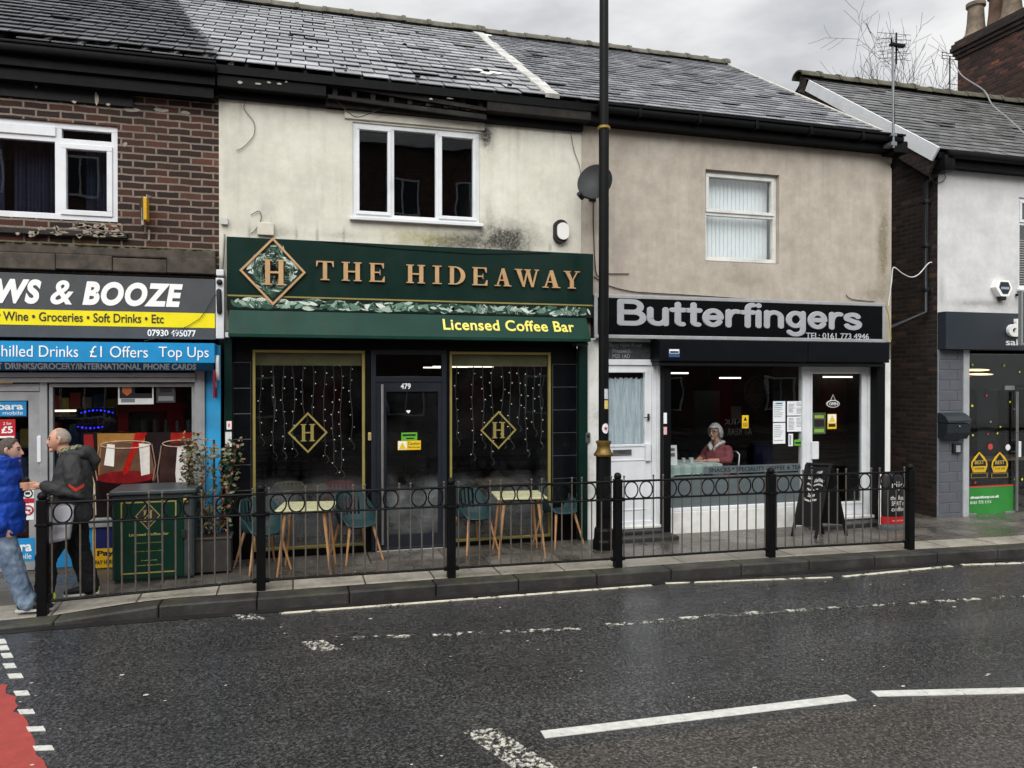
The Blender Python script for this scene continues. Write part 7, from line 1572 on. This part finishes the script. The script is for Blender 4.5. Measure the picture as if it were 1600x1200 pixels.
mb = MB(); F.loft(mb, [(-.015, 0, .765, .2, .2), (-.015, 0, .80, .205, .225), (-.02, 0, .95, .195, .225), (-.03, 0, 1.1, .185, .225), (-.04, 0, 1.25, .175, .23), (-.045, 0, 1.34, .15, .215), (-.03, 0, 1.41, .11, .14), (-.01, 0, 1.455, .085, .09)])
for sd, e, h in ((1, (-.11, .24, 1.05), (.175, .175, 1.135)), (-1, (-.1, -.24, 1.05), (.08, -.2, .87))):
    F.limb(mb, [(-.05, sd*.18, 1.35), (-.07, sd*.225, 1.22), e, tuple((a+b)/2 for a, b in zip(e, h)), h], [.088, .088, .078, .07, .058])
part('jacket', wrinkle(remesh(mb, .010, 3), .013, 8), JK, F.t, smooth='all'); jk = F.t.children[-1]
mb = MB(); F.limb(mb, [(-.02, -.1, 1.43), (-.12, -.1, 1.42), (-.19, 0, 1.4), (-.12, .1, 1.42), (-.02, .1, 1.43)], [.04, .055, .065, .055, .04]); F.limb(mb, [(-.15, 0, 1.42), (-.235, 0, 1.33), (-.22, 0, 1.27)], [.09, .06, .03]); part('hood', remesh(mb, .012, 4), JK, jk, smooth='all')
m, t, b = newmat('camouflage_cloth'); t.links.new(ramp(t, tnoise(t, vcoord(t), 22, 2), [(.4, (.02, .025, .015)), (.48, (.07, .08, .035)), (.55, (.3, .27, .18)), (.62, (.05, .06, .03))]), b.inputs['Base Color']); setb(b, None, .9)
mb = MB(); F.limb(mb, [(.07, .0, 1.44), (.02, .085, 1.46), (-.06, .09, 1.475), (-.1, 0, 1.48), (-.06, -.09, 1.475), (.02, -.085, 1.46), (.07, 0, 1.44)], [.034]*7); part('scarf', remesh(mb, .01, 3), m, F.t, smooth='all')
g = MB(); q = [(-.035, 1.165), (-.1, 1.12), (-.17, 1.16), (-.165, 1.13), (-.1, 1.085), (-.04, 1.135)]; g.prism([F.p(f_, .312-.2*abs(f_+.1), z) for f_, z in q], F.l*.004); part('red_flash', g, M('#a5281d', .6), jk)
TR = M('#0e0e10', .8, var=.3, scale=6, bump=.3, bscale=22)
mb = MB(); F.loft(mb, [(-.01, 0, .74, .15, .18), (-.01, 0, .82, .15, .18), (-.01, 0, .9, .12, .16)])
F.limb(mb, [(.01, .09, .8), (.1, .09, .6), (.18, .09, .44), (.18, .09, .25), (.2, .09, .08)], [.12, .115, .098, .092, .09]); F.limb(mb, [(-.03, -.09, .8), (-.06, -.09, .6), (-.08, -.09, .45), (-.13, -.09, .25), (-.17, -.09, .08)], [.12, .115, .1, .094, .09]); part('trousers', wrinkle(remesh(mb, .010, 3), .014, 9, 3), TR, F.t, smooth='all')
for f0, sd in ((.19, 1), (-.17, -1)):
    mb = MB(); F.limb(mb, [(f0-.03, sd*.09, .055), (f0+.08, sd*.09, .05), (f0+.2, sd*.09, .035)], [.056, .048, .034]); sh = part('shoe', remesh(mb, .009, 3), M('#131315', .5), F.t, smooth='all')
    g = MB(); g.prism([F.p(f0+u, sd*.09+v, .0) for u, v in ((-.085, -.04), (.1, -.045), (.225, -.03), (.235, .0), (.225, .03), (.1, .045), (-.085, .04))], (0, 0, .022)); part('sole', g, M('#c9c9c6', .6), sh)
    g = MB(); g.ball(F.p(f0-.072, sd*.09, .06), .03, 10, .6, 1.1, 1.2); part('heel_tab', g, M('#c8d628', .5), sh)
g = MB(); n = 10; rows = []
for i in range(n+1):
    v = i/n; z = .945-.31*v; rows.append([g.bm.verts.new(F.p(.155-.25*u*(1-.12*v)+.02*v, .268+.012*math.sin(u*7+v*3)+.02*v+.012*math.sin(v*5), z+.03*math.sin(u*3)*(1-v)-(.04*v*(1-u)))) for u in [k/8 for k in range(9)]])
for a_, b_ in zip(rows, rows[1:]):
    for k in range(8): g.bm.faces.new((a_[k], a_[k+1], b_[k+1], b_[k]))
bmesh.ops.solidify(g.bm, geom=g.bm.faces[:], thickness=.004); single('white_cloth', g, M('#e2e4ea', .8, var=.05), 'white folded cloth hanging from the grey jacket pocket', 'cloth', smooth='all')
cup = thing('coffee_cup', 'takeaway coffee cup with black lid in the hand of the balding man', 'cup', cupc); g = MB(); g.lathe([(.03, 0), (.042, .095), (.043, .1)], cupc, 20); part('cup', g, M('#6b3b28', .6, var=.1), cup, smooth=True); g = MB(); g.lathe([(.046, .098), (.046, .108), (.04, .112), (.038, .122), (.03, .124)], cupc, 20); part('lid', g, M('#121212', .4), cup, smooth=True)

# ---- man in the blue padded jacket
o = G(45, 950, -.065); F = Fig((o.x-.2, o.y, o.z), -.05, 'man in bright blue padded jacket and faded jeans striding in from the left', k=1.025)
mb = MB(); w = F.head(mb, .035, 0, 1.525, .18, -.05)
F.limb(mb, [(-.04, 0, 1.3), (-.02, 0, 1.4), (.01, 0, 1.46)], [.08, .064, .06]); F.loft(mb, [(-.06, 0, .85, .1, .15), (-.06, 0, 1.0, .11, .15), (-.06, 0, 1.2, .12, .175), (-.06, 0, 1.32, .1, .18), (-.04, 0, 1.38, .06, .1)])
for sd in (-1, 1):
    F.limb(mb, [(-.06, sd*.17, 1.3), (-.14, sd*.22, 1.03)], [.06, .05]); F.limb(mb, [(-.14, sd*.22, 1.03), (-.02, sd*.21, .86), (.03, sd*.19, .82)], [.046, .036, .03])
    p2 = F.p(.05, sd*.185, .79); mb.ball(p2, .034, 10, .9, .55, 1.0); F.fingers(mb, p2, F.f*.5+Vector((0, 0, -1)), F.l*-sd, F.f)
F.limb(mb, [(-.03, -.09, .86), (.08, -.09, .47), (.2, -.09, .1), (.28, -.09, .05)], [.09, .06, .045, .04]); F.limb(mb, [(-.06, .09, .86), (-.2, .09, .48), (-.46, .09, .16), (-.42, .09, .06)], [.09, .06, .045, .04])
body = part('body', remesh(mb, .0075, 3), SKIN2, F.t, smooth='all'); F.face_parts(w, body, '#3c322b')
tb = MB(); bmesh.ops.create_uvsphere(tb.bm, u_segments=32, v_segments=22, radius=1)
for v in list(tb.bm.verts):
    d = v.co
    if not (d.z > -.5 and d.x < .2+.62*max(0, d.z) and not (d.x > .0 and d.z < .1)): tb.bm.verts.remove(v)
for v in tb.bm.verts: d = v.co.copy(); v.co = w((d.x*.107*(1 if d.z > 0 else 1+.3*d.z), d.y*.085, d.z*.127+.002))
bmesh.ops.solidify(tb.bm, geom=tb.bm.faces[:], thickness=.006); part('hair', tb, M('#4d4640', .9, var=.35, scale=70, bump=.8, bscale=150), F.t, smooth='all')
BLJ = M('#143f9c', .5, var=.18, scale=7, bump=.25, bscale=30)
mb = MB(); rings = []; z = .735
while z < 1.39:
    t_ = (z-.735)/.655; rings.append((-.05-.02*t_+.012, 0, z, (.205-.02*t_)*(.97), .245*(.97-.06*t_))); rings.append((-.05-.02*t_+.01, 0, z+.035, (.209-.02*t_), .25*(1-.06*t_))); rings.append((-.05-.02*t_+.01, 0, z+.115, (.209-.02*t_), .25*(1-.06*t_))); z += .155
rings += [(-.055, 0, 1.385, .13, .16), (-.035, 0, 1.42, .1, .105), (-.02, 0, 1.47, .098, .095), (-.01, 0, 1.485, .085, .085)]
F.loft(mb, rings, 28)
for sd in (-1, 1):
    pts, rr = [], []; A, B, C = Vector((-.06, sd*.19, 1.31)), Vector((-.15, sd*.26, 1.03)), Vector((.03, sd*.225, .85))
    for k in range(17):
        u = k/16; q = A.lerp(B, u*1.8) if u < .555 else B.lerp(C, (u-.555)/.445); pts.append(tuple(q)); rr.append((.098-.025*u)*(1+.03*math.sin(u*22)))
    F.limb(mb, pts, rr, 14)
part('padded_jacket', wrinkle(remesh(mb, .010, 2), .009, 10, 7), BLJ, F.t, smooth='all')
m, t, b = newmat('faded_denim'); t.links.new(ramp(t, tnoise(t, vcoord(t), 5, 6, .7), [(.3, (.05, .08, .13)), (.5, (.11, .16, .23)), (.72, (.26, .33, .41))]), b.inputs['Base Color']); setb(b, None, .85); bumpn(t, b, tnoise(t, vcoord(t), 18, 4), .5, .01)
mb = MB(); F.loft(mb, [(-.05, 0, .72, .15, .18), (-.05, 0, .82, .15, .18), (-.05, 0, .92, .12, .16)]); F.limb(mb, [(-.02, -.09, .8), (.03, -.09, .62), (.09, -.09, .45), (.15, -.09, .27), (.22, -.09, .085)], [.12, .115, .098, .09, .088]); F.limb(mb, [(-.07, .09, .8), (-.14, .09, .6), (-.22, .09, .45), (-.35, .09, .3), (-.46, .09, .18)], [.12, .11, .09, .08, .08]); part('jeans', wrinkle(remesh(mb, .010, 3), .013, 8, 5), m, F.t, smooth='all')
for f0, l0, z0, s_ in ((.21, -.09, 0, 1), (-.5, .09, .08, 0)):
    mb = MB(); F.limb(mb, [(f0-.03, l0, .055+z0), (f0+.08, l0, .05+z0*.6), (f0+.2, l0, .036)], [.056, .048, .034]); sh = part('shoe', remesh(mb, .009, 3), M('#17181b', .5), F.t, smooth='all')
    g = MB(); g.prism([F.p(f0+u, l0+v, z0*(1-max(0, min(1, (u+.08)/.3)))) for u, v in ((-.085, -.04), (.1, -.045), (.225, -.03), (.235, .0), (.225, .03), (.1, .045), (-.085, .04))], (0, 0, .022)); part('sole', g, M('#b9b9b6', .6), sh)

# ---- woman at the cafe table
TZ = .925
o = P(1121, 700, .62); F = Fig((o.x, o.y, .12), math.pi+.35, 'grey haired woman in pink jumper seated at the cafe window table')
mb = MB(); w = F.head(mb, .05, 0, 1.275, .1, -.1, 1.0)
F.limb(mb, [(-.02, 0, 1.06), (.01, 0, 1.13), (.03, 0, 1.19)], [.075, .058, .054]); F.loft(mb, [(0, 0, .46, .13, .18), (0, 0, .6, .14, .17), (-.01, 0, .8, .13, .17), (-.02, 0, .98, .12, .19), (-.01, 0, 1.08, .06, .1)])
for sd in (-1, 1):
    F.limb(mb, [(-.02, sd*.17, 1.0), (.04, sd*.23, .845)], [.055, .046]); F.limb(mb, [(.04, sd*.23, .845), (.2, sd*.17, .85), (.32, sd*.1, .855)], [.045, .036, .028])
    p2 = F.p(.37, sd*.07, .855); mb.ball(p2, .034, 10, 1, 1, .55); F.fingers(mb, p2, F.f-F.l*sd*.4, Vector((0, 0, -1)), F.l*-sd)
    F.limb(mb, [(0, sd*.09, .5), (.38, sd*.1, .5), (.4, sd*.1, .1), (.48, sd*.1, .04)], [.1, .07, .05, .04])
body = part('body', remesh(mb, .008, 3), SKIN2, F.t, smooth='all'); F.face_parts(w, body, '#8d857d')
tb = MB(); bmesh.ops.create_uvsphere(tb.bm, u_segments=32, v_segments=24, radius=1)
for v in list(tb.bm.verts):
    d = v.co
    if not (d.z > -.97 and (d.x < .42 or d.z > .45) and not (d.x > .0 and d.z < -.1 and abs(d.y) < .75)): tb.bm.verts.remove(v)
for v in tb.bm.verts: d = v.co.copy(); v.co = w((d.x*.116-(.012 if d.z < 0 else 0), d.y*(.1 if d.z > 0 else .1+.012*(-d.z)), d.z*(.136 if d.z > 0 else .165)))
bmesh.ops.solidify(tb.bm, geom=tb.bm.faces[:], thickness=.01); part('hair', tb, M('#b4b6b6', .6, var=.25, scale=50, bump=.8, bscale=90), F.t, smooth='all')
g = MB()
for sd in (-1, 1): 
    c = w((.098, sd*.033, .008)); tb = MB(); tb.ring((0, 0, 0), .024, .0028, n=16, m=6); tb.bm.transform(Matrix.Translation(c) @ Matrix.Rotation(math.atan2(F.f.y, F.f.x)+math.pi/2+.25, 4, 'Z')); me = bpy.data.meshes.new('l'); tb.bm.to_mesh(me); g.bm.from_mesh(me)
    g.tube([w((.095, sd*.056, .01)), w((0, sd*.08, .015))], .0025, 5)
part('glasses', g, INK, F.t)
PINK = M('#7d4246', .8, var=.15, scale=8, bump=.4, bscale=60)
mb = MB(); F.loft(mb, [(.0, 0, .45, .17, .2), (.01, 0, .6, .175, .2), (.02, 0, .8, .165, .2), (-.005, 0, .95, .15, .21), (-.02, 0, 1.03, .11, .18), (-.01, 0, 1.085, .075, .1)])
for sd in (-1, 1): F.limb(mb, [(-.02, sd*.17, 1.0), (.01, sd*.215, .92), (.05, sd*.24, .85), (.15, sd*.2, .85)], [.075, .074, .066, .055])
part('jumper', wrinkle(remesh(mb, .010, 4), .008, 9, 2), PINK, F.t, smooth='all')
mb = MB(); F.limb(mb, [(.1, .03, 1.03), (.07, .085, 1.09), (-.03, .1, 1.115), (-.08, 0, 1.12), (-.03, -.1, 1.115), (.07, -.085, 1.09), (.1, -.03, 1.03)], [.022, .026, .026, .026, .026, .026, .022]); F.limb(mb, [(.12, .03, 1.0), (.11, .07, 1.06)], [.018, .026]); F.limb(mb, [(.12, -.03, 1.0), (.11, -.07, 1.06)], [.018, .026]); part('white_collar', remesh(mb, .009, 3), M('#c9c9c4', .8), F.t, smooth='all')
mb = MB(); F.loft(mb, [(0, 0, .42, .15, .18), (0, 0, .56, .15, .18)]);
for sd in (-1, 1): F.limb(mb, [(0, sd*.09, .5), (.38, sd*.1, .5), (.4, sd*.1, .12)], [.12, .09, .07])
part('trousers', remesh(mb, .012, 3), M('#1d1f26', .8), F.t, smooth='all')
# her chair
ch = thing('cafe_chair', 'metal framed cafe chair under the seated woman', 'chair', (F.o.x, F.o.y, .12)); g = MB()
g.prism([F.p(f_, l_, .42) for f_, l_ in ((-.2, -.2), (.22, -.22), (.22, .22), (-.2, .2))], (0, 0, .03)); part('seat', g, M('#2b2420', .6), ch)
g = MB(); 
for sd in (-1, 1): g.tube([F.p(-.22, sd*.2, .42), F.p(-.27, sd*.2, .92), F.p(-.27, sd*.15, .96)], .013, 8)
g.tube([F.p(-.27, -.15, .96), F.p(-.27, .15, .96)], .013, 8); g.tube([F.p(-.25, -.2, .7), F.p(-.25, .2, .7)], .012, 8); part('back_frame', g, STEEL, ch, smooth=True)
for f_ in (-.2, .2):
    for sd in (-1, 1): g = MB(); g.tube([F.p(f_, sd*.19, .42), F.p(f_*1.15, sd*.21, 0)], .012, 8); part('leg', g, STEEL, ch)
# window table with checked cloth
ta = P(1043, 726, .16), P(1123, 722, .16); tx0, tx1 = sw[0]+.03, ta[1].x+.05; ty0, ty1 = .15, .80
TZ = (P(1080, 726, .16).z)
t_ = thing('cafe_table', 'cafe table under a checked cloth in the window', 'table', ((tx0+tx1)/2, .5, .12)); g = MB(); g.box(tx0+.02, tx1-.02, ty0+.02, ty1-.02, TZ-.04, TZ-.004, .004); part('tabletop', g, WOOD, t_)
for x in (tx0+.08, tx1-.08):
    for y in (ty0+.08, ty1-.08): g = MB(); g.box(x-.02, x+.02, y-.02, y+.02, .12, TZ-.04); part('leg', g, WOOD, t_)
m, t, b = newmat('checked_cloth'); o_ = vcoord(t); sp = t.nodes.new('ShaderNodeSeparateXYZ'); t.links.new(o_, sp.inputs[0]); prev = None
for ax in ('X', 'Y', 'Z'):
    mm = t.nodes.new('ShaderNodeMath'); mm.operation = 'PINGPONG'; mm.inputs[1].default_value = .09; t.links.new(sp.outputs[ax], mm.inputs[0])
    f_ = ramp(t, mm.outputs[0], [(.04, (.72, .8, .77)), (.048, (1, 1, 1))]); prev = f_ if prev is None else mixc(t, 1.0, prev, f_, 'MULTIPLY')
t.links.new(mixc(t, 1.0, prev, (.56, .60, .59, 1), 'MULTIPLY'), b.inputs['Base Color']); setb(b, None, .85)
g = MB(); n = 30; dropz = .14
def edge_pt(u):      # walk round the table edge
    per = [(tx0, ty1), (tx0, ty0), (tx1, ty0), (tx1, ty1)]; k = min(2, int(u*3)); f_ = u*3-k; a_, b_ = per[k], per[k+1]; return a_[0]+(b_[0]-a_[0])*f_, a_[1]+(b_[1]-a_[1])*f_
g.face([(tx0, ty0, TZ), (tx1, ty0, TZ), (tx1, ty1, TZ), (tx0, ty1, TZ)]); rows = None
for k in range(46):
    x, y = edge_pt(k/45); cxm, cym = (tx0+tx1)/2, (ty0+ty1)/2; ox, oy = (x-cxm), (y-cym); wv = .012*math.sin(k*1.9); cor = max(0, 1-min(abs(k-15), abs(k-30))/3.0)
    r2 = [g.bm.verts.new((x+ox*.02*j+ox*wv*j*.3, y+(oy*.03*j)+wv*j*.3, TZ-(dropz+.12*cor)*j/2-.0005)) for j in range(3)]
    if rows:
        for j in range(2): g.bm.faces.new((rows[j], r2[j], r2[j+1], rows[j+1]))
    rows = r2
single('tablecloth', g, m, 'pale green and white checked cloth on the cafe window table', 'tablecloth', smooth=True)
a = rc(1044, 696, 1058, 721, .2); t_ = thing('menu_stand', 'small white menu card standing on the checked tablecloth', 'menu', ((a[0]+a[1])/2, .2, TZ)); g = MB(); g.prism([(a[0], .19, TZ), (a[1], .19, TZ), (a[1], .215, a[3]), (a[0], .215, a[3])], (0, .006, 0)); part('card', g, PAPER, t_); g = MB(); g.box(a[0]+.04, a[1]-.04, .196, .2, a[3]-.08, a[3]-.04); g.box(a[0]+.04, a[1]-.04, .19, .195, a[3]-.16, a[3]-.11); part('printed_block', g, M('#6d6a55', .6), t_)
g = MB(); 
for k, (px, r_) in enumerate(((1068, .03), (1080, .038))): 
    c = P(px, 719, .42); c.z = TZ; gg = MB(); gg.lathe([(r_*.7, 0), (r_, .07), (r_*.92, .07), (r_*.6, .01)], c, 16); single('white_cup', gg, M('#bfc4c6', .3), ['white cup nearest the menu card on the checked cloth', 'larger white cup in the middle of the checked cloth', "white cup by the woman's hands on the checked cloth"][k], 'cup', smooth=True)

# ================================================================== THE OPPOSITE SIDE (seen only mirrored in the glass)
BRO = brick_mat('opposite_brick', (.12, .055, .04, 1), (.06, .03, .025, 1), (.16, .14, .12, 1))
def opposite(loc, wh, rh, label, group):
    hs_ = thing('brick_house', label, 'house', loc, group)
    g = MB(); g.box(-3, 3, -8, 0, -.15, wh); part('wall', g, BRO, hs_, local=True)
    g = MB(); g.prism([(-3, .35, wh-.1), (-3, -4, rh), (-3, -8.3, wh-.1)], (6, 0, 0)); part('roof', g, M('#2e3033', .5, var=.3), hs_, local=True)
    z = 3.4
    spec = [(-1.5, .7, 1.6, 1.6)]
    while z+1.5 < wh: spec += [(-1.6, z, 1.3, 1.5), (1.3, z, 1.3, 1.5)]; z += 2.8
    for (x, z, w_, h_) in spec:
        g = MB(); frame(g, x-w_/2, x+w_/2, z, z+h_, .0, .06, .08); g.box(x-.03, x+.03, .0, .05, z+.08, z+h_-.08); fr = part('window', g, UPVC, hs_, local=True); g = MB(); g.box(x-w_/2+.07, x+w_/2-.07, .001, .02, z+.07, z+h_-.07); part('pane', g, M('#20252a', .1), fr, local=True)
    g = MB(); g.box(.9, 1.9, .0, .06, -.1, 2.1); part('door', g, M('#7a1f1f', .4), hs_, local=True); return hs_
tall = opposite((-12, -22, 0), 11.9, 15.2, 'tall brick house across the road, mirrored in the upper windows', 'tall brick houses across the road')
for x in (-6, 0, 6): dup(tall, (x, -22, 0))
low = opposite((12, -22, 0), 5.6, 8.2, 'lower brick house across the road, mirrored in the cafe windows', 'lower brick houses across the road')
for x in (18, 24, 30): dup(low, (x, -22, 0))
g = MB(); g.box(-60, 60, -21.9, -17.5, RZ-.1, 0.0); struct('pavement', g, PAVE)
